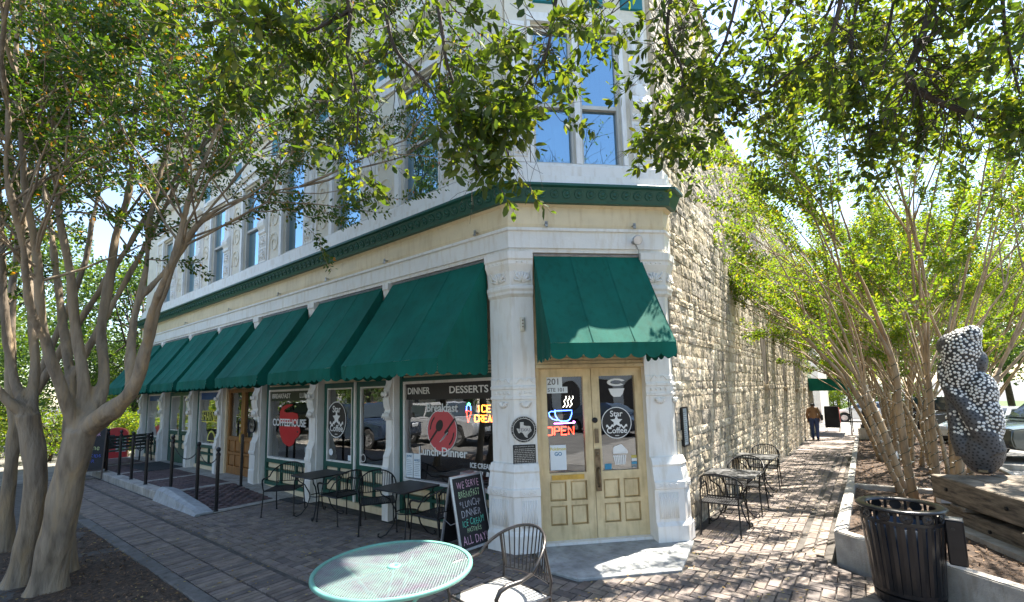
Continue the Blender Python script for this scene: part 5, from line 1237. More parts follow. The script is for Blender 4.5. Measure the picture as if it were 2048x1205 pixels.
SB = [blob((350, 250, -.02), (150, 165, .20), .25, 1), blob((345, 400, -.03), (118, 150, .17), .3, 1), blob((255, 200, .05), (90, 85, .16), 0, 0), blob((420, 150, -.02), (85, 80, .17), 0, 1), blob((495, 340, .06), (50, 82, .14), 0, 0),
      blob((490, 560, -.01), (125, 150, .20), -.15, 1), blob((545, 720, -.03), (98, 180, .19), -.3, 1), blob((500, 960, .0), (160, 165, .23), 0, 0), blob((405, 810, .0), (60, 170, .12), -.15, 1),
      limb([(225, 330, .05, .07), (232, 440, .0, .085), (275, 520, -.05, .09), (360, 620, -.12, .095), (440, 730, -.15, .11), (520, 850, -.13, .13), (560, 960, -.08, .15)], 0),
      limb([(268, 500, .03, .08), (290, 620, .02, .075), (308, 760, .0, .08), (340, 880, -.04, .10), (400, 990, -.04, .13)], 0), blob((505, 1075, 0), (95, 52, .17), 0, 0)]
mb = MB(); lab = []
for v, f, c_ in SB: mb.add(v, f); lab += [c_] * len(v)
src_v = np.array(mb.v); src_l = np.array(lab); o = mb.build('skin', None, sc, smooth=True)
m1 = o.modifiers.new('r', 'REMESH'); m1.mode = 'VOXEL'; m1.voxel_size = .016; m2 = o.modifiers.new('s', 'SMOOTH'); m2.iterations = 4; m2.factor = .5
bpy.context.view_layer.update(); nm = bpy.data.meshes.new_from_object(o.evaluated_get(bpy.context.evaluated_depsgraph_get())); o.modifiers.clear(); o.data = nm; nm.polygons.foreach_set('use_smooth', [True] * len(nm.polygons))
from mathutils.kdtree import KDTree
kd = KDTree(len(src_v))
for i, q in enumerate(src_v): kd.insert(q, i)
kd.balance()
vl = np.array([src_l[kd.find(v.co)[1]] for v in nm.vertices], np.float32); tinted(nm, vl)
PEB = mat('mosaic_ground', (.075, .075, .08), .55, var=.1, tint=[(1, 1, 1), (.35, .35, .35)], bump=.2); nm.materials.clear(); nm.materials.append(PEB)
# set pebbles, spread evenly over the skin
rgp = random.Random(5); nm.calc_loop_triangles(); tris = [(t_.vertices[:], t_.area) for t_ in nm.loop_triangles]; cum = np.cumsum([t_[1] for t_ in tris]); PIT = .036; cells = {}; wp, dp_ = MB(), MB()
ring_ = [(math.cos(a), math.sin(a)) for a in np.linspace(0, 2 * math.pi, 9)[:-1]]
for k in np.searchsorted(cum, np.random.default_rng(6).random(26000) * cum[-1]):
    (i0, i1, i2), _a = tris[min(k, len(tris) - 1)]; r1, r2 = rgp.random(), rgp.random()
    if r1 + r2 > 1: r1, r2 = 1 - r1, 1 - r2
    A_0, A_1, A_2 = nm.vertices[i0], nm.vertices[i1], nm.vertices[i2]; q = A_0.co + (A_1.co - A_0.co) * r1 + (A_2.co - A_0.co) * r2; key = tuple(int(math.floor(c / PIT)) for c in q)
    if any((q - p).length < PIT for dx in (-1, 0, 1) for dy in (-1, 0, 1) for dz in (-1, 0, 1) for p in cells.get((key[0] + dx, key[1] + dy, key[2] + dz), ())): continue
    cells.setdefault(key, []).append(q); n_ = (A_0.normal + A_1.normal + A_2.normal).normalized(); t1 = n_.orthogonal().normalized(); t2 = n_.cross(t1); white = vl[i0] > .5; rr = (.0178 if white else .0135) * rgp.uniform(.9, 1.08); tgt = wp if white else dp_; hgt = .005 if white else .0025
    tgt.add([q + (t1 * x + t2 * y) * rr for x, y in ring_] + [q + (t1 * x + t2 * y) * rr * .7 + n_ * hgt for x, y in ring_] + [q + n_ * hgt * 1.2], [(j, (j + 1) % 8, 8 + (j + 1) % 8, 8 + j) for j in range(8)] + [(8 + j, 8 + (j + 1) % 8, 16) for j in range(8)])
wp.build('white_pebbles', mat('white_pebble', (.72, .71, .68), .5, var=.08, vscale=9), sc, smooth=True, fix=False)['kind'] = 'stuff'
dp_.build('black_pebbles', mat('black_pebble', (.012, .012, .014), .35, var=.1), sc, smooth=True, fix=False)['kind'] = 'stuff'
mb = MB(); mb.box(-.045, .045, -.27, -.24, .05, .08); mb.build('name_plate', mat('aged_bronze', (.22, .17, .11)), sc)

# litter bin
bn = empty('litter_bin', (4.0, .94, 0), R(-25), 'black slatted metal litter bin with star medallions and ash box', 'bin')
rb_ = .325
mb = MB(); mb.lathe([(.25, .0), (.27, .03), (.27, .09), (.25, .1)], 32); mb.build('base', BLACKMET, bn)
mb = MB(); mb.lathe([(rb_ - .06, .885), (rb_ - .05, .905), (rb_ + .015, .905), (rb_ + .03, .89), (rb_ + .015, .875), (rb_ - .05, .878), (rb_ - .06, .885)], 48); mb.build('rim', BLACKMET, bn, smooth=True)
for z, r_ in ((.775, rb_ - .012), (.13, .272)): mb = MB(); mb.lathe([(r_ - .012, z - .02), (r_ + .004, z - .02), (r_ + .004, z + .012), (r_ - .012, z + .012), (r_ - .012, z - .02)], 48); mb.build('hoop', BLACKMET, bn)
for k in range(26):
    a = 2 * math.pi * k / 26; Mx = Matrix.Rotation(a, 4, 'Z'); w_ = .031; mb = MB()
    q = [(.268, .11), (.29, .45), (.318, .76)]
    for r_, z in q: mb.v += [tuple(Mx @ Vector(v)) for v in ((r_, -w_, z), (r_ + .006, 0, z), (r_, w_, z), (r_ - .006, 0, z))]
    mb.f = [(4 * i + j, 4 * i + (j + 1) % 4, 4 * i + 4 + (j + 1) % 4, 4 * i + 4 + j) for i in range(2) for j in range(4)] + [(0, 1, 2, 3), (8, 9, 10, 11)]
    mb.build('slat', BLACKMET, bn)
for k in range(12):
    a = 2 * math.pi * k / 12; Mx = Matrix.Rotation(a, 4, 'Z') @ Matrix.Translation((rb_ - .012, 0, .832)) @ Matrix.Rotation(math.pi / 2, 4, 'Y')
    mb = MB(); mb.lathe([(.05, -.004), (.05, .006), (.043, .008), (.040, .003), (0, .003)], 20, Mx); md = mb.build('medallion', BLACKMET, bn)
    pts = star(.036, .42); 
    mb = MB(); mb.add([Mx @ Vector((p[0], p[1], .003)) for p in pts] + [Mx @ Vector((0, 0, .010))], [(i, (i + 1) % 10, 10) for i in range(10)]); mb.build('star', BLACKMET, md)
    a += math.pi / 12; mb = MB(); mb.box(-.004, .004, -.012, .012, .78, .88, Matrix.Rotation(a, 4, 'Z') @ Matrix.Translation((rb_ - .012, 0, 0))); mb.build('stay', BLACKMET, bn)
mb = MB(); mb.lathe([(.0, .12), (.235, .12), (.27, .72), (.262, .72), (.228, .14), (0, .14)], 28); mb.build('liner', mat('blue_liner', (.02, .045, .09), .5), bn, smooth=True)
ab = MB(); Mx = Matrix.Rotation(R(18), 4, 'Z') @ Matrix.Translation((rb_ + .06, 0, 0)); ab.box(-.075, .055, -.06, .06, .42, .82, Mx); o = bevel(ab.build('ash_box', BLACKMET, bn), .012)
mb = MB(); mb.lathe([(.014, 0), (.014, .006), (0, .006)], 10, Mx @ Matrix.Translation((-.02, -.06, .74)) @ Matrix.Rotation(math.pi / 2, 4, 'X')); mb.build('ash_hole', LETBLK, o); mb = MB(); mb.box(-.07, .05, -.055, .055, .82, .83, Mx); mb.build('ash_lid', STEEL, o)

# garden floodlights and lamp post
def flood(loc, rz, la):
    o = empty('garden_floodlight', loc, rz, la, 'floodlight'); mb = MB(); mb.box(-.09, .09, -.05, .05, 0, .12); bevel(mb.build('junction_box', mat('grey_pvc', (.5, .5, .48), .5), o), .008)
    mb = MB(); mb.tube([(0, 0, .12), (0, 0, .2)], .012, 6); mb.tube([(-.1, 0, .24), (-.1, 0, .18), (.1, 0, .18), (.1, 0, .24)], .008, 5); mb.build('yoke', IRON, o)
    mb = MB(); Mx = Matrix.Translation((0, 0, .28)) @ Matrix.Rotation(R(-40), 4, 'X'); mb.frus(-.1, .1, -.07, .05, -.08, .08, -.03, Mx); mb.build('housing', BLACKMET, o); mb = MB(); mb.box(-.12, .12, -.075, -.071, -.1, .1, Mx); mb.build('lens', BLINDS, o)
flood((4.62, 4.3, .30), R(30), 'grey floodlight at the foot of the planter tree behind the timbers')
flood((4.22, 10.0, gz(10) + .08), R(10), 'grey floodlight on a pale box in the long mulch bed')
lp = empty('lamp_post', (3.82, 19.2, gz(19.2)), 0, 'dark fluted iron lamp post on a square concrete block among the trees', 'street lamp')
mb = MB(); mb.box(-.36, .36, -.36, .36, -.05, .52); bevel(mb.build('block', CONC, lp), .02)
DKI = mat('blue_black_iron', (.02, .025, .035), .45, .3)
mb = MB(); mb.lathe([(.26, .52), (.26, .62), (.22, .66), (.21, 1.1), (.16, 1.3), (.15, 1.7), (.17, 1.74), (.11, 1.9), (.075, 2.4), (.065, 3.6), (.09, 3.65), (.05, 3.75)], 16); mb.build('column', DKI, lp)
mb = MB(); mb.lathe([(.06, 3.75), (.16, 3.85), (.2, 4.1), (.17, 4.3), (.04, 4.42), (0, 4.45)], 16); mb.build('lantern', BLINDS, lp, smooth=True)
lp = empty('lamp_post', (-24.5, -.6, 0), 0, 'small black lantern on a pole beyond the thick trunks, by the street', 'street lamp')
mb = MB(); mb.lathe([(.14, 0), (.1, .4), (.05, .6), (.045, 2.6), (.07, 2.65)], 10); mb.build('column', IRON, lp); mb = MB(); mb.lathe([(.06, 2.65), (.16, 2.75), (.14, 3.05), (.05, 3.2), (0, 3.25)], 8); mb.build('lantern', IRON, lp)

# green canopy at the alley entrance
cn = empty('entrance_canopy', (0, 0, 0), label='dark green canvas canopy on thin poles at the far end of the stone wall', cat='canopy')
yc0, yc1, xc1 = 21.6, 24.4, 3.22; zc = gz(23) 
mb = MB(); n = 10
for j, y in enumerate((yc0, yc1)):
    mb.v += [(C + .05, y, zc + 2.12), (C + .05, y, zc + 2.75), (xc1, y, zc + 2.62), (xc1, y, zc + 2.12)]
mb.f = [(0, 1, 2, 3), (4, 7, 6, 5), (1, 5, 6, 2), (2, 6, 7, 3)]; mb.build('canvas', AWN, cn)
for x, y in ((xc1 - .04, yc0 + .05), (xc1 - .04, yc1 - .05)): mb = MB(); mb.tube([(x, y, gz(y)), (x, y, zc + 2.15)], .025, 8); mb.build('pole', IRON, cn)
# ------------------------------------------------------------------ trees
def barkmat(name, a, b, c):
    M = mat(name, a, .75, var=.3, vscale=5, stretch=(1, 1, .22), bump=1.0, bscale=26, col2=b, dirt=.45); nt = M.node_tree; L = nt.links; bs = nt.nodes['Principled BSDF']; src = bs.inputs['Base Color'].links[0].from_socket
    geo = nd(nt, 'ShaderNodeNewGeometry'); mp = nd(nt, 'ShaderNodeMapping'); mp.inputs['Scale'].default_value = (1, 1, .1); n = nd(nt, 'ShaderNodeTexNoise'); n.inputs['Scale'].default_value = 11; n.inputs['Detail'].default_value = 7; n.inputs['Distortion'].default_value = .5
    r = nd(nt, 'ShaderNodeValToRGB'); r.color_ramp.elements[0].position = .48; r.color_ramp.elements[1].position = .72; L.new(geo.outputs['Position'], mp.inputs[0]); L.new(mp.outputs[0], n.inputs['Vector']); L.new(n.outputs[0], r.inputs[0])
    mx = nd(nt, 'ShaderNodeMixRGB'); mx.inputs[2].default_value = (*c, 1); L.new(r.outputs[0], mx.inputs[0]); L.new(src, mx.inputs[1]); L.new(mx.outputs[0], bs.inputs['Base Color']); return M
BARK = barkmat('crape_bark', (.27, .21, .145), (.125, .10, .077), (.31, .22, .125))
BARKR = barkmat('crape_bark_sunny', (.36, .27, .175), (.20, .145, .09), (.40, .28, .15))  # paler copy of the crape bark, sunlight put into its colour
BARKD = mat('oak_bark', (.085, .065, .05), .9, var=.4, vscale=8, bump=.6, bscale=40)
LEAFC = leafmat('crape_leaf', [(0, (.022, .058, .010)), (.35, (.036, .082, .013)), (.7, (.058, .11, .017)), (.93, (.10, .125, .016)), (.96, (.27, .18, .02)), (1, (.33, .11, .015))], .5)
LEAFY = leafmat('crape_leaf_light', [(0, (.05, .11, .013)), (.35, (.085, .15, .018)), (.75, (.135, .185, .021)), (.96, (.15, .17, .02)), (1, (.32, .21, .02))], .6)
LEAFO = leafmat('oak_leaf', [(0, (.032, .062, .012)), (.5, (.06, .10, .016)), (.85, (.095, .13, .02)), (1, (.14, .15, .025))], .5)
LEAFB = leafmat('far_leaf', [(0, (.025, .06, .014)), (.5, (.05, .10, .02)), (1, (.10, .15, .03))], .4)
def leaves(name, pos, axis, L, Wr, mt, parent, rg, upb=.3, bend=.18):
    pos = np.asarray(pos); n = len(pos); a = np.asarray(axis); a = a / (np.linalg.norm(a, axis=1)[:, None] + 1e-9)
    nr = rg.normal(size=(n, 3)) + (0, 0, upb * 2); s = np.cross(a, nr); s /= np.linalg.norm(s, axis=1)[:, None] + 1e-9; nn = np.cross(s, a)
    L = L * rg.uniform(.65, 1.25, (n, 1)); W = L * Wr * rg.uniform(.85, 1.15, (n, 1)); c = rg.uniform(-.5, 1, (n, 1)) * bend * L
    v = np.stack([pos, pos + a * L * .35 + s * W * .46 + nn * c * .3, pos + a * L * .72 + s * W * .40 - nn * c * .1, pos + a * L - nn * c, pos + a * L * .72 - s * W * .40 - nn * c * .1, pos + a * L * .35 - s * W * .46 + nn * c * .3], 1).reshape(-1, 3)
    me = bpy.data.meshes.new(name); me.vertices.add(n * 6); me.vertices.foreach_set('co', v.astype(np.float32).ravel())
    b = np.arange(n)[:, None] * 6; tri = np.concatenate([b + (0, 1, 5), b + (1, 2, 5), b + (2, 4, 5), b + (2, 3, 4)], 1).reshape(-1)
    me.loops.add(len(tri)); me.loops.foreach_set('vertex_index', tri.astype(np.int32)); nt_ = n * 4
    me.polygons.add(nt_); me.polygons.foreach_set('loop_start', np.arange(nt_, dtype=np.int32) * 3)
    me.update(calc_edges=True); me.validate(); tinted(me, np.repeat(rg.random(n), 6))
    return ob(name, me, mt, parent)
def smooth_path(pts, k=4):
    P = [Vector(p[:3]) for p in pts]; Rr = [p[3] for p in pts]; o = []; r_ = []
    for i in range(len(P) - 1):
        p0, p1, p2, p3 = P[max(0, i - 1)], P[i], P[i + 1], P[min(len(P) - 1, i + 2)]
        for j in range(k):
            t = j / k; o.append(.5 * ((2 * p1) + (p2 - p0) * t + (2 * p0 - 5 * p1 + 4 * p2 - p3) * t * t + (3 * p1 - p0 - 3 * p2 + p3) * t ** 3)); r_.append(Rr[i] + (Rr[i + 1] - Rr[i]) * t)
    o.append(P[-1]); r_.append(Rr[-1]); return o, r_
def grow(mb, tips, p, d, L, r, lev, rg, wob=.18, trop=.08, kids=(2, 3), spread=.5, ratio=.68, out=None):
    n = 4; pts = [p.copy()]; d = d.normalized()
    for i in range(n):
        d = (d + Vector((rg.gauss(0, wob), rg.gauss(0, wob), rg.gauss(0, wob) + trop)) * .5 + (out * .06 if out else Vector((0, 0, 0)))).normalized(); p = p + d * (L / n); pts.append(p.copy())
    mb.tube(pts, [r + (r * .6 - r) * i / n for i in range(n + 1)], 7 if r > .03 else 5 if r > .008 else 3, cap=False)
    if lev == 0: tips.append(pts); return
    if lev == 1: tips.append(pts)
    for k in range(rg.randint(*kids)):
        ax = d.orthogonal().normalized(); ax.rotate(Matrix.Rotation(rg.uniform(0, 6.28), 3, d)); nd_ = d.copy(); nd_.rotate(Matrix.Rotation(rg.uniform(.5, 1.3) * spread, 3, ax))
        grow(mb, tips, pts[-1] if k < 2 else pts[rg.randint(2, 3)], nd_, L * ratio * rg.uniform(.8, 1.2), r * .6, lev - 1, rg, wob, trop, kids, spread, ratio, out)
def tip_leaves(tips, per, rg, off=.05, start=.15):
    pos, ax = [], []
    for t in tips:
        A = np.array([tuple(q) for q in t])
        for _ in range(per):
            u = rg.uniform(start, 1) * (len(A) - 1); i = min(int(u), len(A) - 2); q = A[i] + (A[i + 1] - A[i]) * (u - i); dv = A[i + 1] - A[i]; dv = dv / (np.linalg.norm(dv) + 1e-9)
            o = rg.normal(size=3); o -= dv * (o @ dv); o /= np.linalg.norm(o) + 1e-9; pos.append(q + o * off * rg.random()); ax.append(dv * .5 + o * .9 + (0, 0, -.15))
    return pos, ax
def fuse(o, vox, seed):
    """melt overlapping limbs into one skin, then roughen it like bark"""
    m1 = o.modifiers.new('r', 'REMESH'); m1.mode = 'VOXEL'; m1.voxel_size = vox; m2 = o.modifiers.new('s', 'SMOOTH'); m2.iterations = 5; m2.factor = .5
    bpy.context.view_layer.update(); nm = bpy.data.meshes.new_from_object(o.evaluated_get(bpy.context.evaluated_depsgraph_get())); o.modifiers.clear(); old = o.data; o.data = nm; bpy.data.meshes.remove(old)
    n = len(nm.vertices); co = np.empty(n * 3, np.float32); no = np.empty(n * 3, np.float32); nm.vertices.foreach_get('co', co); nm.vertices.foreach_get('normal', no); co = co.reshape(-1, 3); no = no.reshape(-1, 3)
    d = np.array([.012 * mnoise.noise((x * 9, y * 9, z * 2.2 + seed)) + .010 * mnoise.noise((x * 3, y * 3, z * 3)) + .018 * max(0, 1 - z * .5) * mnoise.noise((x * 11, y * 11, z * .5 + 9)) for x, y, z in co], np.float32)
    nm.vertices.foreach_set('co', (co + no * d[:, None]).ravel()); nm.polygons.foreach_set('use_smooth', [True] * len(nm.polygons)); nm.update()
def stem_tree(name, label, cat, trunks, stems, seed, leaf_n, mt=BARK, lm=LEAFC, size=.049, lev=2, sL=1.3, group=None, dens=(.5, .97), nb=7):
    """tree built on measured trunk/stem polylines (world coordinates); side branches and foliage are grown"""
    base = Vector(trunks[0][0][:3]); t = empty(name, (base.x, base.y, 0), label=label, cat=cat, group=group); off = -Vector((base.x, base.y, 0))
    rg = random.Random(seed); nr = np.random.default_rng(seed); tips = []; mb = MB()
    def shift(o, r_): return [p + off for p in o], [q * (.76 if q < .11 else .93) for q in r_]
    for tr in trunks:
        o, r_ = shift(*smooth_path(tr, 6)); r_ = [q * (1 + .1 * mnoise.noise((i * .35, seed, 1))) for i, q in enumerate(r_)]
        r_[0] *= 1.5; r_[1] *= 1.22; r_[2] *= 1.08; mb.tube([p + Vector((mnoise.noise((p.z * 2, 1, seed)), mnoise.noise((p.z * 2, 5, seed)), 0)) * .012 for p in o], r_, 14)
    br = MB()
    for st in stems:
        o, r_ = shift(*smooth_path(st, 5)); o = [p + Vector((mnoise.noise((p.z * 1.5, 3, seed)), mnoise.noise((p.z * 1.5, 7, seed)), 0)) * .025 for p in o]; mb.tube(o, r_, 9)
        n = len(o); out = Vector((o[-1].x, o[-1].y, 0)); out = out.normalized() if out.length > .1 else Vector((1, 0, 0))
        for k in range(nb):
            i = int(n * rg.uniform(*dens)); i = min(max(i, 1), n - 2); d = (o[i + 1] - o[i - 1]).normalized(); sd_ = Vector((rg.gauss(0, 1), rg.gauss(0, 1), abs(rg.gauss(.2, .4)))).normalized()
            grow(br, tips, o[i], d * .6 + sd_ * .9, sL * rg.uniform(.55, 1.0), max(.007, r_[i] * .4), lev, rg, .2, .05, (2, 3), .6, .7)
        for k in range(2): grow(br, tips, o[-1], (o[-1] - o[-3]).normalized() + Vector((rg.gauss(0, .35), rg.gauss(0, .35), .1)), sL * rg.uniform(.8, 1.1), r_[-1], lev, rg, .2, .04, (2, 3), .55, .72)
    fuse(mb.build('trunk', mt, t, smooth=True), .018, seed); br.build('branches', mt, t, smooth=True, fix=False)['kind'] = 'stuff'
    pos, ax = tip_leaves(tips, max(4, int(leaf_n / max(1, len(tips)))), nr, .06, .0)
    leaves('crown', pos, ax, size, .52, lm, t, nr)
    return t
A_ = dict(
 trunk=[(-3.76, -3.94, -.09, .19), (-3.62, -3.92, .56, .165), (-3.49, -3.86, 1.28, .155), (-3.4, -3.8, 1.79, .165)],
 s1=[(-3.43, -3.81, 1.73, .12), (-3.34, -4.0, 2.2, .085), (-3.28, -4.15, 2.69, .07), (-3.23, -4.26, 3.29, .06), (-3.1, -4.38, 4.01, .05), (-2.96, -4.51, 4.76, .04), (-2.81, -4.62, 5.47, .03)],
 s2=[(-3.4, -3.8, 1.79, .12), (-3.42, -3.83, 2.37, .08), (-3.49, -3.92, 3.08, .07), (-3.51, -4.07, 4.02, .06), (-3.51, -4.19, 4.91, .05), (-3.46, -4.28, 5.79, .04), (-3.45, -4.36, 6.49, .025)],
 s3=[(-3.35, -3.77, 1.85, .12), (-3.43, -3.65, 2.37, .08), (-3.63, -3.65, 3.13, .075), (-3.69, -3.58, 4.06, .065), (-3.6, -3.49, 4.87, .05), (-3.59, -3.49, 5.77, .04), (-3.57, -3.47, 6.71, .03)],
 s4=[(-3.33, -3.75, 1.82, .13), (-2.76, -3.55, 2.18, .1), (-2.49, -3.48, 2.67, .075), (-2.32, -3.42, 3.22, .06), (-2.13, -3.35, 3.72, .05), (-1.84, -3.18, 4.1, .04), (-1.52, -2.85, 4.38, .03), (-1.15, -2.46, 4.52, .02)],
 s5=[(-2.76, -3.55, 2.18, .08), (-2.94, -3.51, 2.7, .06), (-3.0, -3.45, 3.32, .055), (-3.08, -3.37, 4.1, .045), (-3.04, -3.32, 4.89, .04), (-2.87, -3.18, 5.7, .03), (-2.62, -2.95, 6.34, .02)],
 s6=[(-3.28, -4.15, 2.69, .05), (-3.04, -4.35, 3.19, .045), (-2.78, -4.48, 3.75, .04), (-2.51, -4.61, 4.3, .035), (-2.32, -4.68, 4.95, .03)],
 s7=[(-2.49, -3.48, 2.67, .06), (-2.2, -3.5, 3.1, .05), (-1.9, -3.45, 3.6, .042), (-1.7, -3.35, 4.3, .035), (-1.45, -3.2, 5.1, .028), (-1.15, -3.0, 5.8, .02)],
 s8=[(-3.0, -3.45, 3.32, .045), (-2.75, -3.1, 4.0, .04), (-2.5, -2.8, 4.7, .032), (-2.1, -2.5, 5.3, .025), (-1.7, -2.2, 5.7, .018)])
stem_tree('crape_myrtle', 'crape myrtle with the thickest smooth forked trunk beside the chalk kerb and brick paving', 'tree', [A_['trunk']], [v for k, v in A_.items() if k != 'trunk'], 1, 62000, nb=11)
B_ = dict(
 trunk=[(-4.36, -4.1, -.06, .15), (-4.18, -4.06, .68, .12), (-4.07, -4.07, 1.33, .115), (-4.09, -4.18, 1.98, .115)],
 t2=[(-4.42, -3.7, -.06, .12), (-4.3, -3.74, .89, .1), (-4.26, -3.78, 1.83, .09), (-4.34, -3.79, 2.4, .08)],
 s0=[(-4.34, -3.79, 2.4, .08), (-4.77, -3.9, 3.51, .065), (-5.07, -4.02, 4.61, .05), (-5.17, -4.13, 5.72, .04), (-4.84, -3.94, 7.06, .03)],
 s1=[(-4.09, -4.18, 1.98, .09), (-4.12, -4.35, 2.16, .075), (-4.14, -4.54, 2.51, .065), (-4.05, -4.71, 3.29, .055), (-3.89, -4.86, 4.36, .045)],
 s2=[(-4.08, -4.16, 1.92, .09), (-4.26, -4.13, 2.52, .07), (-4.37, -4.21, 3.41, .06), (-4.5, -4.32, 4.38, .05), (-4.56, -4.49, 5.34, .04), (-4.65, -4.61, 6.56, .03)],
 s3=[(-4.09, -4.18, 1.98, .09), (-4.34, -4.31, 2.52, .065), (-4.34, -4.44, 3.37, .055), (-4.3, -4.53, 4.27, .045), (-4.24, -4.65, 5.48, .035)],
 s4=[(-4.34, -3.79, 2.4, .06), (-4.2, -3.5, 3.3, .055), (-4.1, -3.2, 4.2, .045), (-3.9, -2.9, 5.2, .035), (-3.6, -2.6, 6.1, .025)])
stem_tree('crape_myrtle', 'crape myrtle with two slimmer smooth trunks close behind the thickest trunk', 'tree', [B_['trunk'], B_['t2']], [v for k, v in B_.items() if k[0] == 's'], 2, 32000, nb=7)
C_ = dict(t=[(-6.34, -4.06, -.05, .12), (-6.21, -4.08, .87, .1), (-6.06, -4.09, 1.74, .095)],
 s1=[(-6.06, -4.09, 1.74, .09), (-6.01, -4.21, 2.9, .08), (-6.13, -4.24, 4.27, .06), (-6.11, -4.18, 5.79, .045), (-6.06, -4.22, 7.24, .03)],
 s2=[(-6.06, -4.09, 1.74, .08), (-6.25, -3.77, 2.94, .07), (-6.09, -3.47, 4.43, .055), (-6.03, -3.38, 5.9, .045), (-6.02, -3.34, 7.45, .03)],
 s3=[(-6.06, -4.09, 1.74, .08), (-5.7, -3.7, 2.94, .07), (-5.4, -3.2, 4.3, .055), (-5.1, -2.7, 5.6, .045), (-4.7, -2.2, 6.6, .03)])
stem_tree('crape_myrtle', 'slender single trunk crape myrtle farthest along the mulch bed, past the thick trunks', 'tree', [C_['t']], [v for k, v in C_.items() if k[0] == 's'], 3, 28000, nb=8)

# row of crape myrtles wrapped in light strings along the alley
WIRE = mat('green_wire', (.015, .035, .02), .5); BULB = mat('clear_bulb', (.75, .75, .72), .2, spec=.8)
def vase_tree(seed, nst, rbase, H1, leaf_n, lean=(0, 0), spread=.30, wires=True):
    t = empty('crape_myrtle'); rg = random.Random(seed); nr = np.random.default_rng(seed); mb = MB(); br = MB(); tips = []; wm = MB(); bm_ = MB()
    for k in range(nst):
        a = 2 * math.pi * k / nst + rg.uniform(-.3, .3); rr = rbase * rg.uniform(.55, 1.0); p = Vector((rr * math.cos(a), rr * math.sin(a), -.05)); out = Vector((math.cos(a) + lean[0], math.sin(a) + lean[1], 0))
        d = (Vector((math.cos(a) * spread * rg.uniform(.5, 1.2) + lean[0] * .25, math.sin(a) * spread * rg.uniform(.5, 1.2) + lean[1] * .25, 1))).normalized(); r0_ = rg.uniform(.038, .062)
        pts = [p]; n = 7; L = H1 * rg.uniform(.85, 1.12)
        for i in range(n):
            d = (d + Vector((rg.gauss(0, .05), rg.gauss(0, .05), 0)) + out * .004).normalized(); pts.append(pts[-1] + d * L / n)
        rad = [r0_ * (1.15 if i == 0 else 1 - .35 * i / n) for i in range(n + 1)]; mb.tube(pts, rad, 9)
        for q in range(3):
            nd_ = (d + Vector((rg.gauss(0, .26), rg.gauss(0, .26), .25)) + out * .12).normalized()
            grow(br, tips, pts[-1] if q < 2 else pts[-2], nd_, 1.75 * rg.uniform(.85, 1.15), rad[-1] * .72, 3, rg, .13, .11, (2, 3), .44, .8, out)
        for q in range(1 if out.x < .4 else 0):
            i = rg.randint(6, 7); grow(br, tips, pts[i], (out * .5 + Vector((rg.gauss(0, .3), rg.gauss(0, .3), 1.0))).normalized(), rg.uniform(.9, 1.3), .014, 2, rg, .16, .08, (2, 3), .55, .75, out)
        if wires:
            P, rr_ = smooth_path([(*q, w_) for q, w_ in zip(pts, rad)], 6); wp = []; th = rg.uniform(0, 6)
            for i in range(2, len(P) - 1):
                for j in range(4):
                    q = P[i].lerp(P[i + 1], j / 4); th += .42; wp.append(q + Vector((math.cos(th), math.sin(th), 0)) * (rr_[i] + .006))
                    if rg.random() < .14: c_ = wp[-1]; nrm = Vector((math.cos(th), math.sin(th), .3)); bm_.tube([c_, c_ + nrm * .03], [.006, .004], 5)
            wm.tube(wp, .0045, 4, cap=False)
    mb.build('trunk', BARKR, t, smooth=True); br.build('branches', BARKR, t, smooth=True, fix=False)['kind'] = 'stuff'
    tips = [q for q in tips if mnoise.noise((q[-1].x * .9, q[-1].y * .9, q[-1].z * .9 + seed)) > -.14]; pos, ax = tip_leaves(tips, max(4, int(leaf_n / max(1, len(tips)))), nr, .07, .0); leaves('crown', pos, ax, .055, .56, LEAFY, t, nr)
    w = None
    if wires: w = empty('string_lights'); wm.build('wire', WIRE, w); bm_.build('bulbs', BULB, w)['kind'] = 'stuff'
    return t, w
v1, w1 = vase_tree(11, 9, .5, 2.1, 64000, (-.1, .05), .19); v2, w2 = vase_tree(12, 7, .4, 2.1, 52000, (-.15, .05), .18)
rows = [((4.5, 4.85, .26), v1, w1, 0, 1.0, 'nearest wired crape myrtle rising from the concrete planter behind the timbers'), ((5.15, 9.4, gz(9.4) + .03), v2, w2, 2.1, .95, 'wired crape myrtle standing behind the dotted sculpture'),
        ((4.45, 11.3, gz(11.3) + .03), v1, w1, 0.3, 1.0, 'wired crape myrtle beside the second floodlight in the long bed'), ((4.55, 14.7, gz(14.7) + .03), v2, w2, .4, 1.05, 'wired crape myrtle in the long bed between the floodlight and the lamp post'),
        ((4.65, 17.4, gz(17.4) + .03), v1, w1, .1, 1.0, 'wired crape myrtle just before the lamp post in the long bed'), ((4.75, 21.6, gz(21.6) + .03), v2, w2, -.3, 1.05, 'wired crape myrtle beside the pole of the green entrance canopy')]
for i, (loc, v, w, rz, s_, la) in enumerate(rows):
    for src, cat, lb in ((v, 'tree', la), (w, 'string lights', 'light string wound on the ' + la.replace('wired ', '', 1).replace('crape ', '').replace(' in the long bed', ''))):
        o = src if i < 2 else copy_tree(src); o.location = loc; o.rotation_euler = (0, 0, rz); o.scale = (s_,) * 3; tag(o, lb, cat, 'row of wired crape myrtles' if cat == 'tree' else 'light strings on the trees')

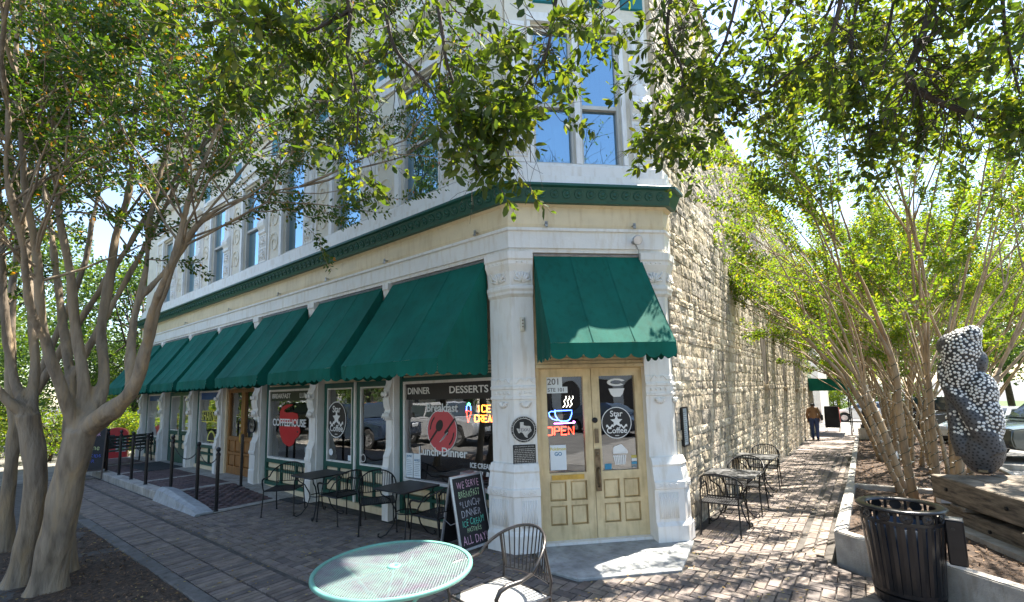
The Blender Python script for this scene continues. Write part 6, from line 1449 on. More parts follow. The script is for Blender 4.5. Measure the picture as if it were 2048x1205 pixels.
# live oak reaching over from behind the camera
OAKB = [[(4.59, -.57, 5.21, .03), (4.42, -.62, 4.69, .028), (4.29, -.67, 4.36, .025), (4.35, -.67, 4.2, .022), (4.5, -.6, 4.06, .018), (4.64, -.6, 3.92, .013), (4.87, -.52, 3.7, .008)],
 [(4.01, -1.35, 4.95, .018), (3.85, -1.28, 4.49, .014), (3.67, -1.28, 4.39, .01), (3.41, -1.33, 4.25, .006)],
 [(1.35, -3.51, 4.95, .02), (1.37, -3.45, 4.59, .016), (1.33, -3.44, 4.33, .012), (1.36, -3.38, 4.03, .009), (1.24, -3.31, 3.79, .005)],
 [(1.37, -3.45, 4.62, .013), (1.21, -3.67, 4.4, .01), (1.09, -3.88, 4.38, .007), (.88, -4.06, 4.48, .005)],
 [(1.93, -3.63, 4.47, .014), (1.94, -3.58, 4.11, .011), (1.97, -3.53, 3.95, .009), (2.07, -3.43, 3.8, .006), (2.12, -3.37, 3.66, .004)],
 [(2.08, -3.4, 4.56, .013), (2.1, -3.33, 4.16, .011), (2.11, -3.3, 3.96, .009), (2.15, -3.24, 3.76, .007), (2.17, -3.2, 3.6, .004)],
 [(2.54, -2.71, 4.82, .014), (2.46, -2.71, 4.41, .011), (2.42, -2.77, 4.15, .009), (2.28, -2.9, 3.85, .006), (2.2, -2.92, 3.56, .004)],
 [(3.09, -2.06, 4.98, .014), (2.98, -2.07, 4.51, .011), (3.04, -1.99, 4.21, .008), (2.96, -2.01, 3.9, .004)],
 [(3.41, -1.47, 5.25, .014), (3.24, -1.52, 4.66, .01), (3.06, -1.61, 4.33, .007), (2.95, -1.66, 4.11, .004)],
 [(.74, -3.76, 5.16, .014), (.56, -3.83, 4.74, .01), (.34, -3.83, 4.43, .006)],
 [(4.79, -.87, 4.83, .014), (4.77, -.82, 4.37, .01), (4.81, -.73, 3.95, .006)],
 [(3.73, -1.0, 5.42, .014), (3.59, -1.04, 4.96, .01), (3.33, -1.08, 4.68, .006), (3.17, -1.15, 4.4, .004)],
 [(4.39, -.15, 5.68, .014), (4.23, -.17, 4.96, .01), (4.02, -.15, 4.56, .006), (3.93, -.18, 4.3, .004)],
 [(.6, -3.41, 5.53, .012), (.51, -3.38, 4.9, .009), (.41, -3.28, 4.54, .005)]]
_xr = random.Random(91)
for _k in range(11):      # more drooping boughs on the side above the planter and the alley
    _x, _y, _z0 = _xr.uniform(2.9, 6.2), _xr.uniform(-1.9, 1.2), _xr.uniform(5.2, 6.2); _dx, _dy = _xr.gauss(0, .3), _xr.gauss(.1, .3); _l = _xr.uniform(.8, 1.5)
    OAKB.append([(_x + _dx * t + .05 * math.sin(t * 5 + _k), _y + _dy * t, _z0 - _l * t ** 1.3, .014 - .010 * t) for t in (0, .33, .66, 1)])
ok = empty('live_oak', (7.2, -8.2, 0), label='live oak whose dark leafy boughs hang down over the corner from above', cat='tree'); ofs = Vector((-7.2, 8.2, 0))
rg = random.Random(31); nr = np.random.default_rng(31); tk = MB(); br = MB(); tips = []
limbs = [[(7.2, -8.2, 1.9, .3), (6.2, -6.6, 4.6, .2), (4.6, -4.6, 6.0, .13), (2.6, -3.2, 6.0, .09), (.9, -3.2, 5.9, .05)], [(7.2, -8.2, 2.2, .26), (6.6, -5.6, 5.0, .17), (5.4, -2.6, 6.1, .1), (4.4, -.4, 6.2, .05)], [(7.2, -8.2, 2.2, .2), (8.6, -6.5, 5.0, .14), (9.4, -4.5, 6.6, .08)], [(5.4, -5.2, 5.5, .1), (4.0, -2.6, 6.3, .07), (3.0, -1.0, 6.2, .04)]]
tk.tube([(0, 0, -.1), (0.02, -.02, .5), (-.04, .03, 1.3), (0, 0, 2.2)], [.46, .36, .33, .31], 14)
lp_ = []
for l in limbs:
    o, r_ = smooth_path(l, 7); tk.tube([p + ofs for p in o], r_, 9); lp_ += list(zip(o, r_))
for b_ in OAKB:
    o, r_ = smooth_path(b_, 4); p0_ = min(lp_, key=lambda q: (q[0] - o[0]).length)[0]
    if b_ is OAKB[3]: p0_ = Vector(OAKB[2][1][:3])
    mid = p0_.lerp(o[0], .55) + Vector((0, 0, .12)); cp, cr_ = smooth_path([(*p0_, r_[0] * 1.4), (*mid, r_[0] * 1.2), (*o[0], r_[0])], 4)
    br.tube([p + ofs for p in cp[:-1]] + [p + ofs for p in o], cr_[:-1] + r_, 6)
    n = len(o)
    for i in range(1, n):
        for q in range(1 + (i % 2) if b_ in OAKB[4:6] else 2 if b_ in OAKB[2:4] else 4 if b_ in OAKB[6:8] else 3):
            d = (o[i] - o[i - 1]).normalized(); sdv = Vector((rg.gauss(0, 1), rg.gauss(0, 1), rg.gauss(-.25, .5))).normalized()
            grow(br, tips, o[i] + ofs, d * .5 + sdv, rg.uniform(.18, .34), max(.0028, r_[i] * .35), 1, rg, .25, -.1, (2, 3), .7, .7)
    grow(br, tips, o[-1] + ofs, o[-1] - o[-2], .22, .003, 1, rg, .2, -.15, (2, 3), .6, .75)
tips = [q for q in tips if mnoise.noise((q[-1].x * 2.2, q[-1].y * 2.2, q[-1].z * 2.2)) > -.12]
pos, ax = tip_leaves(tips, 9, nr, .02, .1)
leaves('crown', pos, ax, .07, .46, LEAFO, ok, nr, .5)
tips2 = []
for q, r_ in lp_:
    for k in range(3): grow(br, tips2, q + ofs, Vector((rg.gauss(0, 1), rg.gauss(0, 1), rg.gauss(.6, .5))), rg.uniform(.5, 1.0), .014, 2, rg, .22, .02, (2, 3), .6, .75)
tips2 = [q for q in tips2 if mnoise.noise((q[-1].x * 1.1, q[-1].y * 1.1, q[-1].z * 1.1)) > .02]
pos, ax = tip_leaves(tips2, 8, nr, .05, .0); leaves('upper_crown', pos, ax, .075, .4, LEAFO, ok, nr, .5)
tk.build('trunk', BARKD, ok, smooth=True); br.build('branches', BARKD, ok, smooth=True, fix=False)['kind'] = 'stuff'
for (x, y, z) in ((4.62, -.45, 4.12), (3.03, -1.9, 4.6), (2.36, -2.62, 4.33)):   # ball moss on the boughs
    mb = MB()
    for k in range(90):
        d = Vector((rg.gauss(0, 1), rg.gauss(0, 1), rg.gauss(0, 1))).normalized(); c_ = Vector((x, y, z)); mb.tube([c_ + d * .01, c_ + d * .05 + Vector((0, 0, .008)), c_ + d * rg.uniform(.06, .09)], [.0022, .0018, .0008], 3, cap=False)
    o = mb.build('moss_ball', mat('grey_moss', (.13, .14, .09), .9)); tag(o, 'small ball of grey moss growing on an overhanging oak bough', 'moss', 'moss balls on the oak')

# background trees and shrubs
def far_tree(name, seed, H, Rc, n, size, lm=LEAFB, trunk=.16, low=.35):
    t = empty(name); rg = random.Random(seed); nr = np.random.default_rng(seed); mb = MB()
    mb.tube([(0, 0, -.1), (rg.uniform(-.1, .1), rg.uniform(-.1, .1), H * .25), (rg.uniform(-.2, .2), rg.uniform(-.2, .2), H * .5), (0, 0, H * .8)], [trunk * 1.2, trunk, trunk * .7, trunk * .2], 8)
    cl = []
    for k in range(26):
        a = rg.uniform(0, 6.28); u = rg.uniform(-1, 1); rr = Rc * rg.uniform(.35, .95) * math.sqrt(1 - u * u * .8); c_ = Vector((rr * math.cos(a), rr * math.sin(a), H * (low + (1 - low) * .5) + u * H * (1 - low) * .45)); cl.append((c_, Rc * rg.uniform(.22, .42)))
        mb.tube([(0, 0, H * rg.uniform(.25, .6)), c_ * .6 + Vector((0, 0, c_.z * .35)), c_], [trunk * .35, trunk * .2, trunk * .06], 5)
    mb.build('trunk', BARKD, t, smooth=True)
    pos = []; ax = []
    for c_, r_ in cl:
        m_ = int(n / 26); d = nr.normal(size=(m_, 3)); d /= np.linalg.norm(d, axis=1)[:, None]; rad = r_ * nr.uniform(.3, 1.05, (m_, 1)) ** .6; pos.append(np.array(c_) + d * rad * (1, 1, .8)); ax.append(d + nr.normal(size=(m_, 3)) * .7)
    leaves('crown', np.concatenate(pos), np.concatenate(ax), size, .6, lm, t, nr); return t
fa, fb, fs_ = far_tree('shade_tree', 41, 10, 4.6, 14000, .17), far_tree('shade_tree', 42, 8, 3.8, 12000, .16, LEAFB, .14, .25), far_tree('shrub', 43, 1.7, 1.2, 5000, .075, LEAFY, .04, .05)
used = set()
def put(src, x, y, s_, rz, la, cat, grp):
    o = src if src.name not in used else copy_tree(src); used.add(src.name); o.location = (x, y, gz(y)); o.scale = (s_,) * 3; o.rotation_euler = (0, 0, rz); tag(o, la, cat, grp)
for x, y, s_, k in ((-26, 2.0, .95, 0), (-30, -4.5, 1.1, 1), (-23, -6.5, 1.0, 1), (-34, 8, 1.3, 0), (-40, -2, 1.4, 0), (-21.5, 9, .9, 1), (-46, -12, 1.5, 1), (-38, -16, 1.3, 0), (-19.5, -4.2, .62, 1), (-24.5, 3.6, .7, 1), (-28, -8.5, .8, 1), (-21, 5.5, .75, 1), (-32, 1.0, .8, 1), (-17.5, -9.5, .8, 1)): put(fa if k == 0 else fb, x, y, s_, x * 1.7, 'broad shade tree beyond the lawn at the end of the shop front', 'tree', 'trees beyond the lawn')
for x, y, s_, k in ((12.5, 24, .85, 1), (16, 33, 1.1, 0), (9.5, 40, 1.0, 0), (22, 27, 1.1, 1), (26, 40, 1.4, 0), (13, 48, 1.4, 1), (5.5, 50, 1.1, 0), (1.5, 54, 1.2, 1), (-3, 58, 1.2, 0), (34, 34, 1.3, 0), (19, 18, .8, 1), (24, 12, 1.0, 0)): put(fa if k == 0 else fb, x, y, s_, x * 1.3, 'broad shade tree beyond the parked cars and the far street', 'tree', 'trees beyond the car park')
for x, y, s_ in ((-19.6, .6, 1.0), (-20.5, -1.8, 1.2), (-22.5, -.6, 1.1), (-24, -3.2, 1.4), (-26, -5.5, 1.5), (-29, -2, 1.6), (-28, .8, 1.4)): put(fs_, x, y, s_, x, 'bright green shrub near the thick trunks and the memorial tablet', 'shrub', 'shrubs by the lawn')
for x, y, s_ in ((1.5, 46, 1.6), (4.0, 46, 1.5), (6.5, 46, 1.7), (-1.5, 46.5, 1.6)): put(fs_, x, y, s_, x, 'leafy shrub behind the white car across the far street', 'shrub', 'shrubs across the far street')
for x, y, s_, k in ((-14, -15, .8, 1), (-24, -15.5, .9, 0), (15, -13, .7, 1), (-34, -16, .9, 1), (21, -3, .6, 0)): put(fa if k == 0 else fb, x, y, s_, x, 'street tree across the road that the shop windows reflect', 'tree', 'trees across the road')
# ------------------------------------------------------------------ vehicles
TYRE = mat('tyre', (.02, .02, .02), .85, bump=.2, bscale=80); RIM = mat('alloy_rim', (.55, .55, .56), .3, .8); CARGL = mat('car_glass', (.03, .04, .045), .05, spec=.9, var=.02)
HL = mat('headlight', (.7, .72, .75), .15, spec=.9); TLm = mat('tail_light', (.5, .02, .02), .25); TRIM = mat('black_trim', (.02, .02, .022), .6)
def paint(n, c): return mat('car_paint_' + n, c, .25, .3, var=.03, coat=.8)
def make_car(name, pm, kind='sedan'):
    """length along X (front at +X); lower body with wheel arches, tapered cabin with separate panes"""
    t = empty(name)
    if kind == 'sedan': L, Wd, zb, zs, zr, wr = 4.6, 1.78, .22, .92, 1.44, .32; cab = [(-1.75, .92), (-1.15, 1.40), (.35, 1.44), (1.25, .95)]; hood = [(2.28, .55), (2.2, .72), (1.25, .93), (-1.75, .96), (-2.2, .90), (-2.3, .6)]
    elif kind == 'pickup': L, Wd, zb, zs, zr, wr = 5.4, 1.95, .36, 1.12, 1.85, .40; cab = [(-.75, 1.12), (-.65, 1.80), (.55, 1.83), (1.15, 1.15)]; hood = [(2.68, .7), (2.6, 1.02), (1.15, 1.14), (-2.62, 1.14), (-2.68, .7), (-2.66, .6)]
    else: L, Wd, zb, zs, zr, wr = 4.7, 1.9, .34, 1.08, 1.78, .38; cab = [(-2.2, 1.08), (-2.05, 1.72), (.35, 1.78), (1.1, 1.12)]; hood = [(2.34, .7), (2.28, .98), (1.1, 1.10), (-2.2, 1.10), (-2.32, .9), (-2.35, .6)]
    xf, xr = L * .30, -L * .30; ar = wr + .07
    def arch(x): return [(x + ar * math.cos(a), max(zb, wr + ar * math.sin(a))) for a in np.linspace(math.pi, 0, 11)]
    bot = [(-L / 2 + .04, zb + .1)] + [(xr - ar, zb)] + arch(xr) + [(xr + ar, zb), (xf - ar, zb)] + arch(xf) + [(xf + ar, zb), (L / 2 - .05, zb + .12)]
    prof = bot + hood; mb = MB(); n = len(prof); hw = Wd / 2
    for y, ins in ((-hw, .0), (-hw * .9, .0), (hw * .9, 0), (hw, 0)):
        for x, z in prof: mb.v.append((x * (1 if abs(y) < hw * .95 else .985), y * (1 - .04 * max(0, z - .6)), z - (0 if abs(y) < hw * .95 else (.03 if z > zs - .15 else 0))))
    for k in range(3): mb.f += [(k * n + i, k * n + (i + 1) % n, (k + 1) * n + (i + 1) % n, (k + 1) * n + i) for i in range(n)]
    mb.f += [tuple(range(n))[::-1], tuple(3 * n + i for i in range(n))]
    bd = bevel(mb.build('body', pm, t), .05, 2); bd.data.polygons.foreach_set('use_smooth', [True] * len(bd.data.polygons)); bd.data.set_sharp_from_angle(angle=R(38))
    mb = MB(); m_ = len(cab); tp = .13
    for sg in (-1, 1):
        for x, z in cab: mb.v.append((x, sg * (hw * .95 - (tp + .06 if z > zs + .2 else 0)), z))
    mb.f = [tuple(range(m_))[::-1], tuple(m_ + i for i in range(m_))] + [(i, i + 1, m_ + i + 1, m_ + i) for i in range(m_ - 1)]
    cb = bevel(mb.build('cabin', pm, t), .05, 2)
    (x0, z0), (x1, z1), (x2, z2), (x3, z3) = cab; lerp = lambda a, b, k: a + (b - a) * k
    for sg in (-1, 1):
        yb, yt = sg * (hw * .95 + .004), sg * (hw * .95 - tp - .06 + .012)
        xm = [lerp(x0, x3, .03) + .12, lerp(x0, x3, .46), lerp(x0, x3, .5), x3 - .25]
        def up(x): return min(max(x, x1 + .1), x2 - .05)
        for a, b in ((xm[0], xm[1]), (xm[2], xm[3])):
            mb = MB(); k0, k1 = .1, .88
            f = lambda k: lerp(yb, yt, k); zl, zh = lerp(max(z0, z3), z2, k0), lerp(max(z0, z3), min(z1, z2), k1)
            mb.add([(a, f(k0) + sg * .01, zl), (b, f(k0) + sg * .01, zl), (up(b - .0) if b < xm[3] else x2 - .02, f(k1) + sg * .01, zh), (up(a), f(k1) + sg * .01, zh)], [(0, 1, 2, 3)]); mb.build('side_window', CARGL, t)
    for nm, (xa, za), (xb, zb_) in (('windscreen', (x3, z3), (x2, z2)), ('rear_window', (x0, z0), (x1, z1))):
        sg = 1 if nm == 'windscreen' else -1; mb = MB(); a, b = .12, .9
        mb.add([(lerp(xa, xb, a) + sg * .025, -hw * .82, lerp(za, zb_, a) + .015), (lerp(xa, xb, a) + sg * .025, hw * .82, lerp(za, zb_, a) + .015), (lerp(xa, xb, b) + sg * .025, hw * .72, lerp(za, zb_, b) + .015), (lerp(xa, xb, b) + sg * .025, -hw * .72, lerp(za, zb_, b) + .015)], [(0, 1, 2, 3)]); mb.build(nm, CARGL, t)
    for x in (xf, xr):
        for sg in (-1, 1):
            Mx = Matrix.Translation((x, sg * (hw - .11), wr)) @ Matrix.Rotation(-sg * math.pi / 2, 4, 'X'); w_ = empty('wheel'); w_.parent = t
            mb = MB(); mb.lathe([(wr * .62, -.1), (wr * .92, -.1), (wr, -.06), (wr, .06), (wr * .92, .1), (wr * .62, .1), (wr * .62, -.1)], 24, Mx); mb.build('tyre', TYRE, w_, smooth=False)
            mb = MB(); mb.lathe([(wr * .64, .02), (wr * .66, .095), (wr * .6, .1), (wr * .56, .05), (wr * .2, .05), (wr * .16, .085), (0, .09)], 20, Mx)
            for q in range(6): mb.box(wr * .12, wr * .6, -.03, .03, .055, .085, Mx @ Matrix.Rotation(q * math.pi / 3, 4, 'Z'))
            mb.build('rim', RIM, w_)
    for sg in (-1, 1):
        mb = MB(); mb.box(L / 2 - .12, L / 2 - .035, sg * hw * .62 - .16, sg * hw * .62 + .16, zs - .3, zs - .14); bevel(mb.build('headlight', HL, t), .02)
        mb = MB(); mb.box(-L / 2 - .0, -L / 2 + .1, sg * hw * .78 - .11, sg * hw * .78 + .11, zs - .26, zs - .06); bevel(mb.build('tail_light', TLm, t), .02)
        mb = MB(); mb.box(x3 - .42, x3 - .22, sg * (hw + .02) - .08, sg * (hw + .02) + .08, zs + .02, zs + .16); bevel(mb.build('mirror', pm, t), .03)
        for x in (lerp(x0, x3, .44), lerp(x0, x3, .75)): mb = MB(); mb.box(x - .09, x + .09, sg * hw * .98 - .015, sg * hw * .98 + .015, zs - .16, zs - .13); mb.build('door_handle', TRIM, t)
    mb = MB(); mb.box(L / 2 - .08, L / 2 - .02, -hw * .38, hw * .38, zs - .32, zs - .16); mb.build('grille', TRIM, t); mb = MB(); mb.box(L / 2 - .1, L / 2 + .0, -hw * .86, hw * .86, zb + .1, zb + .2); mb.build('bumper', TRIM, t); mb = MB(); mb.box(-L / 2 - .02, -L / 2 + .1, -hw * .86, hw * .86, zb + .14, zb + .26); mb.build('bumper', TRIM, t)
    mb = MB(); mb.box(L / 2 - .0, L / 2 + .012, -.26, .26, zb + .22, zb + .36); mb.build('number_plate', BLINDS, t); mb = MB(); mb.box(-L / 2 - .03, -L / 2 - .018, -.26, .26, zb + .3, zb + .44); mb.build('number_plate', BLINDS, t)
    return t
def car_at(o, x, y, rz, la, cat='car', grp=None):
    o.location = (x, y, gz(y) - .056); o.rotation_euler = (0, 0, rz); tag(o, la, cat, grp); return o
WHP = paint('white', (.72, .73, .73)); GRP = paint('dark_green_grey', (.05, .065, .062)); BLP = paint('black', (.012, .012, .014)); SLP = paint('silver', (.42, .43, .45)); BLU = paint('navy', (.03, .05, .09)); REDP = paint('red', (.3, .02, .02))
car_at(make_car('parked_car', WHP, 'sedan'), 3.9, 36.0, R(180), 'white sedan on the far street beyond the green canopy')
car_at(make_car('parked_suv', GRP, 'suv'), 8.55, 15.6, R(-90 - 62), 'dark grey green sport utility vehicle beside the dotted sculpture', 'suv')
car_at(make_car('parked_car', WHP, 'sedan'), 7.6, 20.2, R(-120), 'white sedan parked nose in behind the wired trees')
car_at(make_car('pickup_truck', BLP, 'pickup'), 6.6, 24.6, R(60), 'black pickup truck with red tail lights parked behind the wired trees', 'truck')
car_at(make_car('pickup_truck', BLU, 'pickup'), -13.6, -6.6, R(0), 'dark blue pickup truck parked at the kerb past the tree bed', 'truck')
car_at(make_car('parked_suv', SLP, 'suv'), -10.8, -9.0, R(0), 'silver sport utility vehicle parked at the kerb that the dinner window reflects', 'suv')
car_at(make_car('pickup_truck', BLP, 'pickup'), -24.5, -9.4, R(180), 'black pickup truck parked along the road opposite, seen in the shop glass', 'truck')
car_at(make_car('parked_car', BLU, 'sedan'), 15.5, -6.0, R(100), 'navy sedan parked across from the corner door, seen in its glass')
car_at(make_car('parked_suv', WHP, 'suv'), -17.6, -9.2, R(180), 'white sport utility vehicle parked opposite the wooden door, seen in its glass', 'suv')

# ------------------------------------------------------------------ buildings around
def simple_building(name, la, x0, x1, y0, y1, H, wallm, facing, arches=0, storeys=2, awn=None):
    b = empty(name, ((x0 + x1) / 2, (y0 + y1) / 2, 0), label=la, cat='building'); zg = min(gz(y0), gz(y1)) - .1
    ox, oy = (x0 + x1) / 2, (y0 + y1) / 2; mb = MB(); mb.box(x0 - ox, x1 - ox, y0 - oy, y1 - oy, zg, H); mb.build('walls', wallm, b)
    mb = MB(); mb.box(x0 - ox - .15, x1 - ox + .15, y0 - oy - .15, y1 - oy + .15, H + .002, H + .3); mb.build('parapet', wallm, b)
    F = {'N': Matrix(((-1, 0, 0, x1 - ox), (0, -1, 0, y1 - oy), (0, 0, 1, 0), (0, 0, 0, 1))), 'S': Matrix(((1, 0, 0, x0 - ox), (0, 1, 0, y0 - oy), (0, 0, 1, 0), (0, 0, 0, 1))), 'E': Matrix(((0, -1, 0, x1 - ox), (1, 0, 0, y0 - oy), (0, 0, 1, 0), (0, 0, 0, 1))), 'W': Matrix(((0, 1, 0, x0 - ox), (-1, 0, 0, y1 - oy), (0, 0, 1, 0), (0, 0, 0, 1)))}[facing]
    L = (x1 - x0) if facing in 'NS' else (y1 - y0); n = max(1, int(L / 3.0)); sh = H / storeys
    for s_ in range(storeys):
        for k in range(n):
            x = (k + .5) * L / n; w_, zz0, zz1 = .55, s_ * sh + sh * .3, s_ * sh + sh * .78
            win = empty('window'); win.parent = b
            if arches and s_ == 0:
                w_ = 1.0; pts = [(x - w_, zg), (x + w_, zg), (x + w_, 2.0)] + [(x + w_ * math.cos(a), 2.0 + w_ * math.sin(a)) for a in np.linspace(.2, math.pi - .2, 8)] + [(x - w_, 2.0)]
                mb = MB(); mb.prism(pts, -.012, .03, F, axis='y'); mb.build('arch_shade_panel', mat('arch_shadow_paint', (.08, .065, .05), .8), win)  # flat dark panel, the shade of an open arch put into its colour
                mb = MB(); mb.tube([F @ Vector((x + (w_ + .08) * math.cos(a), -.02, 2.0 + (w_ + .08) * math.sin(a))) for a in np.linspace(0, math.pi, 12)], .08, 6); mb.build('arch_moulding', wallm, win)
            else:
                mb = MB(); mb.box(x - w_, x + w_, -.012, .02, zz0, zz1, F); mb.build('pane', CARGL, win)
                mb = MB()
                for a, c_, e, g in ((x - w_ - .08, x - w_, zz0, zz1), (x + w_, x + w_ + .08, zz0, zz1), (x - w_ - .08, x + w_ + .08, zz1, zz1 + .1), (x - w_ - .12, x + w_ + .12, zz0 - .1, zz0)): mb.box(a, c_, -.05, .02, e, g, F)
                mb.box(x - .03, x + .03, -.03, .02, zz0, zz1, F); mb.build('frame', BLINDS, win)
    if awn:
        mb = MB(); mb.add([F @ Vector(q) for q in ((.5, -.02, sh * .95), (L - .5, -.02, sh * .95), (L - .5, -1.3, sh * .75), (.5, -1.3, sh * .75))] + [F @ Vector(q) for q in ((.5, -1.3, sh * .68), (L - .5, -1.3, sh * .68))], [(0, 1, 2, 3), (3, 2, 5, 4)]); mb.build('awning', awn, b)
    return b
STUC = mat('white_stucco', (.68, .65, .58), .85, var=.08, bump=.2); LIME = mat('far_limestone', (.5, .44, .34), .9, var=.25, vscale=2, bump=.5); BEIGE = mat('beige_stucco', (.55, .45, .33), .85, var=.1)
ORG = mat('orange_canvas', (.55, .2, .04), .8)
simple_building('street_building', 'white stucco building with arched openings across the road, seen in the corner door glass', 30, 40, -30, 3, 6.0, STUC, 'W', arches=1)
simple_building('street_building', 'white stone building with an orange awning across the road, seen in the shop glass', -40, -20, -34, -22, 8.0, STUC, 'N', awn=ORG)
simple_building('street_building', 'limestone building with two floors across the road, between the two white ones', -19, -8, -34, -23, 7.0, LIME, 'N')
simple_building('white_annex', 'plain white building with a dark window beyond the green canopy', -9, 1.35, 33, 42, 6.5, STUC, 'S', storeys=2)
simple_building('low_building', 'low beige building beyond the car park and the dark vehicle', 15, 32, 30, 38, 3.2, BEIGE, 'S', storeys=1)
simple_building('low_building', 'low brown brick building beyond the lawn and the memorial tablet', -46, -33, 3, 9, 3.4, mat('brown_brick', (.2, .12, .09), .9, var=.2), 'E', storeys=1)
for k in range(2):
    mb = MB(); mb.lathe([(.12, 0), (.12, .95), (.1, 1.02), (0, 1.05)], 12, Matrix.Translation((1.75 + k * .5, 32.6, gz(32.6)))); o = mb.build('bollard', mat('red_bollard', (.5, .06, .04), .5)); tag(o, 'red bollard in front of the plain white building', 'bollard', 'red bollards by the white building')
# lawn, street edge, car park sheets
LAWN = mat('lawn', (.09, .15, .035), .95, var=.4, vscale=3, bump=.5, bscale=60)
struct(strip('lawn', -60, -18.6, .8, 40, -.012, LAWN)); struct(strip('street_verge', -20, 1.0, 44.0, 60, -.03, LAWN)); struct(strip('street_verge', 1.0, 60, 44.0, 90, -.03, LAWN))
struct(strip('lawn_path', -60, -17.6, -.4, .8, -.008, mat('pale_paving', (.36, .33, .29))))
struct(strip('far_pavement', 1.7, 3.3, 25.0, 31, -.03, CONC)); struct(strip('far_street', -80, 80, 31.5, 43.5, -.045, mat('pale_asphalt', (.2, .195, .185), .9, var=.2)))
struct(strip('car_park', 6.4, 40, -4, 30, -.05, mat('pale_asphalt', (.26, .25, .235))))
mb = MB(); mb.box(6.42, 9.5, 12.05, 12.2, gz(12) - .06, gz(12) + .09); tag(bevel(mb.build('parking_kerb', CONC), .015), 'pale concrete parking kerb in front of the dark vehicle', 'kerb')

# ------------------------------------------------------------------ the woman walking away
def skinned(name, verts, edges, rad, mt, parent, root=0, sub=2):
    me = bpy.data.meshes.new(name); me.from_pydata(verts, edges, []); o = bpy.data.objects.new(name, me); COL.objects.link(o)
    sk = o.modifiers.new('s', 'SKIN'); sk.use_smooth_shade = True
    for i, r_ in enumerate(rad): me.skin_vertices[0].data[i].radius = r_ if hasattr(r_, '__len__') else (r_, r_)
    me.skin_vertices[0].data[root].use_root = True
    sb = o.modifiers.new('d', 'SUBSURF'); sb.levels = sub; sb.render_levels = sub
    bpy.context.view_layer.update(); dg = bpy.context.evaluated_depsgraph_get(); nm = bpy.data.meshes.new_from_object(o.evaluated_get(dg)); o.modifiers.clear(); COL.objects.unlink(o); bpy.data.objects.remove(o); nm.name = name
    nm.materials.clear(); nm.materials.append(mt); return ob(name, nm, mt, parent)
wm_ = empty('person', (1.98, 18.6, gz(18.6)), 0, 'person in brown top and blue jeans walking away with a dark shoulder bag', 'person')   # faces +Y
SKIN = mat('skin', (.26, .14, .09), .55, var=.05); TOP = mat('brown_knit', (.28, .16, .085), .9, var=.12, vscale=12); JEAN = mat('denim', (.035, .06, .15), .9, var=.2, vscale=14); HAIR = mat('dark_hair', (.012, .009, .008), .7); SHOE = mat('dark_shoe', (.03, .025, .022), .6)
V = [(0, 0, .92), (0, 0, 1.06), (0, .01, 1.2), (0, .0, 1.31), (0, .01, 1.38), (0, .03, 1.45), (0, .04, 1.53),          # 0-6 pelvis..head
     (-.17, 0, 1.30), (-.225, -.03, 1.06), (-.22, .05, .86), (-.22, .09, .79),                                        # 7-10 left arm
     (.17, 0, 1.30), (.22, -.06, 1.07), (.20, .02, .90), (.19, .06, .84),                                               # 11-14 right arm
     (-.09, 0, .86), (-.09, .05, .48), (-.085, .02, .09), (-.085, .13, .035), (.09, 0, .86), (.095, .02, .48), (.1, -.14, .12), (.1, -.05, .04)]
E_ = [(0, 1), (1, 2), (2, 3), (3, 4), (4, 5), (5, 6), (3, 7), (7, 8), (8, 9), (9, 10), (3, 11), (11, 12), (12, 13), (13, 14), (0, 15), (15, 16), (16, 17), (17, 18), (0, 19), (19, 20), (20, 21), (21, 22)]
Rd = [(.155, .115), (.14, .1), (.155, .105), (.13, .085), (.05, .05), (.075, .085), (.07, .08), .055, .042, .034, .03, .055, .042, .034, .03, (.1, .1), .062, .042, .035, (.1, .1), .062, .042, .035]
body = skinned('body', V, E_, Rd, SKIN, wm_)
def shell(name, mt, z0, z1, grow_, xlim=None):
    """clothing: the part of the body skin between two heights, pushed outward"""
    bm = bmesh.new(); bm.from_mesh(body.data); bm.normal_update()
    for v in bm.verts: v.co += v.normal * grow_
    dele = [f for f in bm.faces if not (z0 <= f.calc_center_median().z <= z1) or (xlim and abs(f.calc_center_median().x) > xlim)]
    bmesh.ops.delete(bm, geom=dele, context='FACES'); me = bpy.data.meshes.new(name); bm.to_mesh(me); bm.free(); me.polygons.foreach_set('use_smooth', [True] * len(me.polygons)); return ob(name, me, mt, wm_)
shell('jeans', JEAN, .06, .98, .014, .2); shell('top', TOP, .93, 1.37, .018); shell('hair', HAIR, 1.44, 1.7, .022)
mb = MB(); 
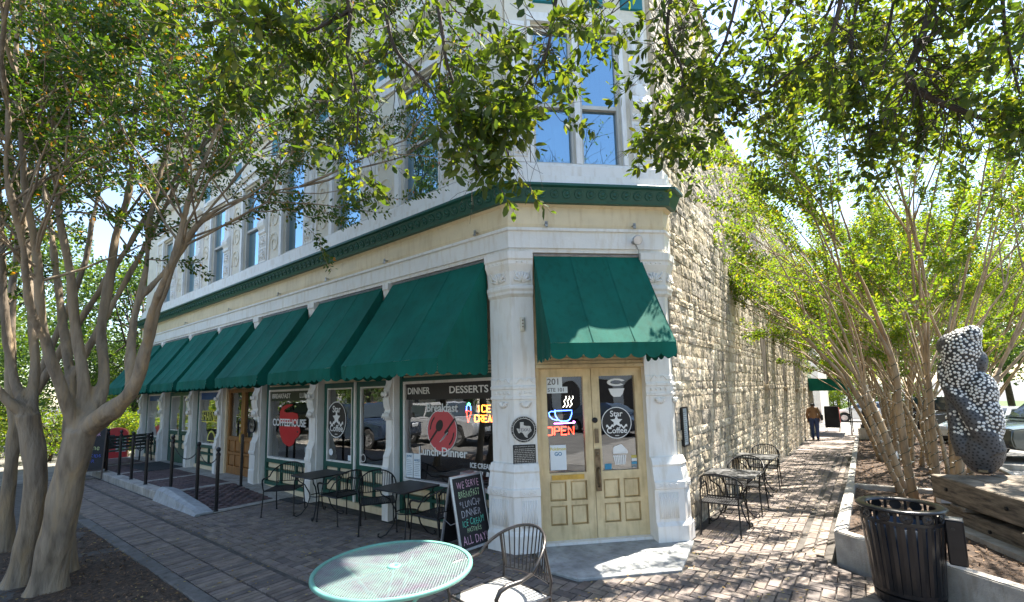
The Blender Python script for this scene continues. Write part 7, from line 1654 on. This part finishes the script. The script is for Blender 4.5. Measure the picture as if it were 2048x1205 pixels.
for x, y in ((-.085, .08), (.1, -.08)): mb = MB(); mb.lathe([(0, 0), (.04, 0), (.048, .03), (.04, .07), (0, .09)], 10, Matrix.Translation((x, y, .0)), 1.0, 2.4); mb.build('shoe', SHOE, wm_, smooth=True)
# hands: palm and five fingers each
for sx, (x, y, z) in ((-1, (-.22, .095, .76)), (1, (.19, .065, .81))):
    hb = MB()
    hb.tube([(x, y, z + .05), (x, y + .01, z), (x, y + .015, z - .03)], [.022, .034, .03], 8)
    for k, l in enumerate((.06, .07, .075, .062)): hb.tube([(x, y - .022 + k * .016, z - .025), (x - sx * .004, y - .018 + k * .016, z - .025 - l * .6), (x - sx * .014, y - .012 + k * .016, z - .02 - l)], [.009, .008, .006], 5)
    hb.tube([(x, y + .028, z + .01), (x - sx * .01, y + .05, z - .015), (x - sx * .014, y + .055, z - .045)], [.01, .009, .007], 5)
    hb.build('hand', SKIN, wm_, smooth=True)
bgm = empty('shoulder_bag', (2.2, 18.55, gz(18.6)), 0, 'dark leather shoulder bag hanging at the walking person’s right side', 'bag')
LTH = mat('dark_leather', (.02, .02, .024), .5)
mb = MB(); mb.prism([(-.16, .82), (.16, .82), (.17, .98), (.12, 1.08), (-.12, 1.08), (-.17, .98)], .03, .12, axis='x'); bevel(mb.build('pouch', LTH, bgm), .03, 2); mb = MB(); mb.tube([(.07, -.12, 1.06), (.02, -.1, 1.2), (-.05, -.03, 1.38), (-.04, .06, 1.37), (.04, .1, 1.2), (.07, .12, 1.06)], .012, 5); mb.build('strap', LTH, bgm)
# fallen leaves on the paving
rg = np.random.default_rng(77); pts = []
while len(pts) < 1100:
    q = rg.uniform((-7, -4.3), (3.3, 9))
    if paved(q[0], q[1]) or (q[1] < -2.2 and q[0] < .3): pts.append((q[0], q[1], gz(q[1]) + .018))
o = leaves('fallen_leaves', pts, np.column_stack([rg.normal(size=(1100, 2)), np.zeros(1100)]), .04, .5, leafmat('dry_leaf', [(0, (.16, .09, .03)), (.5, (.28, .19, .06)), (1, (.4, .33, .14))], .2), None, rg, 4.0, .1); tag(o, 'scattered dry leaves fallen on the brick paving', 'leaves', kind='stuff')
